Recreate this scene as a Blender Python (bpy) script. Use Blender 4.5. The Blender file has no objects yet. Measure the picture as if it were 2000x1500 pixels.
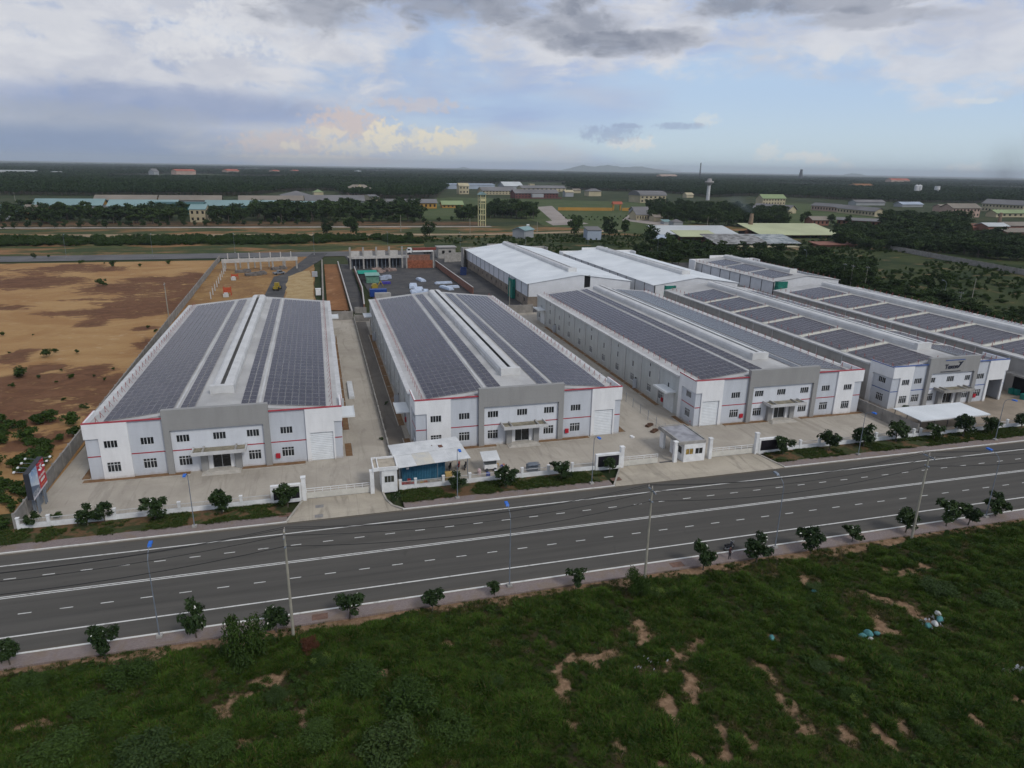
import bpy, math, random
import numpy as np
from mathutils import Vector, Matrix
random.seed(11); NR = np.random.default_rng(11)
SC = bpy.context.scene
COL = SC.collection
PI = math.pi

# ------------------------------------------------------------------ camera
RX = ((0.9639612200075259, -0.26551952439446874, 0.0166777842334493),
      (0.06402610494053068, 0.29237741208263995, 0.954157275709829),
      (0.25822359343744433, 0.9187027980087975, -0.29884066778646473))   # right, up, forward
FPX = 1346.99; CAMH = 45.0
cam = bpy.data.cameras.new('camera'); cam.sensor_width = 36.0; cam.lens = 36.0 * FPX / 2000.0
cam.clip_start = 0.5; cam.clip_end = 80000.0
camo = bpy.data.objects.new('camera', cam); COL.objects.link(camo)
camo.matrix_world = Matrix(((RX[0][0], RX[1][0], -RX[2][0], 0), (RX[0][1], RX[1][1], -RX[2][1], 0),
                            (RX[0][2], RX[1][2], -RX[2][2], CAMH), (0, 0, 0, 1)))
SC.camera = camo
SC.view_settings.view_transform = 'Standard'; SC.view_settings.look = 'None'
SC.view_settings.exposure = 0.0; SC.view_settings.gamma = 1.0; SC.view_settings.use_curve_mapping = False
SC.cycles.use_denoising = True; SC.cycles.use_adaptive_sampling = True; SC.cycles.adaptive_threshold = 0.025
try: SC.cycles.denoiser = 'OPENIMAGEDENOISE'
except Exception: pass
SC.cycles.max_bounces = 4; SC.cycles.diffuse_bounces = 2; SC.cycles.glossy_bounces = 2
SC.cycles.transmission_bounces = 2; SC.cycles.transparent_max_bounces = 6; SC.cycles.volume_bounces = 0
SC.cycles.caustics_reflective = False; SC.cycles.caustics_refractive = False

def G(u, v, z=0.0):
    """ground point (at height z) seen at photograph pixel u, v"""
    a, b = (u - 1000) / FPX, (750 - v) / FPX
    d = [RX[0][i] * a + RX[1][i] * b + RX[2][i] for i in range(3)]
    t = (z - CAMH) / d[2]
    return Vector((t * d[0], t * d[1], z))
def azel(u, v):
    a, b = (u - 1000) / FPX, (750 - v) / FPX
    d = [RX[0][i] * a + RX[1][i] * b + RX[2][i] for i in range(3)]
    return math.atan2(d[0], d[1]), math.atan2(d[2], math.hypot(d[0], d[1]))

# ------------------------------------------------------------------ node expression helper
class NT:
    def __init__(s, tree): s.t = tree; s.n = tree.nodes; s.l = tree.links
    def new(s, kind, **kw):
        n = s.n.new(kind)
        for k, v in kw.items(): setattr(n, k, v)
        return n
    def put(s, sock, v):
        if isinstance(v, bpy.types.NodeSocket): s.l.new(v, sock)
        elif v is not None:
            try: sock.default_value = v
            except Exception: sock.default_value = (*v, 1.0) if len(v) == 3 else v
    def m(s, op, a, b=None, c=None, clamp=False):
        n = s.n.new('ShaderNodeMath'); n.operation = op; n.use_clamp = clamp
        s.put(n.inputs[0], a)
        if b is not None: s.put(n.inputs[1], b)
        if c is not None: s.put(n.inputs[2], c)
        return n.outputs[0]
    def add(s, *a):
        r = a[0]
        for x in a[1:]: r = s.m('ADD', r, x)
        return r
    def mul(s, *a):
        r = a[0]
        for x in a[1:]: r = s.m('MULTIPLY', r, x)
        return r
    def sub(s, a, b): return s.m('SUBTRACT', a, b)
    def ss(s, x, lo, hi, a=0.0, b=1.0):
        n = s.n.new('ShaderNodeMapRange'); n.interpolation_type = 'SMOOTHSTEP'
        s.put(n.inputs[0], x); s.put(n.inputs[1], lo); s.put(n.inputs[2], hi); s.put(n.inputs[3], a); s.put(n.inputs[4], b)
        return n.outputs[0]
    def lin(s, x, lo, hi, a=0.0, b=1.0):
        n = s.n.new('ShaderNodeMapRange'); s.put(n.inputs[0], x)
        for i, q in enumerate((lo, hi, a, b)): s.put(n.inputs[i + 1], q)
        return n.outputs[0]
    def mix(s, f, a, b):
        n = s.n.new('ShaderNodeMix'); n.data_type = 'RGBA'
        s.put(n.inputs[0], f)
        for i, q in ((6, a), (7, b)):
            if isinstance(q, bpy.types.NodeSocket): s.l.new(q, n.inputs[i])
            else: n.inputs[i].default_value = (*q[:3], 1.0)
        return n.outputs[2]
    def noise(s, vec, scale=5.0, detail=3.0, rough=0.5, dist=0.0, dim='3D', w=None):
        n = s.n.new('ShaderNodeTexNoise'); n.noise_dimensions = dim
        if vec is not None: s.l.new(vec, n.inputs['Vector'])
        n.inputs['Scale'].default_value = scale; n.inputs['Detail'].default_value = detail
        n.inputs['Roughness'].default_value = rough; n.inputs['Distortion'].default_value = dist
        return n.outputs['Fac']
    def comb(s, x, y, z):
        n = s.n.new('ShaderNodeCombineXYZ'); s.put(n.inputs[0], x); s.put(n.inputs[1], y); s.put(n.inputs[2], z); return n.outputs[0]
    def sep(s, v):
        n = s.n.new('ShaderNodeSeparateXYZ'); s.l.new(v, n.inputs[0]); return n.outputs[0], n.outputs[1], n.outputs[2]
    def vmul(s, v, k):
        n = s.n.new('ShaderNodeVectorMath'); n.operation = 'MULTIPLY'; s.l.new(v, n.inputs[0]); n.inputs[1].default_value = k; return n.outputs[0]

def lin1(c): c /= 255.0; return c / 12.92 if c <= 0.04045 else ((c + 0.055) / 1.055) ** 2.4
def rgb(r, g, b): return (lin1(r), lin1(g), lin1(b))

# ------------------------------------------------------------------ sun and sky
SUN_DIR = Vector((0.36, -0.70, 0.72)).normalized()
sun = bpy.data.lights.new('sun', 'SUN'); sun.energy = 1.5; sun.angle = math.radians(14); sun.color = (1.0, 0.965, 0.91)
suno = bpy.data.objects.new('sun', sun); COL.objects.link(suno)
suno.rotation_euler = (-SUN_DIR).to_track_quat('-Z', 'Y').to_euler(); suno.location = (0, 0, 120)

W = bpy.data.worlds.new('World'); SC.world = W; W.use_nodes = True
T = NT(W.node_tree); T.n.clear()
tc = T.new('ShaderNodeTexCoord')
dx, dy, dz = T.sep(tc.outputs['Generated'])
az = T.m('ARCTAN2', dx, dy); el = T.m('ARCSINE', dz)
nish = T.new('ShaderNodeTexSky', sky_type='NISHITA'); nish.sun_disc = False
nish.sun_elevation = math.asin(SUN_DIR.z); nish.sun_rotation = math.atan2(SUN_DIR.x, SUN_DIR.y)
nish.air_density = 1.2; nish.dust_density = 1.5; nish.altitude = 50
nsc = T.new('ShaderNodeVectorMath', operation='SCALE'); T.l.new(nish.outputs[0], nsc.inputs[0]); nsc.inputs['Scale'].default_value = 0.10
nb = nsc.outputs[0]
# coordinates for cloud noise: azimuth and elevation in degrees, squeezed towards the horizon as cloud decks are
azd = T.mul(az, 57.2958); eld = T.mul(el, 57.2958)
ela = T.m('ABSOLUTE', eld)
lay = T.m('POWER', T.add(ela, 1.0), 0.55)
pv = T.comb(T.mul(azd, 0.055), T.mul(lay, 1.0), 3.7)
n1 = T.noise(pv, 1.5, 6, 0.55, 0.4)
pv2 = T.comb(T.mul(azd, 0.03), T.mul(lay, 0.55), 11.3)
n2 = T.noise(pv2, 1.6, 4, 0.5, 0.6)
pv3 = T.comb(T.mul(azd, 0.5), T.mul(eld, 0.75), 5.1)
n3 = T.noise(pv3, 1.0, 6, 0.6, 0.3)
# cloudy veil over most of the sky, opening to clear blue low on the right
clear = T.mul(T.ss(azd, 12, 40), T.ss(eld, 10.0, 3.0))
veil = T.ss(T.add(n2, T.mul(clear, -0.5)), 0.22, 0.60)
left = T.ss(azd, 26, -10)
veil = T.m('MAXIMUM', veil, T.mul(left, 0.82))
veilcol = T.mix(left, rgb(166, 186, 222), rgb(144, 166, 206))
veilcol = T.mix(T.mul(T.ss(n1, 0.34, 0.68), .7), veilcol, rgb(196, 201, 214))
base = T.mix(T.ss(eld, 0, 6), rgb(212, 234, 246), rgb(186, 212, 244))
base = T.mix(0.2, base, nb)
sky = T.mix(veil, base, veilcol)
def blob(u, v, su, sv, amp=1.0, wob=0.35, nz=None):
    """soft cloud mass, its place and size given in photograph pixels"""
    a, e = azel(u, v); a *= 57.2958; e *= 57.2958
    kx = 57.2958 / FPX; sa, se = su * kx, sv * kx
    xx = T.mul(T.add(azd, -a), 1.0 / sa); yy = T.mul(T.add(eld, -e), 1.0 / se)
    r = T.add(T.mul(xx, xx), T.mul(yy, yy))
    r = T.add(r, T.mul(T.add(nz if nz is not None else n3, -0.5), -wob * 6))
    return T.ss(r, 1.25, 0.05, 0.0, amp)
def layer(sky, col, masks):
    m = masks[0]
    for q in masks[1:]: m = T.m('MAXIMUM', m, q)
    return T.mix(m, sky, col)
pv5 = T.comb(T.mul(azd, .24), T.mul(eld, .55), 2.2)
n5 = T.noise(pv5, 1.0, 8, .62, .3)
pv4 = T.comb(T.mul(azd, 1.6), T.mul(eld, 1.8), 9.9)
n4 = T.noise(pv4, 1.0, 6, 0.62, 0.2)
pv6 = T.comb(T.mul(azd, .26), T.mul(eld, .50), 6.4)
n6 = T.noise(pv6, 1.0, 5, .55, .3)
DARKC = T.mix(T.ss(n6, .34, .64), rgb(120, 128, 145), rgb(154, 160, 175)); PALEC = T.mix(T.ss(n6, .34, .66), rgb(200, 203, 213), rgb(220, 221, 226))
# pale upper mass on the left, storm shade below it
sky = layer(sky, PALEC, [blob(150, 70, 470, 170, .95, .75, n5), blob(450, 60, 250, 140, .85, .75, n5)])
sky = layer(sky, rgb(226, 227, 230), [blob(440, 55, 70, 40, .6, .9, n4), blob(350, 75, 60, 36, .5, .9, n4), blob(570, 95, 60, 20, .5, .9, n4), blob(60, 40, 120, 40, .4, .8, n5)])
sky = layer(sky, rgb(124, 146, 188), [blob(300, 205, 320, 36, .65, .4, n5), blob(430, 218, 100, 26, .55, .4, n5)])
sky = layer(sky, rgb(166, 174, 188), [blob(150, 240, 240, 36, .7, .3)])
sky = layer(sky, rgb(126, 146, 180), [blob(200, 296, 470, 46, .85, .3, n5)])
# cream glow and lit cumulus along the horizon
sky = layer(sky, rgb(204, 205, 207), [blob(740, 288, 400, 44, .7, .4, n5)])
sky = layer(sky, rgb(212, 196, 190), [blob(675, 243, 75, 30, .8, .8, n4), blob(560, 280, 100, 22, .6, .8, n4), blob(820, 205, 90, 14, .45, .8, n4), blob(620, 312, 200, 10, .6, .5, n5)])
sky = layer(sky, rgb(232, 224, 203), [blob(752, 268, 42, 30, .9, .85, n4), blob(858, 276, 62, 22, .9, .85, n4), blob(700, 288, 80, 14, .55, .85, n4), blob(910, 272, 22, 20, .6, .85, n4), blob(640, 262, 40, 14, .55, .85, n4), blob(570, 285, 20, 10, .6, .8, n4), blob(810, 268, 14, 24, .6, .8, n4),
                                      blob(600, 310, 120, 8, .5, .6, n4), blob(670, 285, 16, 10, .5, .8, n4)])
sky = layer(sky, rgb(226, 228, 226), [blob(1240, 281, 40, 14, .8, .8, n4), blob(1198, 278, 16, 12, .7, .8, n4), blob(1590, 308, 42, 11, .85, .8, n4), blob(1500, 297, 24, 18, .6, .8, n4), blob(1548, 307, 18, 10, .7, .8, n4),
                                      blob(1655, 322, 14, 7, .6, .8, n4), blob(1890, 328, 20, 10, .7, .8, n4), blob(1855, 330, 9, 6, .6, .8, n4), blob(1380, 235, 22, 12, .5, .8, n4), blob(1630, 102, 22, 16, .5, .8, n4), blob(1910, 197, 36, 5, .5, .6, n4)])
sky = layer(sky, rgb(150, 166, 196), [blob(1190, 262, 60, 16, .6, .7, n4), blob(1222, 246, 28, 6, .7, .5, n4), blob(1330, 246, 50, 7, .6, .5, n4)])
# dark flat-bottomed clouds overhead, with paler shoulders
sky = layer(sky, PALEC, [blob(1150, 60, 300, 80, .9, .7, n5), blob(1700, 40, 320, 80, .85, .7, n5), blob(1920, 80, 200, 80, .8, .6, n5), blob(640, 30, 180, 70, .7, .6, n5)])
sky = layer(sky, DARKC, [blob(630, 26, 110, 32, .7, .7, n5), blob(940, 8, 230, 40, .85, .7, n5), blob(1210, 84, 150, 24, .85, .65, n5), blob(1090, 48, 130, 30, .65, .65, n5),
                                      blob(1570, 2, 200, 28, .75, .7, n5), blob(1690, 36, 150, 16, .6, .55, n5), blob(1330, 72, 60, 14, .4, .8, n5)])
# higher up, out of frame, the same broken deck goes on
deck = T.mix(T.ss(n1, 0.30, 0.66), rgb(140, 152, 176), rgb(206, 210, 219))
sky = T.mix(T.ss(eld, 12, 24), sky, deck)
bg = T.new('ShaderNodeBackground'); T.l.new(sky, bg.inputs[0]); bg.inputs[1].default_value = 1.0
wo = T.new('ShaderNodeOutputWorld'); T.l.new(bg.outputs[0], wo.inputs[0])

# ------------------------------------------------------------------ materials
MATS = {}
def mat(name, col, rough=0.7, var=0.10, scale=1.0, bump=0.0, metal=0.0, spec=0.3, col2=None, bscale=None, rand=0.0, coord='pos', fac=(0.3, 0.7)):
    if name in MATS: return MATS[name]
    m = bpy.data.materials.new(name); m.use_nodes = True; MATS[name] = m
    t = NT(m.node_tree); b = t.n['Principled BSDF']
    b.inputs['Roughness'].default_value = rough; b.inputs['Metallic'].default_value = metal
    b.inputs['Specular IOR Level'].default_value = spec
    if coord == 'pos': vec = t.new('ShaderNodeNewGeometry').outputs['Position']
    else: vec = t.new('ShaderNodeTexCoord').outputs['Object']
    c = None
    if var > 0 or col2:
        n = t.noise(vec, scale, 5, 0.6)
        lo = tuple(x * (1 - var) for x in col); hi = col2 or tuple(min(1, x * (1 + var)) for x in col)
        c = t.mix(t.ss(n, fac[0], fac[1]), lo, hi)
    if rand > 0:
        oi = t.new('ShaderNodeObjectInfo').outputs['Random']
        hs = t.new('ShaderNodeHueSaturation'); t.put(hs.inputs['Value'], t.lin(oi, 0, 1, 1 - rand, 1 + rand))
        t.put(hs.inputs['Color'], c if c is not None else (*col, 1)); c = hs.outputs[0]
    if c is not None: t.l.new(c, b.inputs['Base Color'])
    else: b.inputs['Base Color'].default_value = (*col, 1)
    if bump:
        bn = t.new('ShaderNodeBump'); bn.inputs['Strength'].default_value = bump; bn.inputs['Distance'].default_value = 0.05
        t.l.new(t.noise(vec, bscale or scale * 4, 4, 0.6), bn.inputs['Height']); t.l.new(bn.outputs[0], b.inputs['Normal'])
    return m
def island_mat(name, col, col2, rough=0.6, spec=0.25, big=0.0, bigscale=0.1):
    """foliage: colour changes from leaf to leaf, from plant to plant and slowly over the land"""
    m = bpy.data.materials.new(name); m.use_nodes = True; MATS[name] = m
    t = NT(m.node_tree); b = t.n['Principled BSDF']
    b.inputs['Roughness'].default_value = rough; b.inputs['Specular IOR Level'].default_value = spec * .35
    g = t.new('ShaderNodeNewGeometry'); oi = t.new('ShaderNodeObjectInfo')
    f = t.add(t.mul(g.outputs['Random Per Island'], 0.65), t.mul(oi.outputs['Random'], 0.35))
    if big: f = t.add(f, t.mul(t.sub(t.noise(g.outputs['Position'], bigscale, 3), 0.5), big))
    t.l.new(t.mix(f, col, col2), b.inputs['Base Color'])
    return m

# ------------------------------------------------------------------ mesh builder
class MB:
    def __init__(s, flip=None): s.v = []; s.f = []; s.m = []; s.flip = flip
    def poly(s, pts, mi=0):
        i = len(s.v); s.v.extend([tuple(p) for p in pts]); s.f.append(tuple(range(i, i + len(pts)))); s.m.append(mi); return s
    def box(s, x0, y0, z0, x1, y1, z1, mi=0, bottom=True):
        i = len(s.v)
        s.v += [(x0, y0, z0), (x1, y0, z0), (x1, y1, z0), (x0, y1, z0), (x0, y0, z1), (x1, y0, z1), (x1, y1, z1), (x0, y1, z1)]
        F = [(4, 5, 6, 7), (0, 1, 5, 4), (1, 2, 6, 5), (2, 3, 7, 6), (3, 0, 4, 7)]
        if bottom: F.append((3, 2, 1, 0))
        for f in F: s.f.append(tuple(i + k for k in f)); s.m.append(mi)
        return s
    def obox(s, c, ax, ay, az_, mi=0):
        """box from centre and three half axes"""
        c = Vector(c); ax = Vector(ax); ay = Vector(ay); az_ = Vector(az_); i = len(s.v)
        for sz in (-1, 1):
            for sx, sy in ((-1, -1), (1, -1), (1, 1), (-1, 1)): s.v.append(tuple(c + sx * ax + sy * ay + sz * az_))
        for f in ((4, 5, 6, 7), (0, 1, 5, 4), (1, 2, 6, 5), (2, 3, 7, 6), (3, 0, 4, 7), (3, 2, 1, 0)): s.f.append(tuple(i + k for k in f)); s.m.append(mi)
        return s
    def bar(s, p, q, r, mi=0):
        """square bar between two points"""
        p = Vector(p); q = Vector(q); d = (q - p); L = d.length; d /= L
        a = d.cross(Vector((0, 0, 1)) if abs(d.z) < .9 else Vector((1, 0, 0))).normalized(); b = d.cross(a)
        return s.obox((p + q) / 2, a * r, b * r, d * L / 2, mi)
    def cyl(s, p, q, r0, r1=None, n=8, mi=0, cap=True):
        p = Vector(p); q = Vector(q); r1 = r0 if r1 is None else r1
        d = (q - p).normalized(); a = d.cross(Vector((0, 0, 1)) if abs(d.z) < .9 else Vector((1, 0, 0))).normalized(); b = d.cross(a)
        i = len(s.v)
        for c, r in ((p, r0), (q, r1)):
            for k in range(n):
                t = 2 * PI * k / n; s.v.append(tuple(c + (a * math.cos(t) + b * math.sin(t)) * r))
        for k in range(n): s.f.append((i + k, i + (k + 1) % n, i + n + (k + 1) % n, i + n + k)[::-1]); s.m.append(mi)
        if cap: s.f.append(tuple(i + k for k in range(n))); s.m.append(mi); s.f.append(tuple(i + n + k for k in range(n))[::-1]); s.m.append(mi)
        return s
    def tube(s, pts, r, n=5, mi=0):
        for a, b in zip(pts[:-1], pts[1:]): s.cyl(a, b, r, r, n, mi, False)
        return s
    def prism(s, prof, y0, y1, mi=0, axis='y'):
        """profile of (x, z) points swept along y (or (y, z) swept along x)"""
        n = len(prof); i = len(s.v)
        for y in (y0, y1):
            for a, z in prof: s.v.append((a, y, z) if axis == 'y' else (y, a, z))
        for k in range(n): s.f.append((i + k, i + (k + 1) % n, i + n + (k + 1) % n, i + n + k)); s.m.append(mi)
        s.f.append(tuple(i + k for k in range(n))[::-1]); s.m.append(mi); s.f.append(tuple(i + n + k for k in range(n))); s.m.append(mi)
        return s
    def wall(s, O, U, u0, u1, z0, z1, holes, th, mi=0):
        """upright wall of thickness th with rectangular openings; outward side is U x Z"""
        O = Vector(O); U = Vector(U); N = U.cross(Vector((0, 0, 1)))
        us = sorted({u0, u1, *[h[0] for h in holes], *[h[1] for h in holes]}); us = [u for u in us if u0 <= u <= u1]
        zs = sorted({z0, z1, *[h[2] for h in holes], *[h[3] for h in holes]}); zs = [z for z in zs if z0 <= z <= z1]
        P = lambda u, z, d: tuple(O + U * u + Vector((0, 0, z)) - N * d)
        for a, b in zip(us[:-1], us[1:]):
            for c, d in zip(zs[:-1], zs[1:]):
                um, zm = (a + b) / 2, (c + d) / 2
                if any(h[0] < um < h[1] and h[2] < zm < h[3] for h in holes): continue
                s.poly([P(a, c, 0), P(b, c, 0), P(b, d, 0), P(a, d, 0)], mi); s.poly([P(b, c, th), P(a, c, th), P(a, d, th), P(b, d, th)], mi)
        for (a, b, c, d) in holes:
            if c > z0: s.poly([P(a, c, 0), P(a, c, th), P(b, c, th), P(b, c, 0)][::-1], mi)
            s.poly([P(a, d, 0), P(b, d, 0), P(b, d, th), P(a, d, th)][::-1], mi)
            s.poly([P(a, c, 0), P(a, d, 0), P(a, d, th), P(a, c, th)][::-1], mi); s.poly([P(b, c, 0), P(b, c, th), P(b, d, th), P(b, d, 0)][::-1], mi)
        s.poly([P(u0, z1, 0), P(u1, z1, 0), P(u1, z1, th), P(u0, z1, th)], mi)
        s.poly([P(u0, z0, 0), P(u0, z1, 0), P(u0, z1, th), P(u0, z0, th)], mi); s.poly([P(u1, z0, 0), P(u1, z0, th), P(u1, z1, th), P(u1, z1, 0)], mi)
        return s
    def data(s, name, mats, smooth=False):
        me = bpy.data.meshes.new(name); v, f = s.v, s.f
        if s.flip is not None: v = [(s.flip - a, b, c) for a, b, c in v]; f = [q[::-1] for q in f]
        me.from_pydata(v, [], f)
        for m_ in (mats if isinstance(mats, (list, tuple)) else [mats]): me.materials.append(m_)
        if any(s.m): me.polygons.foreach_set('material_index', s.m)
        if smooth: me.polygons.foreach_set('use_smooth', [True] * len(me.polygons))
        me.update(); return me
    def build(s, name, mats, parent=None, loc=(0, 0, 0), rz=0.0, smooth=False):
        return link(name, s.data(name, mats, smooth), parent, loc, rz)
def link(name, data, parent=None, loc=(0, 0, 0), rz=0.0, sc=None):
    o = bpy.data.objects.new(name, data); COL.objects.link(o); o.location = loc; o.rotation_euler = (0, 0, rz)
    if sc is not None: o.scale = (sc, sc, sc) if not hasattr(sc, '__len__') else sc
    if parent is not None: o.parent = parent
    return o
def tag(o, label=None, cat=None, group=None, kind=None):
    if label: o['label'] = label
    if cat: o['category'] = cat
    if group: o['group'] = group
    if kind: o['kind'] = kind
    return o
def thing(name, label, cat, loc=(0, 0, 0), rz=0.0, group=None):
    return tag(link(name, None, None, loc, rz), label, cat, group)
def copy_tree(o, parent=None, loc=None, rz=None, sc=None):
    c = o.copy(); COL.objects.link(c); c.parent = parent
    if loc is not None: c.location = loc
    if rz is not None: c.rotation_euler = (0, 0, rz)
    if sc is not None: c.scale = (sc, sc, sc) if not hasattr(sc, '__len__') else sc
    for ch in list(o.children): copy_tree(ch, c)
    return c
def sheet(name, pts, m, z=0.0, kind='structure'):
    o = MB().poly([(p[0], p[1], z) for p in pts]).build(name, m); tag(o, kind=kind); return o
def rect(x0, y0, x1, y1): return [(x0, y0), (x1, y0), (x1, y1), (x0, y1)]
# ------------------------------------------------------------------ value noise in numpy
def vnoise(x, y, seed=0):
    xi = np.floor(x).astype(np.int64); yi = np.floor(y).astype(np.int64); fx = x - xi; fy = y - yi
    fx = fx * fx * (3 - 2 * fx); fy = fy * fy * (3 - 2 * fy)
    def h(a, b):
        n = (a * 374761393 + b * 668265263 + seed * 1442695041) & 0x7fffffff
        n = ((n ^ (n >> 13)) * 1274126177) & 0x7fffffff
        return ((n ^ (n >> 16)) & 0xffff) / 65535.0
    return (h(xi, yi) * (1 - fx) + h(xi + 1, yi) * fx) * (1 - fy) + (h(xi, yi + 1) * (1 - fx) + h(xi + 1, yi + 1) * fx) * fy
def fbm(x, y, scale, seed=0, oct=4):
    r = 0; a = 0.5; s = scale; tot = 0
    for k in range(oct): r = r + a * vnoise(x * s, y * s, seed + k); tot += a; a *= .5; s *= 2.03
    return r / tot

# ------------------------------------------------------------------ ground materials
def ground_mat(name, cols, scale, stretch=(1, 1, 1), rough=0.95, bump=0.25, fine=3.0, dist=0.6, ths=(0.42, 0.58), thr2=(0.55, 0.66)):
    """soil in three tones, patches with their own ragged outline"""
    m = bpy.data.materials.new(name); m.use_nodes = True; MATS[name] = m
    t = NT(m.node_tree); b = t.n['Principled BSDF']; b.inputs['Roughness'].default_value = rough; b.inputs['Specular IOR Level'].default_value = 0.1
    pos = t.new('ShaderNodeNewGeometry').outputs['Position']; v = t.vmul(pos, stretch)
    a = t.noise(v, scale, 8, 0.62, dist); c = t.noise(v, scale * 2.7, 6, 0.6, dist); d = t.noise(pos, fine, 5, 0.65)
    k = t.mix(t.ss(a, *ths), cols[0], cols[1])
    if len(cols) > 2: k = t.mix(t.ss(c, *thr2), k, cols[2])
    mul = t.new('ShaderNodeMix', data_type='RGBA', blend_type='MULTIPLY'); mul.inputs[0].default_value = 1.0
    t.l.new(k, mul.inputs[6]); g = t.lin(d, 0.25, 0.75, 0.72, 1.22); t.l.new(t.comb(g, g, g), mul.inputs[7])
    t.l.new(mul.outputs[2], b.inputs['Base Color'])
    if bump:
        bn = t.new('ShaderNodeBump'); bn.inputs['Strength'].default_value = bump; bn.inputs['Distance'].default_value = 0.3
        t.l.new(t.add(d, c), bn.inputs['Height']); t.l.new(bn.outputs[0], b.inputs['Normal'])
    return m
M_LAND = ground_mat('land_soil', [(.028, .042, .016), (.05, .06, .024), (.10, .075, .04)], .02, bump=.2, fine=.5, thr2=(.6, .7))
M_DIRT = ground_mat('sandy_dirt', [(.37, .235, .10), (.29, .17, .075), (.44, .31, .165)], .03, (.8, 1, 1), fine=.9, thr2=(.58, .70))
M_SAND = ground_mat('pale_sand', [(.42, .31, .165), (.36, .25, .12)], .25, fine=1.8)
M_ORANGE = ground_mat('orange_soil', [(.26, .125, .055), (.21, .10, .045), (.33, .18, .09)], .06, fine=.8)
M_RUST = ground_mat('rusty_soil', [(.085, .042, .030), (.115, .058, .036), (.17, .095, .055)], .12, (.8, 1, 1), fine=1.5)
M_GRAVEL = ground_mat('dark_gravel', [(.070, .070, .072), (.092, .089, .088), (.125, .115, .105)], .08, fine=2.5, bump=.3)
M_BANK = ground_mat('scrub_bank', [(.045, .062, .022), (.25, .135, .06), (.075, .085, .03)], .018, (1, 2.2, 1), fine=.4, ths=(.46, .58), thr2=(.5, .62))
M_MEADOW = ground_mat('meadow', [(.026, .042, .014), (.052, .064, .022), (.15, .105, .05)], .03, (1, 1.6, 1), fine=.5, thr2=(.57, .66))
M_LAWN = ground_mat('far_lawn', [(.062, .088, .030), (.080, .100, .040)], .03, fine=.2, bump=.1)
M_VERGE = ground_mat('verge_soil', [(.045, .055, .022), (.14, .085, .045), (.055, .068, .026)], .25, fine=4, ths=(.45, .55), thr2=(.5, .6))
M_STRIP = ground_mat('red_strip_soil', [(.20, .115, .06), (.24, .15, .085)], .5, fine=3)

def concrete_yard(name, base, dark, joints=5.0, streak=0.5):
    m = bpy.data.materials.new(name); m.use_nodes = True; MATS[name] = m
    t = NT(m.node_tree); b = t.n['Principled BSDF']; b.inputs['Roughness'].default_value = 0.85; b.inputs['Specular IOR Level'].default_value = 0.2
    pos = t.new('ShaderNodeNewGeometry').outputs['Position']
    a = t.noise(pos, .11, 7, 0.62, 1.2); s = t.noise(t.vmul(pos, (.9, .12, 1)), .6, 5, .6, 1.5); f = t.noise(pos, 3.0, 5, .7)
    k = t.mix(t.ss(a, .3, .72), dark, base)
    k = t.mix(t.mul(t.ss(s, .5, .68), streak), k, tuple(x * .72 for x in dark))
    k = t.mix(t.mul(t.ss(f, .5, .75), .35), k, tuple(min(1, x * 1.15) for x in base))
    x, y, z = t.sep(pos)
    for q in (x, y):   # sawn joints of the slab
        w = t.m('ABSOLUTE', t.sub(t.m('FRACT', t.mul(q, 1 / joints)), .5)); k = t.mix(t.mul(t.ss(w, .010, .004), .30), k, tuple(c * .6 for c in dark))
    t.l.new(k, b.inputs['Base Color']); return m
M_YARD = concrete_yard('yard_concrete', (.45, .405, .34), (.35, .312, .26))
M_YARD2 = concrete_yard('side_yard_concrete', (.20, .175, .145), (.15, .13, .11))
M_DRIVE = concrete_yard('driveway_concrete', (.47, .415, .33), (.34, .30, .24), 6.0, .8)
M_ASPHALT = bpy.data.materials.new('asphalt'); M_ASPHALT.use_nodes = True
t = NT(M_ASPHALT.node_tree); b = t.n['Principled BSDF']; b.inputs['Roughness'].default_value = .85; b.inputs['Specular IOR Level'].default_value = .1
pos = t.new('ShaderNodeNewGeometry').outputs['Position']
k = t.mix(t.ss(t.noise(t.vmul(pos, (.05, 1, 1)), .5, 5, .6, .4), .3, .7), (.084, .079, .070), (.106, .099, .088))
k = t.mix(t.mul(t.ss(t.noise(t.vmul(pos, (.02, 1, 1)), 1.4, 3, .5), .52, .7), .5), k, (.066, .063, .058))
k = t.mix(t.mul(t.ss(t.noise(pos, 6, 3, .8), .45, .8), .35), k, (.125, .118, .107))
k = t.mix(t.mul(t.ss(t.noise(pos, .35, 5, .7, 1.0), .60, .72), .45), k, (.060, .058, .054))
x, y, z = t.sep(pos); w1 = t.noise(t.vmul(pos, (.3, 1, 1)), .9, 5, .7, .6)
for e in (65.4, 85.7): k = t.mix(t.mul(t.ss(t.add(t.m('ABSOLUTE', t.sub(y, e)), t.mul(w1, 1.2)), 1.25, .45), .55), k, (.17, .135, .10))   # dust washed to the kerbs
for e in (70.1, 73.9, 77.9, 81.4): k = t.mix(t.mul(t.ss(t.m('ABSOLUTE', t.sub(t.m('ABSOLUTE', t.sub(y, e)), .85)), .55, .1), t.ss(w1, .3, .7), .28), k, (.062, .059, .054))   # wheel tracks
t.l.new(k, b.inputs['Base Color'])
bn = t.new('ShaderNodeBump'); bn.inputs['Strength'].default_value = .15; bn.inputs['Distance'].default_value = .01
t.l.new(t.noise(pos, 25, 2), bn.inputs['Height']); t.l.new(bn.outputs[0], b.inputs['Normal'])
M_PAINT = mat('road_paint', (.40, .39, .36), .7, .12, 1.6, col2=(.66, .65, .61), fac=(.25, .5))
M_KERB = mat('kerb_concrete', (.40, .37, .32), .85, .2, .7)
M_PAVER = bpy.data.materials.new('paver'); M_PAVER.use_nodes = True
t = NT(M_PAVER.node_tree); b = t.n['Principled BSDF']; b.inputs['Roughness'].default_value = .9
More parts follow.
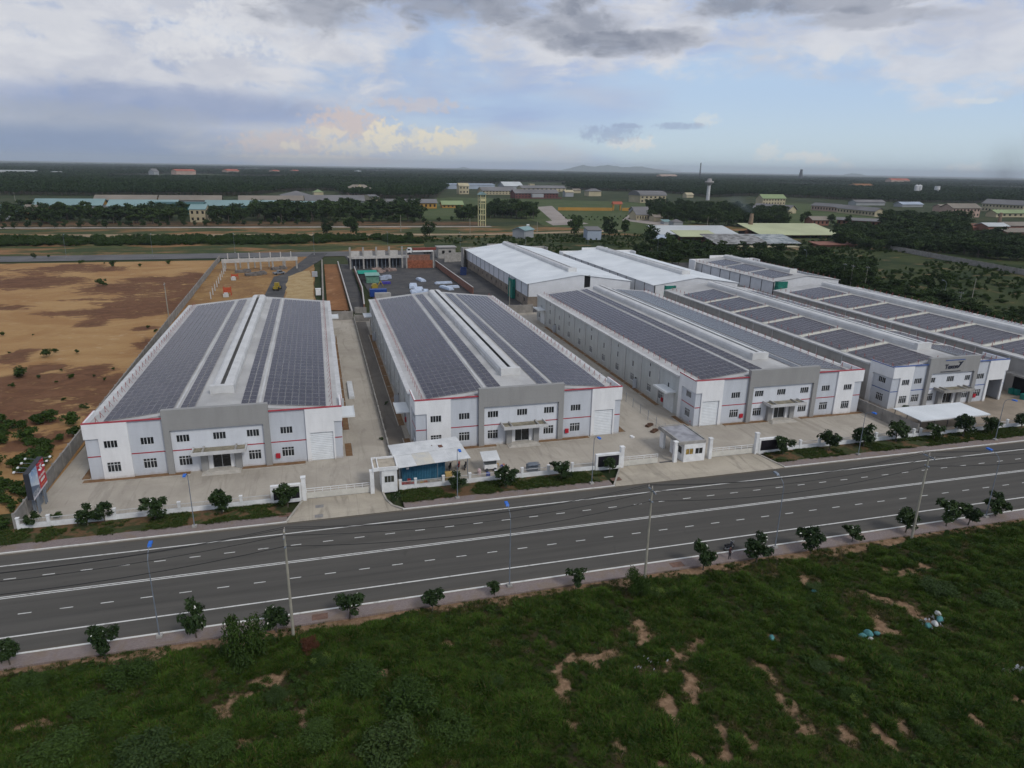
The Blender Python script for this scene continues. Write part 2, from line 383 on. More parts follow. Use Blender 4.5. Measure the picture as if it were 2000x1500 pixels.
pos = t.new('ShaderNodeNewGeometry').outputs['Position']
br = t.new('ShaderNodeTexBrick'); t.l.new(pos, br.inputs['Vector']); br.inputs['Scale'].default_value = 2.4; br.inputs['Mortar Size'].default_value = .03
br.inputs['Color1'].default_value = (.215, .165, .155, 1); br.inputs['Color2'].default_value = (.27, .22, .205, 1); br.inputs['Mortar'].default_value = (.13, .11, .10, 1)
k = t.mix(t.mul(t.ss(t.noise(pos, .5, 5, .6, .5), .46, .66), .6), br.outputs['Color'], (.20, .145, .095))
t.l.new(k, b.inputs['Base Color'])

# ------------------------------------------------------------------ the land
sheet('ground', [(-29900, -300), (33900, -300), (33900, 29900), (-29900, 29900)], M_LAND, -0.35)
def blobsheet(name, pts, m, z, jag=1.5, step=4.0, kind='structure', seed=1):
    """sheet with a ragged outline: the given polygon subdivided and pushed about"""
    out = []
    n = len(pts)
    for i in range(n):
        a = Vector((*pts[i][:2], 0)); b2 = Vector((*pts[(i + 1) % n][:2], 0)); k = max(1, int((b2 - a).length / step))
        nn = Vector((-(b2 - a).y, (b2 - a).x, 0)).normalized()
        for j in range(k):
            p = a.lerp(b2, j / k); w = float(fbm(np.array([p.x * .35]), np.array([p.y * .35]), 1.0 / step * 2, seed)[0]) - .5
            q = p + nn * w * 2 * jag if j else p + nn * w * jag; out.append((q.x, q.y))
    return sheet(name, out, m, z, kind)
P2 = lambda u, v: tuple(G(u, v)[:2])
RUST = [(190, 608, 120, 9), (60, 550, 130, 16), (230, 560, 90, 14), (330, 592, 40, 8), (30, 695, 45, 18), (85, 720, 60, 14), (150, 735, 75, 16), (205, 745, 45, 12), (190, 718, 35, 10),
        (300, 668, 45, 14), (280, 640, 30, 6), (28, 778, 14, 4), (60, 776, 12, 4), (20, 815, 40, 12), (75, 822, 70, 9), (130, 800, 50, 6), (20, 600, 40, 6), (180, 632, 40, 7), (290, 545, 60, 8)]
nx, ny = 170, 110; gx, gy = np.meshgrid(np.linspace(-380, -39, nx), np.linspace(96, 364, ny)); gx = gx - (gx > -60) * ((gy - 97) * .028) * np.clip((gx + 60) / 21, 0, 1)
ru = np.zeros(gx.shape)
for u, v, a_, b_ in RUST:      # laterite patches of the lot
    c = G(u, v); ex = (G(u + a_, v) - G(u - a_, v)).length / 2; ey = abs(G(u, v - b_).y - G(u, v + b_).y) / 2
    d = np.sqrt(((gx - c.x) / ex) ** 2 + ((gy - c.y) / ey) ** 2); ru = np.maximum(ru, np.clip(1.35 - d, 0, 1))
ru = np.maximum(ru, np.clip((fbm(gx, gy, .02, 15) - .51) / .1, 0, .8))
idx = np.arange(nx * ny).reshape(ny, nx)
me = bpy.data.meshes.new('bare_lot'); me.from_pydata(np.stack([gx.ravel(), gy.ravel(), (-.22 + (fbm(gx, gy, .05, 4) - .5) * .25).ravel()], 1).tolist(), [], np.stack([idx[:-1, :-1], idx[:-1, 1:], idx[1:, 1:], idx[1:, :-1]], -1).reshape(-1, 4).tolist())
at_ = me.attributes.new('rust', 'FLOAT', 'POINT'); at_.data.foreach_set('value', ru.ravel().astype(np.float32)); me.polygons.foreach_set('use_smooth', [True] * len(me.polygons))
m = bpy.data.materials.new('lot_soil'); m.use_nodes = True; t = NT(m.node_tree); b = t.n['Principled BSDF']; b.inputs['Roughness'].default_value = .95; b.inputs['Specular IOR Level'].default_value = .05
a_ = t.new('ShaderNodeAttribute'); a_.attribute_name = 'rust'; pos = t.new('ShaderNodeNewGeometry').outputs['Position']
n1_ = t.noise(t.vmul(pos, (.7, 1, 1)), .05, 8, .65, .8); n2_ = t.noise(t.vmul(pos, (.7, 1, 1)), .28, 9, .72, .6); n3_ = t.noise(pos, 1.6, 4, .7)
snd = t.mix(t.ss(n1_, .36, .64), (.40, .25, .115), (.32, .18, .08)); snd = t.mix(t.mul(t.ss(n2_, .55, .72), .6), snd, (.52, .39, .24))
rst = t.mix(t.ss(n2_, .35, .65), (.095, .046, .030), (.17, .085, .050))
k = t.mix(t.mul(t.ss(t.add(a_.outputs['Fac'], t.mul(t.sub(n2_, .5), 2.4), t.mul(t.sub(n1_, .5), .9)), .37, .74), .92), snd, rst)
k = t.mix(t.mul(t.ss(n3_, .58, .74), .45), k, (.12, .085, .045)); t.l.new(k, b.inputs['Base Color'])
bn = t.new('ShaderNodeBump'); bn.inputs['Strength'].default_value = .4; bn.inputs['Distance'].default_value = .3; t.l.new(t.add(n2_, n3_), bn.inputs['Height']); t.l.new(bn.outputs[0], b.inputs['Normal'])
me.materials.append(m); link('bare_lot', me)['kind'] = 'structure'
blobsheet('scrub_bank', [(-460, 391), (70, 392), (70, 420), (190, 395), (205, 330), (330, 300), (420, 420), (330, 560), (-460, 540)], M_BANK, -0.20, 6, 20)
blobsheet('meadow', [(60, 330), (118, 325), (200, 270), (212, 90), (700, 90), (620, 400), (330, 420), (180, 480), (60, 450)], M_MEADOW, -0.16, 6, 20)
blobsheet('far_lawn', [P2(560, 432), P2(905, 428), P2(985, 405), P2(1060, 440), P2(1250, 455), P2(1400, 430), P2(1260, 395), P2(880, 385), P2(640, 400)], M_LAWN, -0.12, 6, 30)
blobsheet('lawn_terrace', [P2(1530, 440), P2(1720, 440), P2(1700, 402), P2(1500, 395)], M_LAWN, -0.11, 5, 30)
# rear building plots
blobsheet('sandy_plot', [(-43, 213), (-2, 213), (-2.5, 372), (-46, 366)], ground_mat('site_soil', [(.30, .18, .075), (.24, .135, .06), (.34, .22, .11)], .08, fine=.8), -0.06, .8, 6)
sheet('gravel_track', [P2(505, 600), P2(548, 600), P2(565, 545), P2(626, 508), P2(640, 494), P2(610, 494), P2(555, 535), P2(535, 540)], M_GRAVEL, -0.02)
sheet('clay_strip', [P2(640, 606), P2(682, 606), P2(660, 516), P2(633, 516)], M_ORANGE, -0.03)
sheet('dark_track', [P2(686, 608), P2(716, 612), P2(684, 516), P2(664, 516)], M_GRAVEL, -0.025)
sheet('gravel_plot', [(19, 213), (66, 213), (66, 372), (13, 372)], M_GRAVEL, -0.05)
sheet('rear_lane', [(58, 212), (67.5, 212), (69, 372), (58, 372)], M_GRAVEL, -0.03)
sheet('warehouse_pad', [(67, 206), (210, 200), (200, 320), (67, 335)], M_GRAVEL, -0.10)
sheet('soil_strip', [(-430, 572), (-40, 566), (135, 560), (135, 600), (-40, 612), (-430, 622)], ground_mat('tree_belt_soil', [(.15, .085, .045), (.08, .06, .032), (.05, .055, .025)], .04, (1, 2, 1), fine=.3), -0.085)
# site road behind, village road, path
sheet('rear_road', [(-420, 364), (70, 373.5), (70, 393), (-420, 390)], mat('worn_asphalt', (.115, .112, .11), .9, .2, .08), -0.10)
sheet('path', [(-430, 556), (60, 548), (135, 545), (135, 555), (60, 558), (-430, 568)], mat('path_concrete', (.33, .29, .24), .9, .2, .1), -0.08)
sheet('village_road', [(-430, 500), (-40, 486), (120, 478), (230, 500), (228, 512), (118, 490), (-40, 500), (-430, 520)], mat('dusty_road', (.30, .22, .13), .9, .25, .05), -0.09)
sheet('lane', [P2(1048, 404), P2(1078, 402), P2(1110, 430), P2(1080, 432)], mat('lane_concrete', (.30, .26, .23), .9, .15, .05), -0.05)
sheet('lane_branch', [P2(1065, 432), P2(1115, 428), P2(1150, 437), P2(1080, 440)], MATS['lane_concrete'], -0.045)
sheet('court', [P2(1240, 410), P2(1290, 432), P2(1320, 445), P2(1215, 430)], MATS['lane_concrete'], -0.05)

# ------------------------------------------------------------------ yards
sheet('yard_paving', rect(-39.3, 92.1, 9.1, 212.4), M_YARD, 0.0)
sheet('yard_paving', rect(9.1, 92.1, 102.0, 212.4), M_YARD, 0.004)
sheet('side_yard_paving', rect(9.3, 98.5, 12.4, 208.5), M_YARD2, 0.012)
sheet('yard_paving', rect(102.0, 92.1, 215, 207), mat('yard_brown', (.29, .24, .185), .9, .22, .15), 0.0)
sheet('driveway', [(-6.3, 85.75), (8.9, 85.75), (7.6, 87.2), (6.7, 92.1), (-4.3, 92.1)], M_DRIVE, 0.02)
sheet('driveway', [(40.3, 85.75), (69.6, 85.75), (68.4, 92.1), (43.9, 92.1)], M_DRIVE, 0.02)
M_MANHOLE = mat('manhole_iron', (.22, .21, .20), .7, .2, 2)
for (u, v) in ((624, 989), (623, 1008)):
    p = G(u, v); MB().box(p.x - .55, p.y - .45, .021, p.x + .55, p.y + .45, .028).build('manhole_cover', M_MANHOLE)['kind'] = 'structure'

# ------------------------------------------------------------------ main road
RW0, RW1 = -140, 330
YN, YSN, YD, YSF, YF = 65.4, 68.4, 75.9, 82.9, 85.7
road = sheet('road', [(RW0, YN), (RW1, YN), (RW1, YF), (RW0, YF)], M_ASPHALT, 0.0)
def stripe(y, w, name='line_marking', x0=RW0, x1=RW1):
    o = MB().poly([(x0, y - w / 2, 0), (x1, y - w / 2, 0), (x1, y + w / 2, 0), (x0, y + w / 2, 0)]).build(name, M_PAINT, road, (0, 0, .005)); return o
stripe(YSN, .20); stripe(YSF, .20); stripe(YD - .16, .15); stripe(YD + .16, .15)
dash = MB().poly([(-.62, -.07, 0), (.62, -.07, 0), (.62, .07, 0), (-.62, .07, 0)]).data('lane_dash', M_PAINT)
x = -36.9 - 3.85 * 2
while x < 190:
    link('lane_dash', dash, road, (x + 1.1, 79.8, .005)); link('lane_dash', dash, road, (x + 1.2, 72.35, .005)); x += 3.85
def kerb(y0, y1, xa, xb, name='kerb', light=True):
    o = MB().box(xa, y0, -.2, xb, y1, .14).build(name, M_KERB); o['kind'] = 'structure'
    if light: MB().box(xa, y0 + .02, .142, xb, y1 - .02, .149).build('painted_edge', M_PAINT, o)
    return o
kerb(65.12, 65.40, RW0, RW1)
for a, b2 in ((RW0, -6.3), (8.9, 40.3), (69.6, RW1)): kerb(85.72, 86.0, a, b2)
o = MB().box(RW0, 63.35, -.2, RW1, 65.12, .10).build('pavement', M_PAVER); o['kind'] = 'structure'
for a, b2 in ((RW0, -6.3), (9.2, 40.2), (69.8, RW1)):
    o = MB().box(a, 86.0, -.2, b2, 87.9, .10).build('pavement', M_PAVER); o['kind'] = 'structure'
    o = MB().box(a, 87.9, -.2, b2, 92.1, .06).build('verge', M_VERGE); o['kind'] = 'structure'
o = MB().box(-140, 87.9, -.2, -39.6, 97, .02).build('verge', M_VERGE); o['kind'] = 'structure'
# flared kerbs beside the driveways
for pts in ([(-6.3, 86.0), (-4.3, 92.0)], [(9.0, 86.0), (7.7, 87.3), (7.0, 89.2), (6.7, 91.8)], [(40.25, 86.0), (43.9, 92.0)], [(69.7, 86.0), (68.5, 92.0)]):
    m_ = MB()
    for a, b2 in zip(pts[:-1], pts[1:]): m_.bar((*a, .06), (*b2, .06), .13)
    m_.build('kerb', M_KERB)['kind'] = 'structure'
M_COVER = mat('drain_cover', (.17, .10, .075), .9, .2, 3)
for u, v in ((625, 1206), (1322, 1104), (557, 1007), (1203, 937)):
    p = G(u, v); o = MB().box(p.x - .8, p.y - .5, .10, p.x + .8, p.y + .5, .125).build('drain_cover', M_COVER); o['kind'] = 'structure'

# ------------------------------------------------------------------ near field of rough grass
SAND = [[(1300, 1304), (1320, 1285), (1338, 1270), (1346, 1300), (1352, 1332), (1361, 1367)], [(1310, 1266), (1322, 1290)], [(1375, 1248), (1345, 1270)], [(1566, 1119), (1573, 1133)], [(1734, 1105), (1765, 1119)], [(1765, 1119), (1804, 1101)],
        [(1800, 1126), (1815, 1122)], [(1702, 1161), (1751, 1171), (1790, 1195)], [(1695, 1185), (1709, 1210)], [(1657, 1206), (1670, 1204)], [(1807, 1203), (1820, 1215)], [(1839, 1185), (1860, 1190)], [(1715, 1220), (1745, 1232)],
        [(1492, 1297), (1510, 1322)], [(1527, 1360), (1545, 1380)], [(1566, 1416), (1580, 1427)], [(1415, 1430), (1429, 1476)], [(1650, 1420), (1667, 1448)], [(1685, 1392), (1734, 1444), (1751, 1451)], [(1762, 1413), (1776, 1430)],
        [(1807, 1318), (1842, 1339)], [(1975, 1350), (1993, 1364)], [(1349, 1476), (1366, 1490)], [(1300, 1353), (1324, 1420)], [(1094, 1301), (1098, 1343), (1112, 1378), (1114, 1413)], [(1119, 1280), (1160, 1277), (1203, 1272)], [(1150, 1285), (1168, 1300)],
        [(1241, 1217), (1250, 1218)], [(1259, 1235), (1262, 1247)], [(1308, 1259), (1315, 1268)], [(725, 1312), (755, 1308)], [(1203, 1440), (1208, 1458)], [(1285, 1484), (1295, 1498)], [(430, 1378), (452, 1372), (441, 1395)], [(455, 1365), (480, 1362)],
        [(588, 1395), (600, 1412)], [(40, 1415), (80, 1405)], [(460, 1455), (480, 1450)], [(510, 1320), (550, 1313)], [(1710, 1275), (1725, 1285)], [(1460, 1440), (1470, 1452)], [(1905, 1400), (1925, 1420)], [(1640, 1280), (1660, 1290)], [(860, 1252), (880, 1254)], [(1500, 1235), (1512, 1240)]]
SEG = []
for pl in SAND:
    w = [G(*p) for p in pl]
    for a, b2 in zip(w[:-1], w[1:]): SEG.append((a.x, a.y, b2.x, b2.y))
def sandmask(X, Y):
    """1 where the soil lies bare: trodden strips plus the edge along the pavement"""
    d = np.full(X.shape, 9.0)
    for ax, ay, bx, by in SEG:
        vx, vy = bx - ax, by - ay; L = vx * vx + vy * vy + 1e-9
        t_ = np.clip(((X - ax) * vx + (Y - ay) * vy) / L, 0, 1); d = np.minimum(d, np.hypot(X - ax - t_ * vx, Y - ay - t_ * vy))
    n = fbm(X, Y, 1.3, 5); w = .46 + (n - .5) * 2.0
    m1 = np.clip((w - d) / 1.0 + .55, 0, 1) + .35 * np.clip((fbm(X, Y, .45, 8) - .60) / .08, 0, 1)
    m2 = np.clip((Y - 61.9 + (fbm(X, Y, .35, 9) - .5) * 3.2) / .7, 0, 1)
    return np.clip(np.maximum(m1, m2), 0, 1)
FX0, FX1, FY0, FY1, ST = -60.0, 135.0, 14.0, 63.4, .5
nx, ny = int((FX1 - FX0) / ST) + 1, int((FY1 - FY0) / ST) + 1
gx, gy = np.meshgrid(np.linspace(FX0, FX1, nx), np.linspace(FY0, FY1, ny))
def field_z(X, Y): return np.maximum(-.30, -.12 + ((fbm(X, Y, .16, 3) - .5) * 1.0 + (fbm(X, Y, .5, 6, 2) - .5) * .7) * np.clip((63.0 - Y) / 4, 0, 1) - .25 * np.clip((62.5 - Y) / 6, 0, 1))
gz = field_z(gx, gy)
vv = np.stack([gx.ravel(), gy.ravel(), gz.ravel()], 1)
idx = np.arange(nx * ny).reshape(ny, nx)
ff = np.stack([idx[:-1, :-1], idx[:-1, 1:], idx[1:, 1:], idx[1:, :-1]], -1).reshape(-1, 4)
me = bpy.data.meshes.new('field'); me.from_pydata(vv.tolist(), [], ff.tolist())
at_ = me.attributes.new('bare', 'FLOAT', 'POINT'); at_.data.foreach_set('value', sandmask(gx, gy).ravel().astype(np.float32))
me.polygons.foreach_set('use_smooth', [True] * len(me.polygons))
m = bpy.data.materials.new('field_soil'); m.use_nodes = True; t = NT(m.node_tree); b = t.n['Principled BSDF']; b.inputs['Roughness'].default_value = .95; b.inputs['Specular IOR Level'].default_value = .05
a_ = t.new('ShaderNodeAttribute'); a_.attribute_name = 'bare'; pos = t.new('ShaderNodeNewGeometry').outputs['Position']
f1 = t.noise(pos, 2.2, 6, .7); f2 = t.noise(pos, .5, 4, .6)
sandc = t.mix(t.ss(f1, .35, .7), (.17, .105, .062), (.30, .20, .125)); grn = t.mix(t.ss(f2, .35, .65), (.022, .026, .010), (.045, .035, .018))
t.l.new(t.mix(t.ss(t.add(a_.outputs['Fac'], t.mul(t.sub(f1, .5), 1.3)), .30, .82), grn, sandc), b.inputs['Base Color'])
bn = t.new('ShaderNodeBump'); bn.inputs['Strength'].default_value = .5; bn.inputs['Distance'].default_value = .1; t.l.new(f1, bn.inputs['Height']); t.l.new(bn.outputs[0], b.inputs['Normal'])
me.materials.append(m); o = link('field', me); o['kind'] = 'structure'
# ------------------------------------------------------------------ warehouse materials
def facade_mat(name, col, rows=1.45, dirt=.10):
    m = bpy.data.materials.new(name); m.use_nodes = True; MATS[name] = m
    t = NT(m.node_tree); b = t.n['Principled BSDF']; b.inputs['Roughness'].default_value = .75; b.inputs['Specular IOR Level'].default_value = .2
    pos = t.new('ShaderNodeNewGeometry').outputs['Position']; x, y, z = t.sep(pos)
    n = t.noise(t.vmul(pos, (1, 1, .25)), .7, 5, .6); k = t.mix(t.ss(n, .3, .7), tuple(c * (1 - dirt) for c in col), col)
    # rain streaks and splash stains keep their own ragged shape low on the wall
    st = t.mul(t.ss(t.noise(t.vmul(pos, (2.5, 2.5, .12)), 1.0, 4, .7), .52, .72), .22); k = t.mix(st, k, tuple(c * .72 for c in col))
    sp = t.mul(t.ss(t.add(z, t.mul(t.noise(pos, 1.2, 4), 1.0)), 1.0, .45), .45); k = t.mix(sp, k, (.36, .28, .20))
    w = t.m('ABSOLUTE', t.sub(t.m('FRACT', t.mul(z, 1 / rows)), .5)); k = t.mix(t.mul(t.ss(w, .018, .006), .22), k, tuple(c * .6 for c in col))
    t.l.new(k, b.inputs['Base Color']); return m
M_WHITE = facade_mat('white_render', (.80, .80, .80)); M_LGREY = facade_mat('pale_grey_render', (.56, .585, .625)); M_CENTRE = facade_mat('bluish_white_render', (.68, .70, .735))
M_PORTAL = facade_mat('portal_grey', (.315, .31, .300)); M_SIDE = facade_mat('side_wall_grey', (.50, .515, .505), 2.4, .14); M_BARE = facade_mat('bare_concrete_wall', (.38, .365, .345), 2.4, .18)
M_RED = mat('red_trim', (.36, .035, .05), .6, .1, 1); M_BLUE = mat('blue_trim', (.06, .11, .30), .6, .1, 1)
M_CAP = mat('roof_flashing', (.53, .525, .515), .5, .12, .6)
M_ROOF = mat('grey_roof_sheet', (.42, .41, .395), .5, .14, .12, spec=.3, col2=(.52, .51, .49)); M_WROOF = mat('white_roof_sheet', (.68, .71, .72), .45, .10, .1, spec=.35, col2=(.76, .785, .79))
M_VENT = mat('ridge_vent_sheet', (.58, .575, .56), .45, .10, .3, spec=.4); M_THROAT = mat('vent_throat', (.13, .13, .13), .8, .2, 1)
M_GLASS = mat('window_glass', (.018, .021, .023), .12, .3, .9, spec=.5, rand=.5); M_FRAME = mat('window_frame', (.60, .61, .62), .5, .05, 1)
M_SHUT = mat('roller_shutter', (.70, .725, .74), .5, .06, 1); M_DARK = mat('dark_opening', (.012, .012, .013), .9, .3, 1)
M_CONC = mat('raw_concrete', (.33, .315, .29), .9, .2, .8, bump=.1); M_STEP = mat('step_stone', (.50, .47, .42), .8, .12, 1.5); M_TRAY = mat('canopy_tray', (.23, .205, .15), .9, .35, .9)
M_POST = mat('red_oxide_steel', (.30, .095, .085), .6, .15, 2); M_FIRE = mat('fire_red', (.42, .02, .035), .45, .1, 2); M_ALU = mat('panel_frame', (.36, .355, .37), .4, .05, 1, spec=.5)
mp = bpy.data.materials.new('solar_glass'); mp.use_nodes = True; t = NT(mp.node_tree); b = t.n['Principled BSDF']
b.inputs['Roughness'].default_value = .22; b.inputs['Specular IOR Level'].default_value = .2
oi = t.new('ShaderNodeObjectInfo').outputs['Random']; g_ = t.new('ShaderNodeNewGeometry')
f = t.add(t.mul(oi, .5), t.mul(g_.outputs['Random Per Island'], .5)); f2 = t.noise(g_.outputs['Position'], .12, 4, .6)
t.l.new(t.mix(t.ss(t.add(t.mul(f, .5), t.mul(f2, .6)), .15, .85), (.024, .020, .029), (.046, .038, .052)), b.inputs['Base Color']); M_SOLAR = mp

# ------------------------------------------------------------------ shared small meshes
def window_meshes(key, w, h, n, transom=None):
    f = MB(); d = .08; t_ = .038
    f.box(-w / 2, -.02, 0, w / 2, d, t_).box(-w / 2, -.02, h - t_, w / 2, d, h).box(-w / 2, -.02, t_, -w / 2 + t_, d, h - t_).box(w / 2 - t_, -.02, t_, w / 2, d, h - t_)
    for k in range(1, n): x = -w / 2 + w * k / n; wd = .045 if k * 2 == n else .03; f.box(x - wd, 0, t_, x + wd, d - .01, h - t_)
    f.box(-w / 2 - .07, -.10, -.07, w / 2 + .07, .0, -.002)
    if transom: f.box(-w / 2 + t_, .002, transom - .035, w / 2 - t_, d - .012, transom + .035)
    g = MB().poly([(-w / 2 + t_, .06, t_), (w / 2 - t_, .06, t_), (w / 2 - t_, .06, h - t_), (-w / 2 + t_, .06, h - t_)])
    return f.data('window_' + key, M_FRAME), g.data('pane_' + key, M_GLASS)
WIN = {'up': (*window_meshes('up', 1.8, 1.15, 4), 1.8, 1.15), 'lo': (*window_meshes('lo', 1.8, 1.55, 4, 1.12), 1.8, 1.55), 'slit': (*window_meshes('slit', .7, 1.3, 1), .7, 1.3), 'sq': (*window_meshes('sq', .6, .7, 1), .6, .7), 'tri': (*window_meshes('tri', 1.35, 1.1, 3), 1.35, 1.1)}
def window(parent, kind, loc, rz=0.0):
    o = link('window', WIN[kind][0], parent, loc, rz); link('pane', WIN[kind][1], o)
def hole(kind, c, z): w, h = WIN[kind][2:]; return (c - w / 2, c + w / 2, z, z + h)
PW, PL = 1.055, 2.05
pm = MB(); pm.box(-PW / 2 + .03, -PL / 2 + .03, -.03, PW / 2 - .03, PL / 2 - .03, .02, 0, False)
pm.poly([(-PW / 2 + .05, -PL / 2 + .05, .024), (PW / 2 - .05, -PL / 2 + .05, .024), (PW / 2 - .05, PL / 2 - .05, .024), (-PW / 2 + .05, PL / 2 - .05, .024)], 1)
PANEL = pm.data('solar_panel', [M_ALU, M_SOLAR])
SPOST = MB().bar((0, 0, 0), (0, 0, 1.0), .035).bar((0, 0, .85), (.5, 0, .02), .022).data('safety_post', M_POST)

def vent(parent, c, rz, y0, y1, w=1.75, mirror=None):
    """ridge ventilator: two curved wind baffles with an open dark throat between"""
    m = MB()
    for s in (-1, 1):
        pr = [(c + s * w, rz - .35), (c + s * w, rz + .55), (c + s * (w - .22), rz + .95), (c + s * (w - .62), rz + 1.12), (c + s * .32, rz + 1.14), (c + s * .32, rz + .98), (c + s * (w - .66), rz + .96), (c + s * (w - .16), rz + .5), (c + s * (w - .14), rz - .35)]
        m.prism(pr if s < 0 else pr[::-1], y0 + .9, y1 - .12)
    o = m.build('ridge_vent', M_VENT, parent)
    MB().box(c - w + .16, y0 + .9, rz - .1, c + w - .16, y1 - .12, rz + .42).build('throat', M_THROAT, o)
    MB().box(c - w - .05, y0, rz - .35, c + w + .05, y0 + .9, rz + 1.2).build('end_plate', M_VENT, o)
    MB().prism([(c - w - .03, rz - .35), (c + w + .03, rz - .35), (c + w + .03, rz + .58), (c + w - .62, rz + 1.16), (c - w + .62, rz + 1.16), (c - w - .03, rz + .58)], y1 - .12, y1).build('end_plate', M_VENT, o)

def warehouse(label, x0, y0, W_, L, fac, mirror=False, accent=M_RED, groups=None, fields=None, n_obj=300, side='left', wall=M_SIDE, eave=8.0, ridge=9.9, front=True, sidewin=True, rightposts=True):
    root = thing('warehouse', label, 'warehouse', (x0, y0, 0), 0, 'long gabled warehouses with solar roofs')
    fl = W_ if mirror else None; X = (lambda u: W_ - u) if mirror else (lambda u: u)
    c = W_ / 2; slope = (ridge - eave) / c; ang = math.atan(slope); H = 8.8
    b0, b1, b2, b3, b4, b5 = fac['bounds']; ux = (1, 0, 0)
    up, lo, door = fac['up'], fac['lo'], fac['door']; zu, zl = 4.9, 1.1
    # --- front
    if front:
        for a, bb in ((b1, b2), (b3, b4)):
            hs = [hole('up', q, zu) for q in up if a < q < bb] + [hole('lo', q, zl) for q in lo if a < q < bb]
            MB(fl).wall((0, 0, 0), ux, a, bb, 0, H - .02, hs, .25).build('front_wall', M_LGREY, root)
        cw = fac.get('cw', 'up')
        hs = [hole(cw if abs(q - c) > 2 else 'up', q, zu) for q in up if b2 < q < b3] + [hole('lo', q, zl) for q in lo if b2 < q < b3] + [(c - 1.25, c + 1.25, .35, 3.05)]
        MB(fl).wall((0, -.12, 0), ux, b2 + .9, b3 - .9, 0, 7.0, hs, .25).build('centre_wall', M_CENTRE, root)
        nw = 1.9
        # white corner blocks, the lower outer corner cut back
        hs = [hole('up', q, zu) for q in up if q < b1] + [hole('lo', q, zl) for q in lo if q < b1]
        MB(fl).wall((0, -.28, 0), ux, nw, b1, 0, H, hs, .3).wall((0, -.28, 0), ux, 0, nw, 6.45, H, [], .3).build('corner_block', M_WHITE, root)
        MB(fl).wall((0, -.05, 0), ux, .12, nw, 0, 6.45, [], .25).build('corner_wall', M_LGREY, root)
        MB(fl).wall((0, -.28, 0), ux, b4, door[1] + .25, 0, H, [(door[0], door[1], 0, door[2])], .3).wall((0, -.28, 0), ux, door[1] + .25, W_, 6.45, H, [], .3).build('corner_block', M_WHITE, root)
        MB(fl).wall((0, -.05, 0), ux, door[1] + .25, W_ - .12, 0, 6.45, [], .25).build('corner_wall', M_LGREY, root)
        if fac.get('shut', True):
            m = MB(fl)
            for k in range(int(door[2] / .3)): m.prism([(-.02, k * .3), (-.06, k * .3 + .15), (-.02, k * .3 + .3), (.02, k * .3 + .3), (.02, k * .3)][::-1], door[0], door[1], 0, 'x')
            m.build('roller_door', M_SHUT, root)
        else:
            MB(fl).box(door[0], 5.6, 0, door[1] + 2, 5.8, 6.0).build('passage_wall', M_SIDE, root)
        # portal
        m = MB(fl); m.box(b2, -.55, 0, b2 + .9, .3, 7.0).box(b3 - .9, -.55, 0, b3, .3, 7.0).box(b2, -.55, 7.0, b3, .3, 10.2); m.build('portal', M_PORTAL, root)
        # trims
        for (a, bb, y) in ((.12, nw, -.07), (b1, b2, -.02), (b2 + .9, c - 3.8, -.14), (c + 3.8, b3 - .9, -.14), (b3, b4, -.02), (door[1] + .25, W_ - .12, -.07)):
            MB(fl).box(a, y, 3.55, bb, y + .03, 3.72).build('trim_line', accent, root)
        for (a, bb) in ((0, b2), (b3, W_)): MB(fl).box(a, -.31, H, bb, .12, H + .12).build('trim_line', accent, root)
        for q in up: window(root, cw if (b2 < q < b3 and abs(q - c) > 2) else 'up', (X(q), (-.28 if q < b1 or q > b4 else -.12 if b2 < q < b3 else 0) + .08, zu))
        for q in lo: window(root, 'lo', (X(q), (-.28 if q < b1 or q > b4 else -.12 if b2 < q < b3 else 0) + .08, zl))
        # entrance
        e = link('entrance', None, root, (X(c), -.12, 0))
        for s in (-1, 1):
            MB().box(s * 2.4 - .48, -.75, 0, s * 2.4 + .48, 0, 3.5).build('pier', M_PORTAL, e)
            MB().box(s * 1.58 - .33, -.28, .35, s * 1.58 + .33, -.005, 3.45).build('side_panel', M_WHITE, e)
        MB().box(-3.85, -2.7, 3.5, 3.85, -.005, 3.72).box(-3.85, -2.7, 3.72, 3.85, -2.52, 4.02).box(-3.85, -2.52, 3.72, -3.67, -.005, 4.02).box(3.67, -2.52, 3.72, 3.85, -.005, 4.02).build('canopy', M_CAP if accent == M_RED else M_CONC, e)
        MB().poly([(-3.66, -2.51, 3.726), (3.66, -2.51, 3.726), (3.66, -.01, 3.726), (-3.66, -.01, 3.726)]).build('canopy_tray', M_TRAY, e)
        for s in (-2.3, 2.3): MB().box(s - .12, -2.5, 3.73, s + .12, -.02, 4.0).build('canopy_beam', M_CONC, e)
        MB().box(-1.25, .16, .35, 1.25, .19, 3.05).build('glass_door', M_GLASS, e); MB().box(-.03, .12, .35, .03, .155, 3.05).box(-1.25, .12, 2.5, 1.25, .155, 2.56).build('door_frame', M_FRAME, e)
        for k in range(3): MB().box(-2.2 - .28 * (2 - k), -1.6 - .3 * (2 - k), .115 * k, 2.2 + .28 * (2 - k), -.01, .115 * (k + 1)).build('step', M_STEP, e)
        m = MB(fl); m.box(b3 + .55, -.28, 1.0, b3 + 1.2, -.02, 1.75).build('fire_hose_box', M_FIRE, root)
    # --- side returns of the corner towers and the long walls
    sides = ['left', 'right']
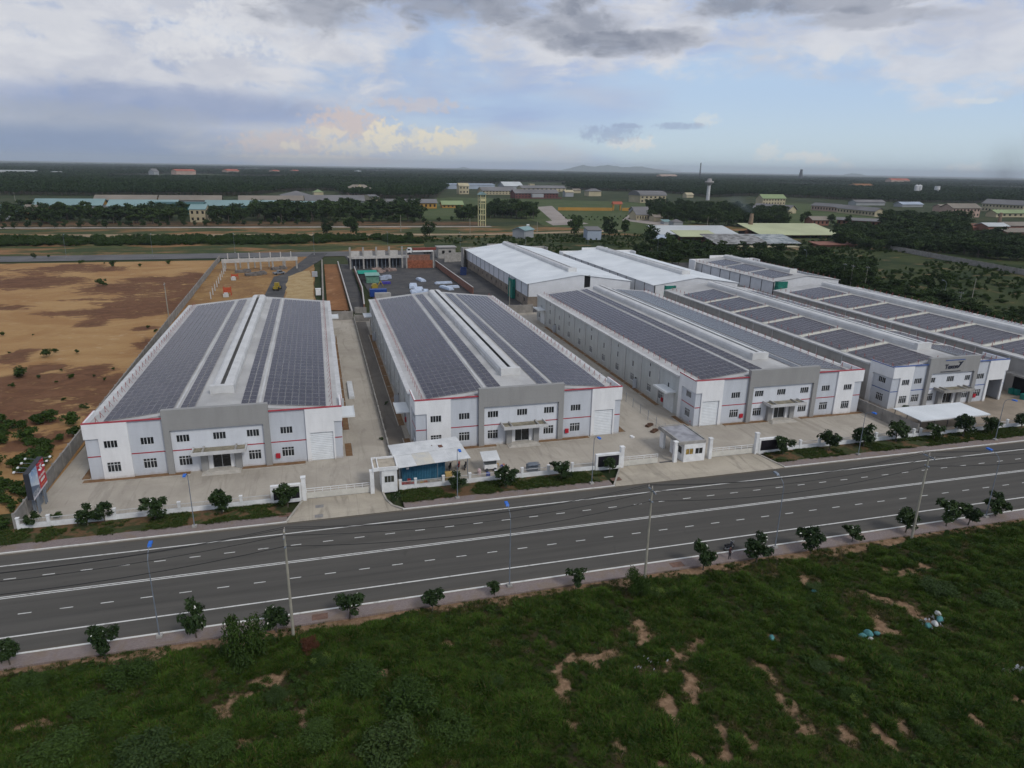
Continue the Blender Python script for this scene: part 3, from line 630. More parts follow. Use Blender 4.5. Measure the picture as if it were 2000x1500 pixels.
    for sd in sides:
        lf = (sd == 'left') != mirror   # which local side in unflipped space
        s_u = 0.0 if sd == 'left' else W_
        O = (s_u, L, 0) if sd == 'left' else (s_u, 0, 0); U = (0, -1, 0) if sd == 'left' else (0, 1, 0)
        yy = (lambda y: L - y) if sd == 'left' else (lambda y: y)
        seen = sd == side
        D = 6.0
        N = -1 if sd == 'left' else 1
        m = MB(); xo = s_u + N * .02
        def seg(mm, ya, yb, za, zb, off, hs=(), th=.28):
            a, bb = sorted((yy(ya), yy(yb))); mm.wall((s_u + N * off, O[1], 0), U, a, bb, za, zb, [(*sorted((yy(h[0]), yy(h[1]))), h[2], h[3]) for h in hs], th)
        if front:
            seg(m, .02, D, 6.45, H, .02); seg(m, D - 1.1, D, 0, 6.45, .02); m.build('corner_block', M_WHITE, root)
            hs = [(2.6 - .9, 2.6 + .9, zu, zu + 1.15), (2.6 - .9, 2.6 + .9, zl, zl + 1.55)] if seen else []
            m = MB(); seg(m, .02, D - 1.1, 0, 6.45, -.2, hs, .2); m.build('corner_wall', M_LGREY, root)
            a = (s_u - .0 + .18, .05, 3.55, s_u + .2, D - 1.1, 3.72) if sd == 'left' else (s_u - .2, .05, 3.55, s_u - .18, D - 1.1, 3.72)
            MB().box(*a).build('trim_line', accent, root)
            a = (s_u - .06, .0, H - .14, s_u - .022, D, H + .06) if sd == 'left' else (s_u + .022, .0, H - .14, s_u + .06, D, H + .06)
            MB().box(*a).build('trim_line', accent, root)
            if seen:
                for k, z in (('up', zu), ('lo', zl)): window(root, k, (s_u - N * .2 + (-N) * .05, 2.6, z), -PI / 2 if sd == 'left' else PI / 2)
        y1 = D if front else .0
        nb = 11; bay = (L - y1) / nb; hs = []; wins = []
        if seen and sidewin:
            for k in range(nb):
                yc = y1 + bay * (k + .5)
                if k not in (0, nb - 1): hs.append((yc - .9, yc + .9, zl, zl + 1.55)); wins.append(('lo', yc, zl))
                elif k == 0: hs.append((yc + 2.9 - .9, yc + 2.9 + .9, zl, zl + 1.55)); wins.append(('lo', yc + 2.9, zl))
                else: hs.append((yc + 2.0 - .9, yc + 2.0 + .9, zl, zl + 1.55)); wins.append(('lo', yc + 2.0, zl))
                hs.append((yc - .35, yc + .35, 4.2, 5.5)); wins.append(('slit', yc, 4.2))
                if k % 2 == 1: hs.append((yc - .3, yc + .3, 6.5, 7.2)); wins.append(('sq', yc, 6.5))
        m = MB(); seg(m, y1, L, 0, eave - .3, 0, hs, .25); m.build('side_wall', wall, root)
        for k, yc, z in wins: window(root, k, (s_u - N * .025, yc, z), -PI / 2 if sd == 'left' else PI / 2)
        pil = MB(); pil.box(-.09, -.11, 0, .09, .11, eave - .3); pd = pil.data('downpipe', M_CAP)
        for k in range(nb): link('downpipe', pd, root, (s_u + N * .09, y1 + bay * (k + 1) - .2, 0))
        if seen and not sidewin:
            for k in range(nb): MB().box(-.03, -.9, 0, .03, .9, 1.1).build('blind_panel', M_BARE, root, (s_u + N * .02, y1 + bay * (k + .5), 4.5))
        # eave gutter
        a, bb = sorted((s_u + N * .35, s_u - N * .45)); MB().box(a, y1 + .01, eave - .3, bb, L, eave + .05).build('eave_gutter', M_CAP, root)
        # loading doors with canopies, near the front and at the rear
        for yc in ((y1 + bay * .5 - .6, L - bay * .5 - 1.2) if sidewin else (y1 + bay * .5,)):
            e = link('loading_bay', None, root, (s_u, yc, 0))
            m = MB(); a, bb = sorted((N * .004, N * .06)); m.box(a, -1.9, 0, bb, 1.9, 4.0).build('roller_door', M_SHUT if sidewin else M_DARK, e)
            a, bb = sorted((N * .004, N * 2.3)); m = MB(); m.box(a, -2.6, 4.35, bb, 2.6, 4.62)
            a2, b2_ = sorted((N * 2.2, N * 2.3)); m.box(a2, -2.6, 4.62, b2_, 2.6, 4.75); m.build('canopy', M_WROOF if sidewin else M_CONC, e)
        if seen and sidewin:
            for yc in (y1 + bay * 2.25, y1 + bay * 9 - 1.0):
                a, bb = sorted((N * .004, N * .05)); MB().box(a, -.5, 0, bb, .5, 2.3).build('side_door', M_DARK, root, (s_u, yc, 0))
                a, bb = sorted((N * .05, N * .95)); MB().box(a, -.53, 0, bb, -.49, 2.2).build('open_door_leaf', M_LGREY, root, (s_u, yc, 0))
            a, bb = sorted((N * .004, N * .25)); MB().box(a, -.3, .9, bb, .3, 1.7).build('fire_hose_box', M_FIRE, root, (s_u, y1 + bay * .5 + 1.9, 0))
    # --- rear gable, roof
    MB().prism([(0, 0), (W_, 0), (W_, eave - .16), (c, ridge - .16), (0, eave - .16)], L - .26, L - .01).build('rear_gable', wall, root)
    yf = .42 if front else .01
    MB().prism([(.3, eave - .35), (W_ - .3, eave - .35), (W_ - .3, eave - .13), (c, ridge - .16), (.3, eave - .13)], yf, yf + .15).build('front_gable', M_CAP if front else M_WHITE if groups is None else wall, root)
    ry0 = yf + .16 if front else .0
    for s in (-1, 1):
        pr = [(c, ridge), (c + s * c, eave), (c + s * c, eave - .12), (c, ridge - .12)]
        MB().prism(pr if s < 0 else pr[::-1], ry0, L + .1).build('roof_sheet', M_ROOF, root)
        if fields is None:
            a = c + s * 5.95; MB().obox((a, (ry0 + L) / 2, eave + slope * (c - 5.95) + .05), (.15, 0, -s * slope * .15), (0, (L - ry0) / 2 - 1, 0), (0, 0, .045)).build('roof_walkway', M_CAP, root)
    vent(root, c, ridge, 7.5 if front else 10, L - 4)
    # --- panels
    cols = fields or [3.8, 4.9] + [6.95 + PW * k for k in range(9)]
    spots = []
    if groups is None: rows = [1.9 + PL * (k + .5) + .012 * k for k in range(int((L - 4) / (PL + .012)))]
    else:
        rows = []
        for (ya, n) in groups: rows += [ya + PL * (k + .5) for k in range(n)]
    for y in rows:
        for q in cols:
            for s in (-1, 1): spots.append((y, s, q))
    spots.sort(key=lambda p: (p[0] + p[1] * (0 if groups is None else 6), p[2]))
    rest = MB(); base_v = [tuple(v.co) for v in PANEL.vertices]; base_f = [tuple(p.vertices) for p in PANEL.polygons]; base_m = [p.material_index for p in PANEL.polygons]
    roofpanels = link('solar_array', None, root)
    for k, (y, s, q) in enumerate(spots):
        z = eave + slope * (c - q) + .13
        if k < n_obj:
            o = link('solar_panel', PANEL, roofpanels, (c + s * q, y, z)); o.rotation_euler = (random.gauss(0, .004), s * ang + random.gauss(0, .005), random.gauss(0, .002))
        else:
            i = len(rest.v); ca, sa = math.cos(s * ang), math.sin(s * ang)
            rest.v += [(c + s * q + vx * ca + vz * sa, y + vy, z - vx * sa + vz * ca) for vx, vy, vz in base_v]
            rest.f += [tuple(i + j for j in f_) for f_ in base_f]; rest.m += base_m
    if rest.v: rest.build('solar_panels', [M_ALU, M_SOLAR], roofpanels)['kind'] = 'stuff'
    # --- fall-protection posts along the eaves
    for s in (-1, 1):
        if s > 0 and not rightposts: continue
        y = ry0 + 1.2
        while y < L - .5:
            q = c - 1.35; o = link('safety_post', SPOST, root, (c + s * q, y, eave + slope * 1.35), 0 if s < 0 else PI); y += 2.55
    if groups:
        for (ya, n) in groups:
            for s in (-1, 1):
                for q in np.arange(3.6, c - 2.0, 2.3): link('safety_post', SPOST, root, (c + s * q, ya - 1.0, eave + slope * (c - q)), PI / 2)
        for (ya, n) in groups[1:]:
            for s in (-1, 1): MB().obox((c + s * (c / 2 + 1), ya - 1.1, eave + slope * (c / 2 - 1) + .04), (c / 2 - 1.6, 0, -s * slope * (c / 2 - 1.6)), (0, .55, 0), (0, 0, .03)).build('roof_walkway', mat('cream_walkway', (.60, .585, .50), .7, .1, 1), root)
    # planted strip and kerb along the foot of the walls
    return root

FA = dict(bounds=[0, 5.9, 10.6, 25.5, 30.8, 36.4], up=[3.4, 8.2, 13.1, 18.2, 23.0, 27.9], lo=[3.4, 8.2, 13.1, 23.0, 27.9], door=(31.4, 34.9, 4.8))
FY = 105.85
A = warehouse('solar-roofed warehouse nearest the red billboard, leftmost of the row', -34.5, FY, 36.4, 95.5, FA, side='right', sidewin=True, n_obj=300)
B = warehouse('solar-roofed warehouse standing behind the blue container shed', 13.4, FY, 36.4, 95.5, FA, n_obj=300)
C = warehouse('solar-roofed warehouse with red trims whose roller door is on the left', 64.4, FY, 36.4, 95.5, FA, mirror=True, n_obj=240, rightposts=True)
FD = dict(bounds=[0, 4.9, 8.3, 20.9, 24.1, 29.2], up=[3.3, 6.6, 10.1, 14.6, 19.0, 22.5], lo=[3.3, 6.6, 10.1, 19.0, 22.5], door=(24.7, 28.3, 4.6), shut=False, cw='tri')
GR = [(1.6 + 14.4 * k, 6) for k in range(6)]
D = warehouse('blue-trimmed warehouse with a dark logo on its grey front', 107.9, FY, 29.2, 96.0, FD, accent=M_BLUE, groups=GR, fields=[3.6 + PW * k for k in range(10)], n_obj=140, wall=M_BARE, sidewin=False)
E = warehouse('warehouse at the right edge behind the blue-trimmed one', 144.0, 103.0, 33.0, 92.0, FD, groups=[(2.0 + 14.4 * k, 6) for k in range(6)], fields=[3.9 + PW * k for k in range(11)], n_obj=80, wall=M_BARE, sidewin=False, front=False)

# lettering on the blue-trimmed warehouse
M_INK = mat('sign_letters', (.012, .016, .035), .5, .1, 2)
def text(body, size, loc, rot, m, parent, extr=.03, name='lettering', shear=0.0, bold=0.0, ax='CENTER'):
    cu = bpy.data.curves.new(name, 'FONT'); cu.body = body; cu.size = size; cu.extrude = extr; cu.align_x = ax; cu.align_y = 'CENTER'; cu.shear = shear; cu.offset = bold
    cu.materials.append(m); o = bpy.data.objects.new(name, cu); COL.objects.link(o); o.parent = parent; o.location = loc; o.rotation_euler = rot
    dg = bpy.context.evaluated_depsgraph_get(); me = bpy.data.meshes.new_from_object(o.evaluated_get(dg)); q = link(name, me, parent, loc); q.rotation_euler = rot; bpy.data.objects.remove(o); return q
text('Texon', 1.28, (13.7, -.60, 8.25), (PI / 2, 0, 0), M_INK, D, shear=.12, bold=.03)
MB().prism([(15.35, 7.95), (15.6, 8.0), (16.5, 9.3), (15.95, 9.15), (15.2, 9.25), (15.8, 8.9)], -.64, -.56).build('logo_mark', M_INK, D)
MB().box(12.0, -.62, 9.55, 16.9, -.56, 9.70).build('sign_line', M_BLUE, D); MB().box(11.2, -.62, 7.2, 16.2, -.56, 7.33).build('sign_line', M_INK, D)

# soil strips with kerbs round the warehouse feet
for x0, w, l in ((-34.5, 36.4, 95.5), (13.4, 36.4, 95.5), (64.4, 36.4, 95.5)):
    mir = x0 > 60
    a0, a1 = (x0 - .9, x0 + 13.6); b0_, b1_ = (x0 + 20.4, x0 + 30.4)
    if mir: a0, a1, b0_, b1_ = x0 + 6.2, x0 + 16.0, x0 + 22.8, x0 + 37.1
    for xa, xb in ((a0, a1), (b0_, b1_)):
        o = MB().box(xa, FY - 1.25, 0, xb, FY - .02, .06).build('planting_strip', M_STRIP); o['kind'] = 'structure'
        MB().box(xa - .12, FY - 1.4, 0, xb + .12, FY - 1.25, .13).build('strip_kerb', M_KERB, o)
    for s, xx in ((-1, x0), (1, x0 + w)):
        ys = [FY + .5, FY + 6.4, FY + 12.5] + [FY + 12.5 + 8.1 * k for k in range(1, 10)]
        for k, (ya, yb) in enumerate(zip(ys[:-1], ys[1:])):
            if k == 1: continue
            xa, xb = sorted((xx + s * .3, xx + s * 1.35)); o = MB().box(xa, ya, 0, xb, yb - .5, .055).build('planting_strip', M_STRIP); o['kind'] = 'structure'
            xa, xb = sorted((xx + s * 1.35, xx + s * 1.5)); MB().box(xa, ya - .1, 0, xb, yb - .4, .12).build('strip_kerb', M_KERB, o)

# ------------------------------------------------------------------ white-roofed warehouses behind
M_BLOCK = mat('block_wall', (.235, .195, .155), .9, .2, .5, bump=.1); M_CLAD = mat('white_cladding', (.66, .67, .69), .6, .06, .4); M_STEEL = mat('dark_steel', (.06, .062, .07), .7, .1, 1)
M_TEALNET = mat('green_net', (.015, .16, .12), .8, .25, .8)
def rear_warehouse(label, x0, y0, W_, L, eave, ridge, roof, parapet, lower, nb=13, panels=None, hatch=True):
    root = thing('warehouse', label, 'warehouse', (x0, y0, 0), 0, 'white warehouses in the second row')
    c = W_ / 2; slope = (ridge - eave) / c
    lowh = 3.5; bay = L / nb
    hs = [(L - (bay * (k + .5) + .6), L - (bay * (k + .5) - .6), 1.4, 2.6) for k in range(nb)] if lower else []
    MB().wall((0, L, 0), (0, -1, 0), 0, L, 0, lowh, hs, .25).build('block_base', M_BLOCK if lower else M_BARE, root)
    if lower:
        for k in range(nb): MB().box(.1, bay * (k + .5) - .6, 1.4, .13, bay * (k + .5) + .6, 2.6).build('window', M_DARK, root)
    for k in range(nb): MB().box(.05, bay * k + .22, lowh, .2, bay * (k + 1) - .22, eave - .12).build('cladding_panel', M_CLAD, root)
    for k in range(nb + 1): MB().box(.0, bay * k - .2, lowh + .01, .22, bay * k + .2, eave - .12).build('steel_column', M_STEEL, root)
    hs = [(c * 1.08, c * 1.08 + 2.2, 5.2, 9.3)] if hatch else []
    # front gable in vertical cladding, block below
    top = lambda u: eave + slope * (c - abs(u - c)) - .12
    m = MB(); ub = [0, c * .5, c] + ([c * 1.08, c * 1.08 + 2.2] if hatch else []) + [c * 1.5, W_]
    for a, bb in zip(ub[:-1], ub[1:]):
        if hatch and abs(a - c * 1.08) < .01:
            m.prism([(a, lowh), (bb, lowh), (bb, 5.2), (a, 5.2)], .0, .2); MB().box(a, .3, 5.2, bb, .35, top(a)).build('hatch', M_DARK, root)
        else: m.prism([(a, lowh), (bb, lowh), (bb, top(bb)), (a, top(a))], .0, .2)
    m.build('front_gable', M_CLAD, root)
    MB().box(.25, .02, 0, W_, .25, lowh).build('front_base', M_BLOCK if lower else M_BARE, root)
    MB().prism([(0, 0), (W_, 0), (W_, eave - .13), (c, ridge - .13), (0, eave - .13)], L - .2, L).build('rear_gable', M_CLAD, root)
    MB().box(W_ - .2, .26, 0, W_, L - .21, eave - .13).build('side_wall', M_CLAD, root)
    for s in (-1, 1):
        pr = [(c, ridge), (c + s * (c + .5), eave - .05), (c + s * (c + .5), eave - .17), (c, ridge - .12)]
        MB().prism(pr if s < 0 else pr[::-1], -.3, L + .1).build('roof_sheet', roof, root)
    vent(root, c, ridge, 8, L - 3, 1.5)
    if parapet:
        MB().box(-2, L + .2, 0, W_ * .28, L + .6, eave + .9).box(W_ * .28, L + .2, 0, W_ * .68, L + .6, eave + 2.3).box(W_ * .68, L + .2, 0, W_ + 2, L + .6, eave + .9).box(-2, L - 4.5, 0, -1.7, L + .2, eave + .9).box(W_ + 1.7, L - 4.5, 0, W_ + 2, L + .2, eave + .9).build('street_front_wall', parapet, root)
    if panels:
        arr = link('solar_array', None, root); base_v = [tuple(v.co) for v in PANEL.vertices]; base_f = [tuple(p.vertices) for p in PANEL.polygons]; base_m = [p.material_index for p in PANEL.polygons]
        rest = MB(); ang = math.atan(slope)
        for ya, n in panels:
            for k in range(n):
                for q in [3.2 + PW * j for j in range(8)]:
                    for s in (-1, 1):
                        y = ya + PL * (k + .5); z = eave + slope * (c - q) + .13; i = len(rest.v); ca, sa = math.cos(s * ang), math.sin(s * ang)
                        rest.v += [(c + s * q + vx * ca + vz * sa, y + vy, z - vx * sa + vz * ca) for vx, vy, vz in base_v]; rest.f += [tuple(i + j for j in f_) for f_ in base_f]; rest.m += base_m
        rest.build('solar_panels', [M_ALU, M_SOLAR], arr)['kind'] = 'stuff'
        for s in (-1, 1):
            for y in np.arange(1.5, L, 3.0): link('safety_post', SPOST, root, (c + s * (c - .6), y, eave + slope * .6), 0 if s < 0 else PI)
    return root
rear_warehouse('bright white roofed warehouse with a brown block base, behind the second yard', 67.2, 221.5, 37.5, 103, 8.0, 10.6, M_WROOF, M_CONC, True, 13)
rear_warehouse('white roofed warehouse with stepped white street wall, middle of second row', 109.0, 211.5, 32.0, 92, 8.0, 10.2, M_WROOF, M_WHITE, False, 12, hatch=False)
H = rear_warehouse('grey roofed warehouse with solar panels at the end of second row', 155.6, 211.5, 27.5, 56, 8.0, 9.8, M_ROOF, M_WHITE, False, 8, panels=[(4, 7), (20.5, 7), (37, 6)], hatch=False)
# ------------------------------------------------------------------ fences, gates, guard houses
M_FWHITE = mat('fence_white', (.72, .72, .71), .75, .12, .8); M_RAIL = mat('fence_rail', (.55, .55, .54), .6, .1, 1); M_SIGN = mat('blank_black_board', (.018, .016, .022), .35, .2, 1)
M_BWALL = mat('boundary_block', (.26, .245, .225), .9, .2, .6, bump=.1); M_POLE = mat('galvanised_grey', (.20, .23, .27), .5, .1, 1, metal=.2); M_LBLUE = mat('lamp_blue', (.02, .14, .55), .45, .05, 1); M_CPOLE = mat('pole_concrete', (.30, .28, .225), .85, .15, .6)
FPOST = MB().box(-.17, -.17, 0, .17, .17, 1.55).box(-.22, -.22, 1.55, .22, .22, 1.66).data('fence_post', M_FWHITE)
def fence(label, x0, x1, posts, y=92.0):
    root = thing('boundary_fence', label, 'fence', ((x0 + x1) / 2, y, 0), 0, 'white front fences along the pavement'); mx = (x0 + x1) / 2
    MB().box(x0 - mx, -.1, 0, x1 - mx, .1, .68).build('base_wall', M_FWHITE, root)
    for p in posts: link('post', FPOST, root, (p - mx, 0, 0))
    ps = sorted(set([x0] + list(posts) + [x1]))
    for a, b2 in zip(ps[:-1], ps[1:]):
        if b2 - a < .6: continue
        m = MB(); a += .18; b2 -= .18; m.box(a - mx, -.03, 1.28, b2 - mx, .03, 1.34).box(a - mx, -.025, .74, b2 - mx, .025, .78)
        n = max(2, int((b2 - a) / .17))
        for k in range(1, n): xx = a + (b2 - a) * k / n - mx; m.box(xx - .009, -.009, .78, xx + .009, .009, 1.28)
        m.build('railing', M_RAIL, root)
    return root
def fr(a, b2, st): return [a + st * k for k in range(int((b2 - a) / st) + 1)]
fence('white front fence below the red billboard', -39.2, -8.5, [-39.0, -35.6, -28.0, -20.2, -12.4])
fence('white front fence in front of the blue container', 9.1, 39.5, [9.3, 11.5, 15.6, 19.6, 23.6, 27.7, 31.9, 35.8])
fence('white front fence between the second black sign and the carport', 73.2, 102, [73.4, 77.1, 80.9, 84.8, 88.7, 92.7, 96.8, 100.9])
fence('white front fence before the carport and rightmost yard', 102.2, 190, fr(102.4, 190, 4.0))
def signboard(label, x0, x1, y=92.0):
    w = x1 - x0; root = thing('entrance_sign', label, 'sign', (x0, y, 0), 0, 'blank black entrance signs')
    MB().box(0, -.28, 0, w, .28, .5).box(0, -.28, 2.35, w, .28, 2.65).box(0, -.28, .5, .35, .28, 2.35).box(w - .25, -.28, .5, w, .28, 2.35).build('surround', M_FWHITE, root)
    MB().box(.35, -.16, .5, w - .25, .16, 2.35).build('board', M_SIGN, root)
signboard('blank black sign wall left of the first gate', -8.5, -4.45)
signboard('blank black sign wall beside the half-open middle gate', 39.6, 43.75)
signboard('blank black sign wall right of the closed gate below the third warehouse', 68.75, 73.1)
def gatepost(label, x, y=92.0, h=3.45, r=.28):
    o = MB().box(-r, -r, 0, r, r, h).box(-r - .07, -r - .07, h, r + .07, r + .07, h + .16).build('gate_post', M_FWHITE, None, (x, y, 0)); tag(o, label, 'gate post', 'white gate posts')
gatepost('tall white gate post joined to the first black sign', -4.1); gatepost('tall white gate post beside the narrow guard house', 5.3); gatepost('tall white gate post joined to the second black sign', 44.05)
gatepost('tall white gate post left of the wide guard house', 53.4); gatepost('tall white gate post right of the wide guard house', 59.7); gatepost('tall white gate post joined to the third black sign', 68.4, h=3.6)
M_GATE = mat('gate_cream', (.58, .56, .50), .6, .08, 1)
def gate(label, x0, x1, y=92.25):
    w = x1 - x0; root = thing('sliding_gate', label, 'gate', (x0, y, 0), 0, 'cream sliding gates')
    MB().box(0, -.05, .08, w, .05, .95).build('kick_panel', M_GATE, root)
    m = MB().box(0, -.04, 1.55, w, .04, 1.62).box(0, -.04, 1.24, w, .04, 1.28)
    n = int(w / 1.1)
    for k in range(n + 1): xx = min(w - .03, max(.03, w * k / n)); m.box(xx - .03, -.03, .95, xx + .03, .03, 1.55)
    m.build('top_rail', M_FWHITE, root)
    for k in (.15, .85): MB().cyl((w * k, -.04, .07), (w * k, .04, .07), .07, None, 10).build('wheel', M_STEEL, root)
gate('closed cream sliding gate of the first yard', -3.8, 5.0); gate('cream sliding gate of the middle yard, half open', 44.35, 50.5); gate('closed cream sliding gate right of the wide guard house', 60.0, 68.1)
MB().box(50.9, 92.1, .02, 53.1, 92.4, .06).build('gate_track', M_STEEL)['kind'] = 'structure'
M_GROOF = mat('flat_roof_screed', (.40, .35, .28), .9, .2, .7); M_GROOF2 = mat('flat_roof_grey', (.30, .30, .32), .9, .25, .6)
# narrow guard house by the first gate
g1 = thing('guard_house', 'narrow white guard house by the first gate', 'guard house', (6.65, 91.7, 0))
MB().wall((0, 0, 0), (1, 0, 0), 0, 2.2, 0, 3.5, [(.4, 1.75, 1.5, 2.6)], .15).wall((0, 3.6, 0), (0, -1, 0), .16, 3.44, 0, 3.5, [], .15).wall((2.2, 0, 0), (0, 1, 0), .16, 3.44, 0, 3.5, [], .15).wall((2.2, 3.6, 0), (-1, 0, 0), 0, 2.2, 0, 3.5, [(.4, 1.3, 0, 2.2)], .15).build('wall', M_FWHITE, g1)
MB().box(-1.2, -.15, 3.5, 2.35, 3.9, 3.72).box(-1.2, -.15, 3.72, 2.35, .05, 4.0).box(-1.2, 3.7, 3.72, 2.35, 3.9, 4.0).box(-1.2, .05, 3.72, -1.02, 3.7, 4.0).box(2.17, .05, 3.72, 2.35, 3.7, 4.0).build('roof_slab', M_FWHITE, g1)
MB().poly([(-1.01, .06, 3.725), (2.16, .06, 3.725), (2.16, 3.69, 3.725), (-1.01, 3.69, 3.725)]).build('roof_screed', M_GROOF, g1); MB().box(-.5, .06, 3.73, -.35, 3.69, 3.98).build('roof_beam', M_FWHITE, g1)
w_ = MB().box(.4, .02, 1.5, 1.75, .07, 1.56).box(.4, .02, 2.54, 1.75, .07, 2.6).box(.82, .02, 1.56, .87, .07, 2.54).box(1.27, .02, 1.56, 1.32, .07, 2.54).build('window', M_FRAME, g1)
MB().box(.41, .08, 1.51, 1.74, .1, 2.59).build('pane', mat('olive_glass', (.055, .055, .042), .15, .3, 1, spec=.5), w_)
# wide guard house between the gates
g2 = thing('guard_house', 'wide white guard house with grey flat roof between two gates', 'guard house', (54.7, 91.5, 0))
MB().wall((0, 0, 0), (1, 0, 0), 0, 3.8, 0, 3.1, [(.35, 1.65, 1.25, 2.3), (2.05, 3.35, 1.25, 2.3)], .15).wall((0, 4.6, 0), (0, -1, 0), .16, 4.44, 0, 3.1, [(2.6, 3.8, 1.1, 2.3), (.9, 1.9, 0, 2.3)], .15).wall((3.8, 0, 0), (0, 1, 0), .16, 4.44, 0, 3.1, [], .15).wall((3.8, 4.6, 0), (-1, 0, 0), 0, 3.8, 0, 3.1, [], .15).build('wall', M_FWHITE, g2)
MB().box(-1.0, -.02, 3.1, 3.85, 7.4, 3.55).build('roof_slab', M_CONC, g2); MB().poly([(-.7, .3, 3.555), (3.5, .3, 3.555), (3.5, 7.0, 3.555), (-.7, 7.0, 3.555)]).build('roof_screed', M_GROOF2, g2)
MB().box(-.95, .25, 3.56, -.75, 7.1, 3.72).box(3.6, .25, 3.56, 3.78, 7.1, 3.72).box(-.75, 7.1, 3.56, 3.6, 7.3, 3.72).build('roof_upstand', M_CONC, g2)
MB().box(-.6, 5.9, 0, -.2, 7.2, 3.1).build('roof_pier', M_FWHITE, g2)
M_CURT = mat('yellow_curtain', (.30, .20, .05), .7, .35, 3)
for a, b2, mm in ((.35, 1.65, M_CURT), (2.05, 3.35, M_GLASS)):
    w_ = MB().box(a, .02, 1.25, b2, .07, 1.3).box(a, .02, 2.25, b2, .07, 2.3).box((a + b2) / 2 - .03, .02, 1.3, (a + b2) / 2 + .03, .07, 2.25).build('window', M_FRAME, g2); MB().box(a, .08, 1.26, b2, .1, 2.29).build('pane', mm, w_)
MB().box(.08, .8, 1.1, .1, 2.0, 2.3).build('window', M_GLASS, g2); MB().box(.08, 2.7, 0, .1, 3.7, 2.3).build('door', mat('red_door', (.16, .05, .045), .6, .1, 2), g2)

# ------------------------------------------------------------------ boundary walls
def blockwall(label, pts, h, step=4.0, th=.11, m=M_BWALL, capm=None, name='boundary_wall'):
    root = thing(name, label, 'wall', (pts[0][0], pts[0][1], 0), 0, 'grey plot walls'); o = Vector((pts[0][0], pts[0][1], 0)); mm = MB(); pp = []
    for a, b2 in zip(pts[:-1], pts[1:]):
        a = Vector((*a, 0)) - o; b2 = Vector((*b2, 0)) - o; d = b2 - a; L = d.length; d /= L; n = Vector((-d.y, d.x, 0))
        mm.obox((a + b2) / 2 + Vector((0, 0, h / 2 - .1)), d * L / 2, n * th, Vector((0, 0, h / 2 + .1)))
        k = 0
        while k < L: pp.append((a + d * k, math.atan2(d.y, d.x))); k += step
    mm.build('wall_panel', m, root)
    pd = MB().box(-.15, -th - .07, -.1, .15, th + .07, h + .12).data('pillar', capm or m)
    for p, r in pp: link('pillar', pd, root, p, r)
    return root
blockwall('grey block wall running back beside the red billboard', [(-39.4, 92.2), (-42.8, 213)], 2.1)
blockwall('grey block wall between the bare lot and the rear sandy plot', [(-42.9, 214), (-46.3, 362)], 2.2, 5.0)
blockwall('low wall with posts dividing the first two yards', [(9.15, 96.5), (9.15, 212)], .95, 3.4, .09, mat('divider_wall', (.30, .285, .26), .9, .2, .7), M_CONC)
blockwall('grey wall between the third yard and the blue-trimmed warehouse', [(102.0, 92.4), (102.0, 118)], 2.3, 4.2, .12)
blockwall('grey wall closing the back of the first yard', [(2.6, 212.7), (9.0, 212.7)], 2.6)
blockwall('grey wall closing the back of the second yard', [(9.3, 209.5), (13.6, 209.5)], 2.0)
blockwall('grey wall closing the gap behind second and third warehouses', [(50.2, 212.7), (66.4, 212.7)], 2.6)
p0, p1 = G(1735, 487), G(2000, 537); blockwall('long grey wall crossing the green fields on the right', [(p0.x, p0.y), (p1.x, p1.y), (p1.x + (p1.x - p0.x) * .6, p1.y + (p1.y - p0.y) * .6)], 2.6, 8.0, .12)
# wire mesh fence between the second and third yards
mf = thing('mesh_fence', 'thin wire mesh fence between the second and third yards', 'fence', (57.6, 100.2, 0)); m = MB()
fp = [(0, 0)] + [(.0 + .13 * k, 3.6 * k) for k in range(1, 12)]
for a, b2 in zip(fp[:-1], fp[1:]):
    for z in (.15, .55, .95, 1.35, 1.75): m.bar((*a, z), (*b2, z), .012)
m.build('wires', M_POLE, mf)
pd = MB().cyl((0, 0, 0), (0, 0, 1.95), .045, None, 6).data('post', M_POLE)
for a in fp: link('post', pd, mf, (*a, 0))

# ------------------------------------------------------------------ billboard
bb = thing('billboard', 'red and blue advertising billboard on steel posts in the first yard', 'billboard', (-38.4, 97.9, 0), math.radians(93))
for x in (-1.7, -1.15, 1.15, 1.7): MB().box(x - .08, -.35, 0, x + .08, -.19, 3.0).build('post', M_POLE, bb); MB().box(x - .08, .19, 0, x + .08, .35, 3.0).build('post', M_POLE, bb)
for z in (.9, 1.9):
    MB().bar((-1.7, -.27, z), (-1.15, .27, z + .7), .03).bar((1.15, -.27, z), (1.7, .27, z + .7), .03).build('brace', M_POLE, bb)
MB().box(-3.0, -.32, 2.6, 3.0, .32, 6.3).build('frame', mat('billboard_frame', (.035, .037, .045), .6, .1, 1), bb)
# printed face: sky and factory on the left, red on the right
mb = bpy.data.materials.new('printed_picture'); mb.use_nodes = True; t = NT(mb.node_tree); b = t.n['Principled BSDF']; b.inputs['Roughness'].default_value = .5
oc = t.new('ShaderNodeTexCoord').outputs['Object']; x, y, z = t.sep(oc); n = t.noise(oc, 1.6, 4)
sk = t.mix(t.ss(z, 4.0, 6.2), (.55, .62, .70), (.22, .36, .58)); sk = t.mix(t.ss(n, .5, .7), sk, (.7, .74, .78))
low = t.mix(t.ss(t.noise(oc, 3, 3), .4, .6), (.42, .44, .48), (.10, .12, .17))
k = t.mix(t.ss(t.add(z, t.mul(x, .35)), 3.5, 3.4), sk, (.09, .13, .20)); k = t.mix(t.ss(z, 3.45, 3.35), k, low); t.l.new(k, b.inputs['Base Color'])
MB().box(-2.9, -.35, 2.7, .0, -.325, 6.2).build('picture_panel', mb, bb); MB().box(.003, -.35, 2.7, 2.9, -.325, 6.2).build('red_panel', mat('billboard_red', (.50, .02, .035), .5, .1, 1), bb)
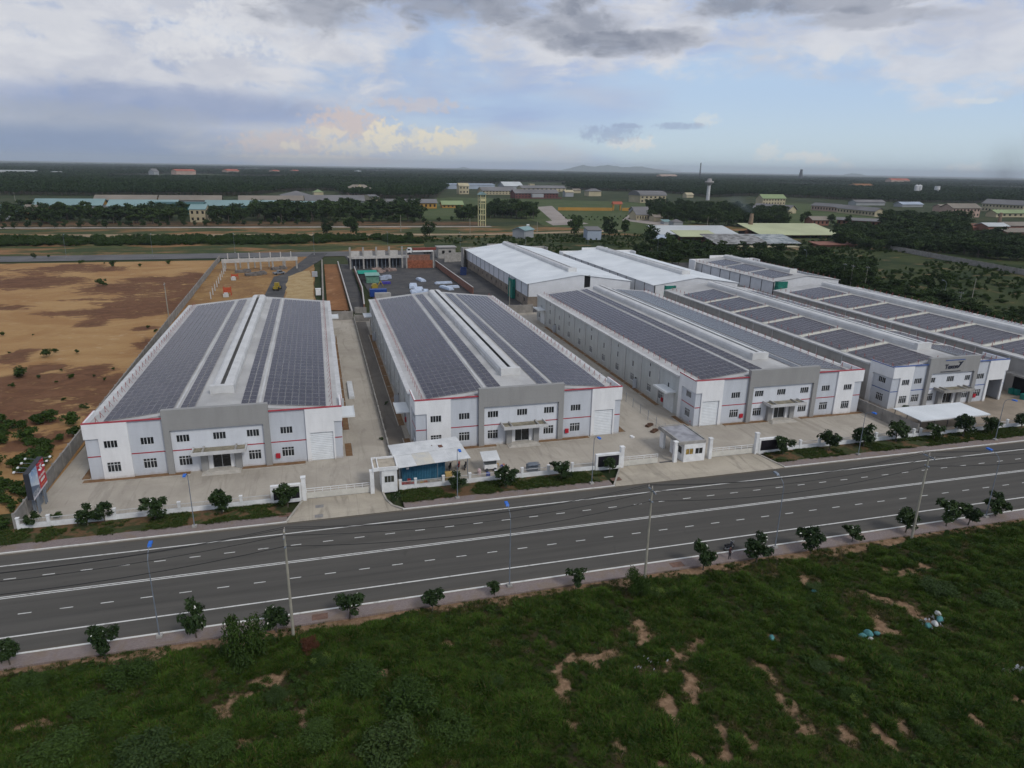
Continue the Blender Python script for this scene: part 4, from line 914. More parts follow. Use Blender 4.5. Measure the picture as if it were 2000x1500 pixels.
MB().box(-2.9, -.355, 2.45, 2.95, -.325, 2.695).build('bottom_strip', mat('strip_white', (.62, .60, .64), .6, .05, 1), bb)
M_LET = mat('white_letters', (.72, .70, .66), .6, .05, 1)
text('AN PHUOC', .50, (1.45, -.36, 4.25), (PI / 2, 0, 0), M_LET, bb, .006, bold=.012); MB().box(.6, -.358, 3.45, 2.3, -.352, 3.85).build('white_band', M_LET, bb)
MB().prism([(1.0, 5.75), (2.0, 5.75), (1.5, 5.35), (2.05, 4.95), (1.7, 4.95), (1.15, 5.35)], -.36, -.352).build('logo_mark', M_LET, bb); MB().box(.45, -.358, 3.0, 2.6, -.352, 3.12).build('white_band', mat('orange_letters', (.65, .25, .10), .6, .05, 1), bb)
for s in (-1, 1):
    for k in range(4):
        x = -2.3 + 1.5 * k; o = MB().bar((x, s * .3, 6.25), (x, s * 1.45, 6.45), .02).build('lamp_arm', M_POLE, bb); MB().box(x - .16, s * 1.45 - .12, 6.36, x + .16, s * 1.45 + .12, 6.52).build('floodlight', M_FWHITE, o)

# ------------------------------------------------------------------ street lamps, utility poles, cables
def lamp(label, x, y, h, toward, blue=True, grp='street lamps along the main road', loc=None):
    r = thing('street_lamp', label, 'street lamp', (x, y, 0), 0, grp)
    MB().box(-.28, -.28, 0, .28, .28, .35).build('footing', M_CONC, r)
    MB().cyl((0, 0, .3), (0, 0, h * .86), .065, .042, 8).build('post', M_POLE, r)
    pts = [(0, toward * 1.5 * (1 - math.cos(a)), h * .86 + h * .13 * math.sin(a)) for a in np.linspace(0, 1.45, 8)]
    MB().tube(pts, .038, 6).build('arm', M_POLE, r)
    p = pts[-1]; hd = MB().prism([(p[1] - .05 * toward, p[2] - .08), (p[1] + toward * .85, p[2] - .02), (p[1] + toward * .8, p[2] + .16), (p[1] + toward * .1, p[2] + .14)][::int(toward)], -.17, .17, 0, 'x').build('lamp_head', M_LBLUE if blue else M_POLE, r)
    return r
for x, l in ((-17.6, 'near-side street lamp left of the leftmost utility pole'), (18.3, 'near-side street lamp between the left and middle utility poles'), (52.8, 'near-side street lamp between the middle and right utility poles'), (86.4, 'near-side street lamp right of the rightmost utility pole')): lamp(l, x, 64.7, 9.6, 1, x != 52.8)
for x, l in ((-17.7, 'far-side street lamp before the leftmost warehouse'), (16.8, 'far-side street lamp before the blue container'), (37.2, 'far-side street lamp beside the middle black sign'), (85.0, 'far-side street lamp below the third warehouse'), (114.3, 'far-side street lamp before the carport')): lamp(l, x, 87.3, 8.2, -1)
PX = (-47.0, -4.85, 33.6, 71.8, 112.0)
def pole(label, x, y, h=11.8, arm=True, grp='concrete utility poles along the pavement', thick=1.0):
    r = thing('utility_pole', label, 'utility pole', (x, y, 0), 0, grp)
    MB().cyl((0, 0, -.1), (0, 0, h), .17 * thick, .10 * thick, 10).build('shaft', M_CPOLE, r)
    if arm:
        MB().box(-.06, -.9, h - .35, .06, .9, h - .22).build('crossarm', M_POLE, r)
        for yy_, zz in ((-.8, h - .22), (.8, h - .22), (0, h)): MB().cyl((0, yy_, zz), (0, yy_, zz + .28), .06, .05, 6).build('insulator', mat('insulator', (.5, .45, .4), .3, .1, 1), r)
        MB().box(-.1, -.35, h - 1.6, .1, .35, h - 1.52).build('bracket', M_POLE, r)
    return r
pole('concrete utility pole standing in the grass on the left', PX[1], 61.6); pole('concrete utility pole behind the tall leafy bush, middle', PX[2], 62.0); pole('concrete utility pole in the grass on the right', PX[3], 62.6)
M_CABLE = mat('black_cable', (.012, .012, .013), .6, 0, 1)
def cable(label, ypos, z, sag, r=.028):
    pts = []
    ys = (61.2, 61.6, 62.0, 62.6, 63.0)
    for (a, ya), (b2, yb) in zip(zip(PX[:-1], ys[:-1]), zip(PX[1:], ys[1:])):
        for k in range(12): f_ = k / 12; pts.append((a + (b2 - a) * f_, ya + (yb - ya) * f_ + ypos, z - sag * 4 * f_ * (1 - f_)))
    pts.append((PX[-1], ys[-1] + ypos, z))
    tag(MB().tube(pts, r, 5).build('power_cable', M_CABLE), label, 'cable', 'overhead cables')
cable('overhead cable on the near crossarm ends of the utility poles', -.8, 11.86, 1.2); cable('overhead cable on the far crossarm ends of the utility poles', .8, 11.86, 1.25); cable('lower overhead cable slung under the crossarms', 0, 10.25, 1.3, .034); cable('overhead cable on the utility pole tops', 0, 12.1, 1.1, .024)

# ------------------------------------------------------------------ container shed in the second yard
M_CONT = mat('container_blue', (.03, .13, .22), .55, .2, 1.2, col2=(.05, .17, .26)); M_SHEET = mat('shed_sheet', (.56, .57, .57), .5, .08, .5, col2=(.66, .665, .66)); M_SHEET2 = mat('shed_sheet_stained', (.55, .55, .53), .6, .1, .6, col2=(.60, .56, .47))
ct = thing('shipping_container', 'blue shipping container under the white shed roof', 'container', (9.9, 94.6, 0))
m = MB(); Lc, Wc, Hc = 6.4, 2.5, 2.6; n = 26
for y, s in ((0, 1), (Wc, -1)):
    for k in range(n):
        x0_, x1_ = Lc * k / n, Lc * (k + 1) / n; q = (x1_ - x0_) / 4; d = .07 * s
        P_ = [(x0_, y), (x0_ + q, y + d), (x0_ + 2 * q, y + d), (x0_ + 3 * q, y), (x1_, y)]
        for a, b2 in zip(P_[:-1], P_[1:]): f_ = [(a[0], a[1], .15), (b2[0], b2[1], .15), (b2[0], b2[1], Hc - .12), (a[0], a[1], Hc - .12)]; m.poly(f_ if s > 0 else f_[::-1])
m.build('side_panels', M_CONT, ct)
MB().box(-.02, -.03, 0, Lc + .02, Wc + .03, .15).box(-.02, -.03, Hc - .12, Lc + .02, Wc + .03, Hc).build('frame_rails', M_CONT, ct)
for x in (0, Lc - .12):
    for y in (-.035, Wc - .09): MB().box(x, y, .15, x + .14, y + .125, Hc - .12).build('corner_post', M_CONT, ct)
MB().box(.005, .1, .16, .03, Wc - .1, Hc - .13).box(Lc - .03, .1, .16, Lc - .005, Wc - .1, Hc - .13).build('end_panels', M_CONT, ct)
MB().box(.62, -.045, 2.0, 1.0, -.035, 2.3).build('stencil', M_FWHITE, ct)
sh = thing('lean_to_shed', 'white sheet roof shed over the blue container', 'shed', (9.2, 92.4, 0), .11)
xs, zf = [0, 2.75, 5.4, 8.1, 10.9], lambda y: 3.3 + y * .09
for k, (a, b2) in enumerate(zip(xs[:-1], xs[1:])):
    for j, (ya, yb) in enumerate(((0, 3.8), (3.7, 7.4))):
        dz = .03 * j + .015 * (k % 2); MB().obox(((a + b2) / 2, (ya + yb) / 2, zf((ya + yb) / 2) + dz), ((b2 - a) / 2 + .04, 0, 0), (0, (yb - ya) / 2, (yb - ya) / 2 * .085), (0, 0, .014)).build('roof_sheet', M_SHEET if (k, j) != (1, 0) else M_SHEET2, sh)
for k in range(8): MB().bar((0, .2 + k * .99, zf(.2 + k * .99) - .06), (10.9, .2 + k * .99, zf(.2 + k * .99) - .06), .03).build('purlin', M_STEEL, sh)
for x in (.2, 5.9, 10.6):
    for y in (.5, 7.2): MB().cyl((x, y, 0), (x, y, zf(y) - .08), .05, None, 6).build('post', M_POLE, sh)
MB().obox((7.6, 4.8, zf(4.8) + .1), (.3, 0, 0), (0, .35, .03), (0, 0, .04)).build('patch', mat('rust_patch', (.13, .06, .04), .8, .2, 2), sh); MB().box(6.3, 5.3, zf(5.3) + .03, 6.45, 5.45, zf(5.3) + .15).build('brick', M_BLOCK, sh)
# goods along the fence: crates, bags, drum, cart
def crate(label, x, y, z, col, s=.5):
    m = MB(); s2 = s / 2
    for k in range(3): h0 = .04 + k * .11; m.box(-s2, -s2, h0, s2, -s2 + .03, h0 + .08).box(-s2, s2 - .03, h0, s2, s2, h0 + .08).box(-s2, -s2 + .03, h0, -s2 + .03, s2 - .03, h0 + .08).box(s2 - .03, -s2 + .03, h0, s2, s2 - .03, h0 + .08)
    m.box(-s2 + .001, -s2 + .001, 0, s2 - .001, s2 - .001, .039)
    for a in (-s2, s2 - .05):
        for b2 in (-s2, s2 - .05): m.box(a + .004, b2 + .004, .04, a + .046, b2 + .046, .35)
    tag(m.build('plastic_crate', mat('crate_%s' % col, {'red': (.42, .05, .04), 'blue': (.04, .08, .35), 'yellow': (.50, .30, .05), 'orange': (.45, .14, .04)}[col], .5, .1, 2), None, (x, y, z), random.uniform(-.3, .3)), label, 'crate', 'plastic crates behind the front fence')
for i in range(7): crate('red plastic crate in the pile between guard house and container', 9.7 + .58 * (i % 4) * .95, 93.3 + .55 * (i // 4), .38 * (i // 6), 'red')
for i in range(2): crate('blue plastic crate in front of the red crates', 10.1 + 1.1 * i, 92.75, 0, 'blue', .45)
crate('yellow plastic crate right of the red crates', 12.6, 93.2, 0, 'yellow'); crate('orange plastic crate beside the lone yellow crate', 13.2, 93.4, 0, 'orange')
for i, x in enumerate((14.0, 14.6, 15.2)): tag(MB().obox((0, 0, .2), (.3, .03, 0), (-.03, .22, 0), (.02, 0, .2)).build('cardboard_box', mat('pale_carton', (.45, .42, .36), .8, .15, 2), None, (x, 93.2 + .1 * i, 0)), 'pale carton in the row before the container, %s' % ('left', 'middle', 'right')[i], 'box', 'cartons before the container')
tag(MB().box(-.5, -.35, 0, .5, .35, 1.5).box(-.52, -.37, 1.5, .52, .37, 1.55).build('plywood_locker', mat('yellow_ply', (.48, .33, .12), .7, .15, 2), None, (16.6, 93.2, 0)), 'yellow plywood locker at the right end of the container', 'locker')
dr = thing('drum', 'blue plastic drum behind the front fence', 'drum', (22.6, 92.9, 0)); MB().cyl((0, 0, 0), (0, 0, .9), .32, .32, 14).build('body', mat('drum_blue', (.03, .06, .30), .4, .1, 2), dr); MB().cyl((0, 0, .9), (0, 0, .96), .33, .30, 14).build('lid', mat('drum_blue', (.03, .06, .30)), dr)
tag(MB().cyl((0, 0, 0), (0, 0, .75), .25, .3, 10).cyl((0, 0, .75), (0, 0, 1.0), .3, .12, 10).build('sack', mat('pink_sack', (.55, .42, .42), .8, .2, 2), None, (21.6, 94.6, 0)), 'pale pink sack beside the food cart', 'sack')
fc = thing('food_cart', 'white food cart with a tilted awning beside the shed', 'cart', (22.6, 95.2, 0))
MB().box(0, 0, .45, 2.0, 1.1, 1.15).build('counter', M_FWHITE, fc); MB().box(.1, .1, 1.15, 1.9, 1.0, 1.6).build('glass_case', mat('case_glass', (.10, .11, .11), .2, .2, 1, spec=.5), fc)
for x in (.1, 1.9):
    for y in (.1, 1.0): MB().cyl((x, y, 0 if y > .5 else .3), (x, y, 2.1 + y * .25), .03, None, 6).build('post', M_POLE, fc)
MB().obox((1.0, .7, 2.35), (1.35, 0, 0), (0, 1.2, .30), (0, 0, .03)).build('awning', M_SHEET, fc)
for x in (.35, 1.65): MB().cyl((x, -.05, .3), (x, .02, .3), .3, None, 14).build('wheel', M_STEEL, fc)
for i, (x, c_) in enumerate(((25.6, (.05, .07, .35)), (26.0, (.42, .10, .05)), (25.1, (.45, .25, .05)))):
    st = thing('plastic_stool', '%s plastic stool beside the food cart' % ('blue', 'red', 'orange')[i], 'stool', (x, 96.2 + .35 * i, 0), 0, 'plastic stools by the food cart'); mm_ = mat('stool%d' % i, c_, .5, .1, 2)
    MB().box(-.16, -.16, .42, .16, .16, .46).build('seat', mm_, st)
    for a in (-1, 1):
        for b2 in (-1, 1): MB().bar((a * .2, b2 * .2, 0), (a * .13, b2 * .13, .42), .022).build('leg', mm_, st)
# stacked steel formwork behind the fence
sf = thing('scaffold_stack', 'pile of grey scaffold frames behind the front fence', 'scaffold', (29.3, 93.4, 0))
for k in range(9):
    m = MB(); y = k * .14; dx_ = random.uniform(-.3, .3)
    for a, b2 in (((dx_, y, .05), (dx_ + 1.6, y, .05)), ((dx_, y, 1.2), (dx_ + 1.6, y, 1.2)), ((dx_, y, .05), (dx_, y, 1.2)), ((dx_ + 1.6, y, .05), (dx_ + 1.6, y, 1.2)), ((dx_, y, .6), (dx_ + 1.6, y, .6))): m.bar(a, b2, .035)
    m.build('frame', M_POLE, sf)
for i, (x, y) in enumerate(((25.2, 92.9), (26.4, 93.0), (27.3, 92.8))): tag(MB().obox((0, 0, .06 + .1 * i), (.9, .1, 0), (-.02, .25, 0), (0, 0, .06 + .1 * i)).build('timber_pile', mat('grey_timber', (.26, .23, .20), .9, .2, 3), None, (x, y, 0)), 'grey timber pile behind the fence, %s of three' % ('lowest', 'middle-sized', 'tallest')[i], 'timber', 'timber piles by the fence')

# ------------------------------------------------------------------ motorbikes
M_TYRE = mat('rubber', (.015, .015, .016), .8, .1, 3); M_CHROME = mat('chrome', (.45, .45, .46), .3, .05, 1, metal=.8)
def motorbike(label, x, y, rz, col, grp):
    r = thing('motorbike', label, 'motorbike', (x, y, 0), rz, grp); body = mat('bike_%s' % col, {'black': (.02, .022, .03), 'red': (.30, .03, .03), 'blue': (.03, .05, .2)}[col], .35, .1, 3, spec=.5)
    for wx in (-.62, .62):
        m = MB(); n = 16
        for k in range(n):
            a, b2 = 2 * PI * k / n, 2 * PI * (k + 1) / n; m.cyl((wx + .26 * math.cos(a), 0, .30 + .26 * math.sin(a)), (wx + .26 * math.cos(b2), 0, .30 + .26 * math.sin(b2)), .045, None, 6, 0, False)
        w_ = m.build('wheel', M_TYRE, r); MB().cyl((wx, -.05, .30), (wx, .05, .30), .1, None, 10).build('hub', M_CHROME, w_)
    MB().prism([(-.75, .62), (-.45, .50), (.05, .42), (.35, .50), (.50, .95), (.38, 1.0), (.18, .62), (-.10, .66), (-.70, .78)], -.13, .13).build('body', body, r)
    MB().prism([(-.72, .76), (-.05, .70), (.05, .78), (-.15, .84), (-.72, .88)], -.12, .12).build('seat', M_TYRE, r); MB().bar((.62, .0, .30), (.42, 0, .98), .035).bar((.40, -.33, 1.05), (.40, .33, 1.05), .02).bar((.42, 0, .95), (.40, 0, 1.05), .03).build('fork', M_CHROME, r)
    MB().cyl((.50, 0, .88), (.60, 0, .86), .09, .08, 10).build('headlight', M_CHROME, r); MB().box(-.25, -.11, .22, .2, .11, .45).build('engine', M_STEEL, r); MB().cyl((-.1, -.15, .26), (-.75, -.17, .34), .035, .05, 8).build('exhaust', M_CHROME, r)
    for s in (-1, 1): o = MB().bar((.40, s * .26, 1.05), (.36, s * .33, 1.22), .012).box(.32, s * .33 - .06, 1.2, .36, s * .33 + .06, 1.28).build('mirror', M_CHROME, r)
pb = G(1429, 1082); motorbike('dark motorbike parked at the kerb behind the standing person', pb.x + .25, 65.9, math.radians(14), 'black', 'motorbikes')
for i, (x, y, c_) in enumerate(((17.6, 97.4, 'black'), (19.0, 97.6, 'red'), (20.0, 97.2, 'black'))): motorbike(('black motorbike beside the container under the shed', 'red motorbike under the shed roof', 'black motorbike under the right end of shed')[i], x, y, 1.2, c_, 'motorbikes')

# ------------------------------------------------------------------ the person on the near pavement
def person():
    p = G(1424, 1093); root = thing('person', 'person in dark clothes standing on the pavement beside the motorbike', 'person', (p.x, p.y, .10), math.radians(20))
    J = [(0, 0, .98), (0, .0, 1.15), (0, .0, 1.40), (0, -.01, 1.52), (0, -.03, 1.60), (0, -.04, 1.70),           # pelvis .. head
         (.10, 0, .93), (.12, -.02, .50), (.13, .02, .09), (.14, -.14, .04), (-.10, 0, .93), (-.13, -.02, .50), (-.15, .03, .09), (-.17, -.12, .04),   # legs
         (.20, 0, 1.40), (.27, -.02, 1.12), (.17, -.24, 1.08), (-.20, 0, 1.40), (-.27, -.02, 1.12), (-.17, -.24, 1.08), (.10, -.30, 1.12), (-.10, -.30, 1.12)]   # arms, hands at the chest
    Rr = [.135, .125, .15, .06, .085, .095, .095, .065, .045, .035, .095, .065, .045, .035, .06, .045, .034, .06, .045, .034, .036, .036]
    Ed = [(0, 1), (1, 2), (2, 3), (3, 4), (4, 5), (0, 6), (6, 7), (7, 8), (8, 9), (0, 10), (10, 11), (11, 12), (12, 13), (2, 14), (14, 15), (15, 16), (16, 20), (2, 17), (17, 18), (18, 19), (19, 21)]
    me = bpy.data.meshes.new('body'); me.from_pydata(J, Ed, []); o = link('body', me, root)
    sk = o.modifiers.new('skin', 'SKIN'); lay_ = me.skin_vertices[0].data
    for v, r in zip(lay_, Rr): v.radius = (r, r * .85)
    lay_[0].use_root = True
    o.modifiers.new('sub', 'SUBSURF').render_levels = 2
    m = bpy.data.materials.new('clothed_body'); m.use_nodes = True; t = NT(m.node_tree); b = t.n['Principled BSDF']; x, y, z = t.sep(t.new('ShaderNodeTexCoord').outputs['Object'])
    k = t.mix(t.ss(z, .93, .95), (.018, .016, .020), (.045, .018, .022)); k = t.mix(t.ss(z, 1.485, 1.495), k, (.28, .17, .12)); k = t.mix(t.ss(z, .085, .08), k, (.02, .02, .02))
    hand = t.mul(t.ss(y, -.20, -.215), t.ss(z, .9, .95)); k = t.mix(hand, k, (.28, .17, .12)); t.l.new(k, b.inputs['Base Color']); b.inputs['Roughness'].default_value = .8; me.materials.append(m)
    h = MB(); n = 12
    for j in range(4):
        for i in range(n):
            for a, bq in ((j, j + 1),):
                P = lambda jj, ii: (.108 * math.cos(jj * .42) * math.cos(2 * PI * ii / n), -.035 + .118 * math.cos(jj * .42) * math.sin(2 * PI * ii / n), 1.69 + .125 * math.sin(jj * .42))
                h.poly([P(a, i), P(a, i + 1), P(bq, i + 1), P(bq, i)])
    h.build('hair', mat('black_hair', (.010, .009, .009), .6, .1, 3), root)
    rc = MB().box(-.10, -.40, 1.08, .10, -.30, 1.13).bar((-.07, -.36, 1.13), (-.09, -.38, 1.3), .008).bar((.07, -.36, 1.13), (.09, -.38, 1.3), .008).build('remote_control', mat('pale_plastic', (.5, .5, .5), .5, .05, 1)); tag(rc, 'pale remote controller held by the standing person', 'controller'); rc.location = root.location; rc.rotation_euler = root.rotation_euler
person()

# ------------------------------------------------------------------ carport and yard things at the right
cp = thing('carport', 'long white sheet carport in front of the blue-trimmed warehouse', 'carport', (101.8, 91.9, 0))
MB().obox((8.1, 3.4, 3.1), (7.9, 0, 0), (0, 3.3, .06), (0, 0, .05)).build('roof_sheet', M_WROOF, cp); MB().box(.15, .0, 2.86, 16.05, .08, 3.0).build('fascia', M_CAP, cp)
for k in range(6):
    x = .5 + 3.04 * k; MB().cyl((x, .35, 0), (x, .35, 2.95), .06, None, 8).build('post', M_STEEL, cp); MB().cyl((x, 6.3, 0), (x, 6.3, 3.1), .06, None, 8).build('post', M_STEEL, cp); MB().bar((x, .2, 2.93), (x, 6.6, 3.05), .05).build('rafter', M_STEEL, cp)
M_TEAL = mat('teal_bin', (.02, .20, .17), .5, .1, 2)
for i, (u, v) in enumerate(((1975, 769), (1985, 771), (1998, 780))): p = G(u, v); tag(MB().prism([(-.45, 0), (.45, 0), (.55, 1.1), (-.55, 1.1)], -.45, .45).box(-.58, -.5, 1.1, .58, .5, 1.2).build('waste_bin', M_TEAL, None, (p.x, p.y, 0)), ('teal waste bin near the right edge, leftmost', 'teal waste bin near the right edge, middle', 'teal waste bin cut by the right edge')[i], 'bin', 'teal bins in the right yard')
# hydrants and junk beside the third warehouse
p = G(1349, 829); hy = thing('fire_hydrant', 'red fire hydrant at the left corner of the third warehouse', 'hydrant', (p.x, p.y, 0)); MB().cyl((0, 0, 0), (0, 0, .9), .16, .13, 10).cyl((0, 0, .9), (0, 0, 1.05), .17, .06, 10).build('barrel', M_FIRE, hy); MB().cyl((-.32, 0, .65), (.32, 0, .65), .08, None, 8).build('outlets', M_FIRE, hy)
for i, (u, v) in enumerate(((1268, 832), (1278, 843))): p = G(u, v); tag(MB().obox((0, 0, .18), (.75, .5, 0), (-.2, .28, 0), (0, 0, .18)).box(-.3, -.25, .36, .4, .2, .55).build('junk_pile', mat('brown_junk', (.10, .055, .035), .9, .3, 3), None, (p.x, p.y, 0)), ('brown junk heap by the mesh fence, larger', 'brown junk heap by the mesh fence, smaller')[i], 'junk', 'junk by the mesh fence')
for i, (u, v) in enumerate(((1233, 853), (1236, 855))): p = G(u, v); tag(MB().box(-.3, -.2, 0, .3, .2, .22).build('pale_block', M_FWHITE, None, (p.x, p.y, 0), .6), ('pale block lying at the right front corner of second warehouse, rear one', 'pale block lying at the right front corner of second warehouse, front one')[i], 'block', 'pale blocks')
p = G(667, 740); tag(MB().box(-.55, -5.5, 0, .55, 5.5, .35).box(-.5, -5.4, .35, .5, 5.4, .5).build('sheet_stack', M_SHEET, None, (4.6, 141, 0)), 'long white stack of roof sheets beside the leftmost warehouse', 'sheet stack')

# bags and rubbish dumped in the near grass
M_BAG = mat('teal_sack', (.07, .21, .21), .7, .2, 3, coord='obj'); M_BAG2 = mat('white_sack', (.5, .5, .48), .7, .2, 3, coord='obj')
def sack(label, u, v, s, m_, z=.05):
    p = G(u, v); mb_ = MB(); n = 10; R_ = random.Random(int(u * 7 + v)); ry = [.1, .75, 1.0, .95, .7, .25]
    ring = [[(s * ry[j] * (1 + R_.uniform(-.18, .18)) * math.cos(2 * PI * i / n) * .6, s * ry[j] * (1 + R_.uniform(-.18, .18)) * math.sin(2 * PI * i / n) * .42, s * j * .17) for i in range(n)] for j in range(6)]
    for j in range(5):
        for i in range(n): mb_.poly([ring[j][i], ring[j][(i + 1) % n], ring[j + 1][(i + 1) % n], ring[j + 1][i]])
    mb_.poly(ring[5]); tag(mb_.build('rubbish_sack', m_, None, (p.x, p.y, z - .1), R_.uniform(0, 3), smooth=True), label, 'sack', 'sacks dumped in the grass')
for l, u, v, s, m_ in (('teal sack lying alone in the grass below the parked motorbike', 1507, 1247, 1.0, M_BAG), ('teal sack of the pair beside the white sack, left', 1684, 1243, 1.0, M_BAG), ('teal sack of the pair beside the white sack, right', 1696, 1239, 1.2, M_BAG),
        ('white sack slumped beside the teal pair', 1700, 1250, .9, M_BAG2), ('small teal sack right of the teal pair', 1713, 1237, .75, M_BAG), ('teal sack in the grass near the pavement', 1590, 1154, .7, M_BAG), ('teal sack under the litter heap', 1812, 1223, 1.0, M_BAG), ('teal sack at the top of the litter heap', 1835, 1211, 1.1, M_BAG),
        ('white sack above the litter heap', 1832, 1199, .9, M_BAG2), ('white sack in the middle of the litter heap', 1826, 1219, 1.0, M_BAG2)): sack(l, u, v, s * .72, m_, -.12)
m = MB()
for k in range(45):
    u, v = random.gauss(1822, 14), random.gauss(1216, 7); p = G(u, v); s = random.uniform(.06, .16); a = random.uniform(0, 3); m.obox((p.x, p.y, .05 + random.uniform(-.15, .1)), (s * math.cos(a), s * math.sin(a), .04), (-s * .6 * math.sin(a), s * .6 * math.cos(a), .05), (0, 0, .012))
for k in range(14): u, v = random.gauss(1265, 18), random.gauss(1300, 12); p = G(u, v); s = random.uniform(.04, .1); m.obox((p.x, p.y, .0), (s, .02, .05), (.02, s * .7, .03), (0, 0, .01))
for k in range(25): u, v = random.gauss(1990, 14), random.gauss(1308, 4); p = G(u, v); s = random.uniform(.06, .18); m.obox((p.x, p.y, .0), (s, .02, .05), (.02, s * .7, .03), (0, 0, .01))
tag(m.build('litter', mat('mixed_litter', (.26, .27, .29), .8, .5, 1.5)), 'scattered pale litter in the near grass', 'litter', kind='stuff')
# ------------------------------------------------------------------ building plots behind the first two warehouses
def P3(u, v, z=0): q = G(u, v, z); return q
M_BRICK = mat('red_brick_wall', (.24, .115, .08), .9, .25, 1.2, bump=.1); M_BEAM = mat('white_beam', (.46, .44, .41), .8, .12, .6)
# concrete frame at the end of the sandy plot
a, b2 = P3(437, 530), P3(580, 524); fr_ = thing('concrete_frame', 'unfinished white concrete frame at the end of the sandy plot', 'building frame', (a.x, a.y, 0), math.atan2(b2.y - a.y, b2.x - a.x)); L = (b2 - a).length
for k in range(7): MB().box(L * k / 6 - .35, -.35, 0, L * k / 6 + .35, .35, 3.6).build('column', M_CONC, fr_)
MB().box(-.5, -.5, 3.6, L + .5, .5, 5.2).build('beam', M_BEAM, fr_)
for k in range(7): MB().box(L * (k + .5) / 7 - .2, .1, 5.2, L * (k + .5) / 7 + .2, .45, 7.6).build('parapet_post', M_BEAM, fr_)
for k in range(5): MB().box(L * k / 5 + 1, 7.5, 0, L * k / 5 + 1.6, 8.1, 4.5).build('rear_column', M_CONC, fr_)
for i, (u, v) in enumerate(((475, 532), (505, 536), (495, 538), (545, 526))): p = P3(u, v); tag(MB().obox((0, 0, .5), (3.2, .3, 0), (-.2, 1.1, 0), (0, 0, .5)).obox((1.5, .2, 1.2), (1.2, .2, 0), (0, .7, 0), (0, 0, .25)).build('material_pile', mat('grey_rubble', (.15, .135, .125), .95, .35, 1.0), None, (p.x, p.y, 0), .1 * i), ('grey material pile under the frame, leftmost', 'grey material pile under the frame, second', 'grey material pile before the frame', 'grey material pile at the right end of frame')[i], 'rubble', 'material piles')
# column starters and the brick wall being laid beside them
p0, p1 = P3(412, 584), P3(440, 530)
for k in range(9): q = p0.lerp(p1, k / 8); tag(MB().box(-.18, -.18, 0, .18, .18, 2.4).bar((.1, .1, 2.4), (.1, .1, 3.0), .02).bar((-.1, -.1, 2.4), (-.1, -.1, 3.1), .02).build('column_stub', M_BEAM, None, (q.x, q.y, 0)), 'pale concrete column stub at the left edge of the sandy plot', 'column', 'row of pale column stubs')
M_ORNG = mat('orange_net', (.42, .075, .03), .7, .2, 1)
for i, (u, v) in enumerate(((445, 577), (459, 545))):
    p = P3(u, v); h = thing('hoist_cage', ('orange mesh hoist behind the leftmost roof, nearer', 'orange mesh hoist behind the leftmost roof, farther')[i], 'hoist', (p.x, p.y, 0), 0, 'orange hoists')
    for x in (-1.2, 1.2):
        for y in (-.8, .8): MB().box(x - .08, y - .08, 0, x + .08, y + .08, 3.2 - i).build('leg', M_ORNG, h)
    MB().box(-1.1, -.86, 1.2, 1.1, -.82, 3.0 - i).box(-1.26, -.7, 1.2, -1.22, .7, 3.0 - i).build('mesh', M_ORNG, h)
    tag(MB().obox((0, 0, .5), (.9, .1, 0), (-.1, .7, 0), (0, 0, .5)).obox((.1, 0, 1.2), (.6, 0, 0), (0, .5, .05), (0, 0, .25)).build('cement_bags', M_BAG2, None, (p.x - .3, p.y - 3, 0)), ('white cement bags before the nearer orange hoist', 'white cement bags before the farther orange hoist')[i], 'bags', 'white cement bag stacks')
p = P3(542, 566); ro = thing('road_roller', 'yellow road roller parked on the gravel track', 'road roller', (p.x, p.y, 0), 1.3); M_YEL = mat('machine_yellow', (.30, .22, .03), .5, .15, 1)
MB().cyl((2.0, -1.0, .75), (2.0, 1.0, .75), .75, None, 18).build('drum', M_STEEL, ro); MB().prism([(-2.2, .6), (1.2, .6), (1.2, 1.3), (-.2, 1.5), (-2.2, 1.6)], -.9, .9).build('body', M_YEL, ro); MB().prism([(-.9, 1.55), (.5, 1.55), (.4, 2.8), (-.9, 2.8)], -.75, .75).build('cab', M_YEL, ro)
for y in (-1.05, .75): MB().cyl((-1.4, y, .7), (-1.4, y + .3, .7), .7, None, 16).build('wheel', M_TYRE, ro)
p = P3(545, 536); tk = thing('pickup_truck', 'grey pickup truck on the gravel track by the frame', 'truck', (p.x, p.y, 0), .5); M_PICK = mat('pickup_grey', (.17, .19, .22), .4, .1, 1, spec=.5)
MB().prism([(-2.5, .5), (2.5, .5), (2.5, 1.0), (1.5, 1.1), (.9, 1.75), (-.5, 1.75), (-.6, 1.1), (-2.5, 1.1)], -.9, .9).build('body', M_PICK, tk); MB().prism([(.95, 1.12), (1.4, 1.12), (.88, 1.68), (-.4, 1.68), (-.45, 1.12)], -.91, .91).build('windows', M_GLASS, tk)
for x in (-1.6, 1.6):
    for y in (-.92, .68): MB().cyl((x, y, .38), (x, y + .24, .38), .38, None, 14).build('wheel', M_TYRE, tk)
blobsheet('sand_bed', [P3(556, 600), P3(612, 600), P3(612, 545), P3(604, 528), P3(590, 530), P3(562, 540)], M_SAND, .02, .9, 4)
p = P3(622, 576); tag(MB().box(-.9, -.7, 0, .9, .7, 2.2).box(-1.0, -.8, 2.2, 1.0, .8, 2.35).build('site_toilet', M_FWHITE, None, (p.x, p.y, 0)), 'white site box at the right edge of the sand bed', 'site box')
p = P3(615, 540); tag(MB().obox((0, 0, 1.0), (1.1, 0, 0), (0, 1.1, 0), (0, 0, 1.0)).build('water_tank', mat('tank_grey', (.35, .36, .38), .6, .1, 1), None, (p.x, p.y, 0)), 'grey cube tank behind the sand bed', 'tank')
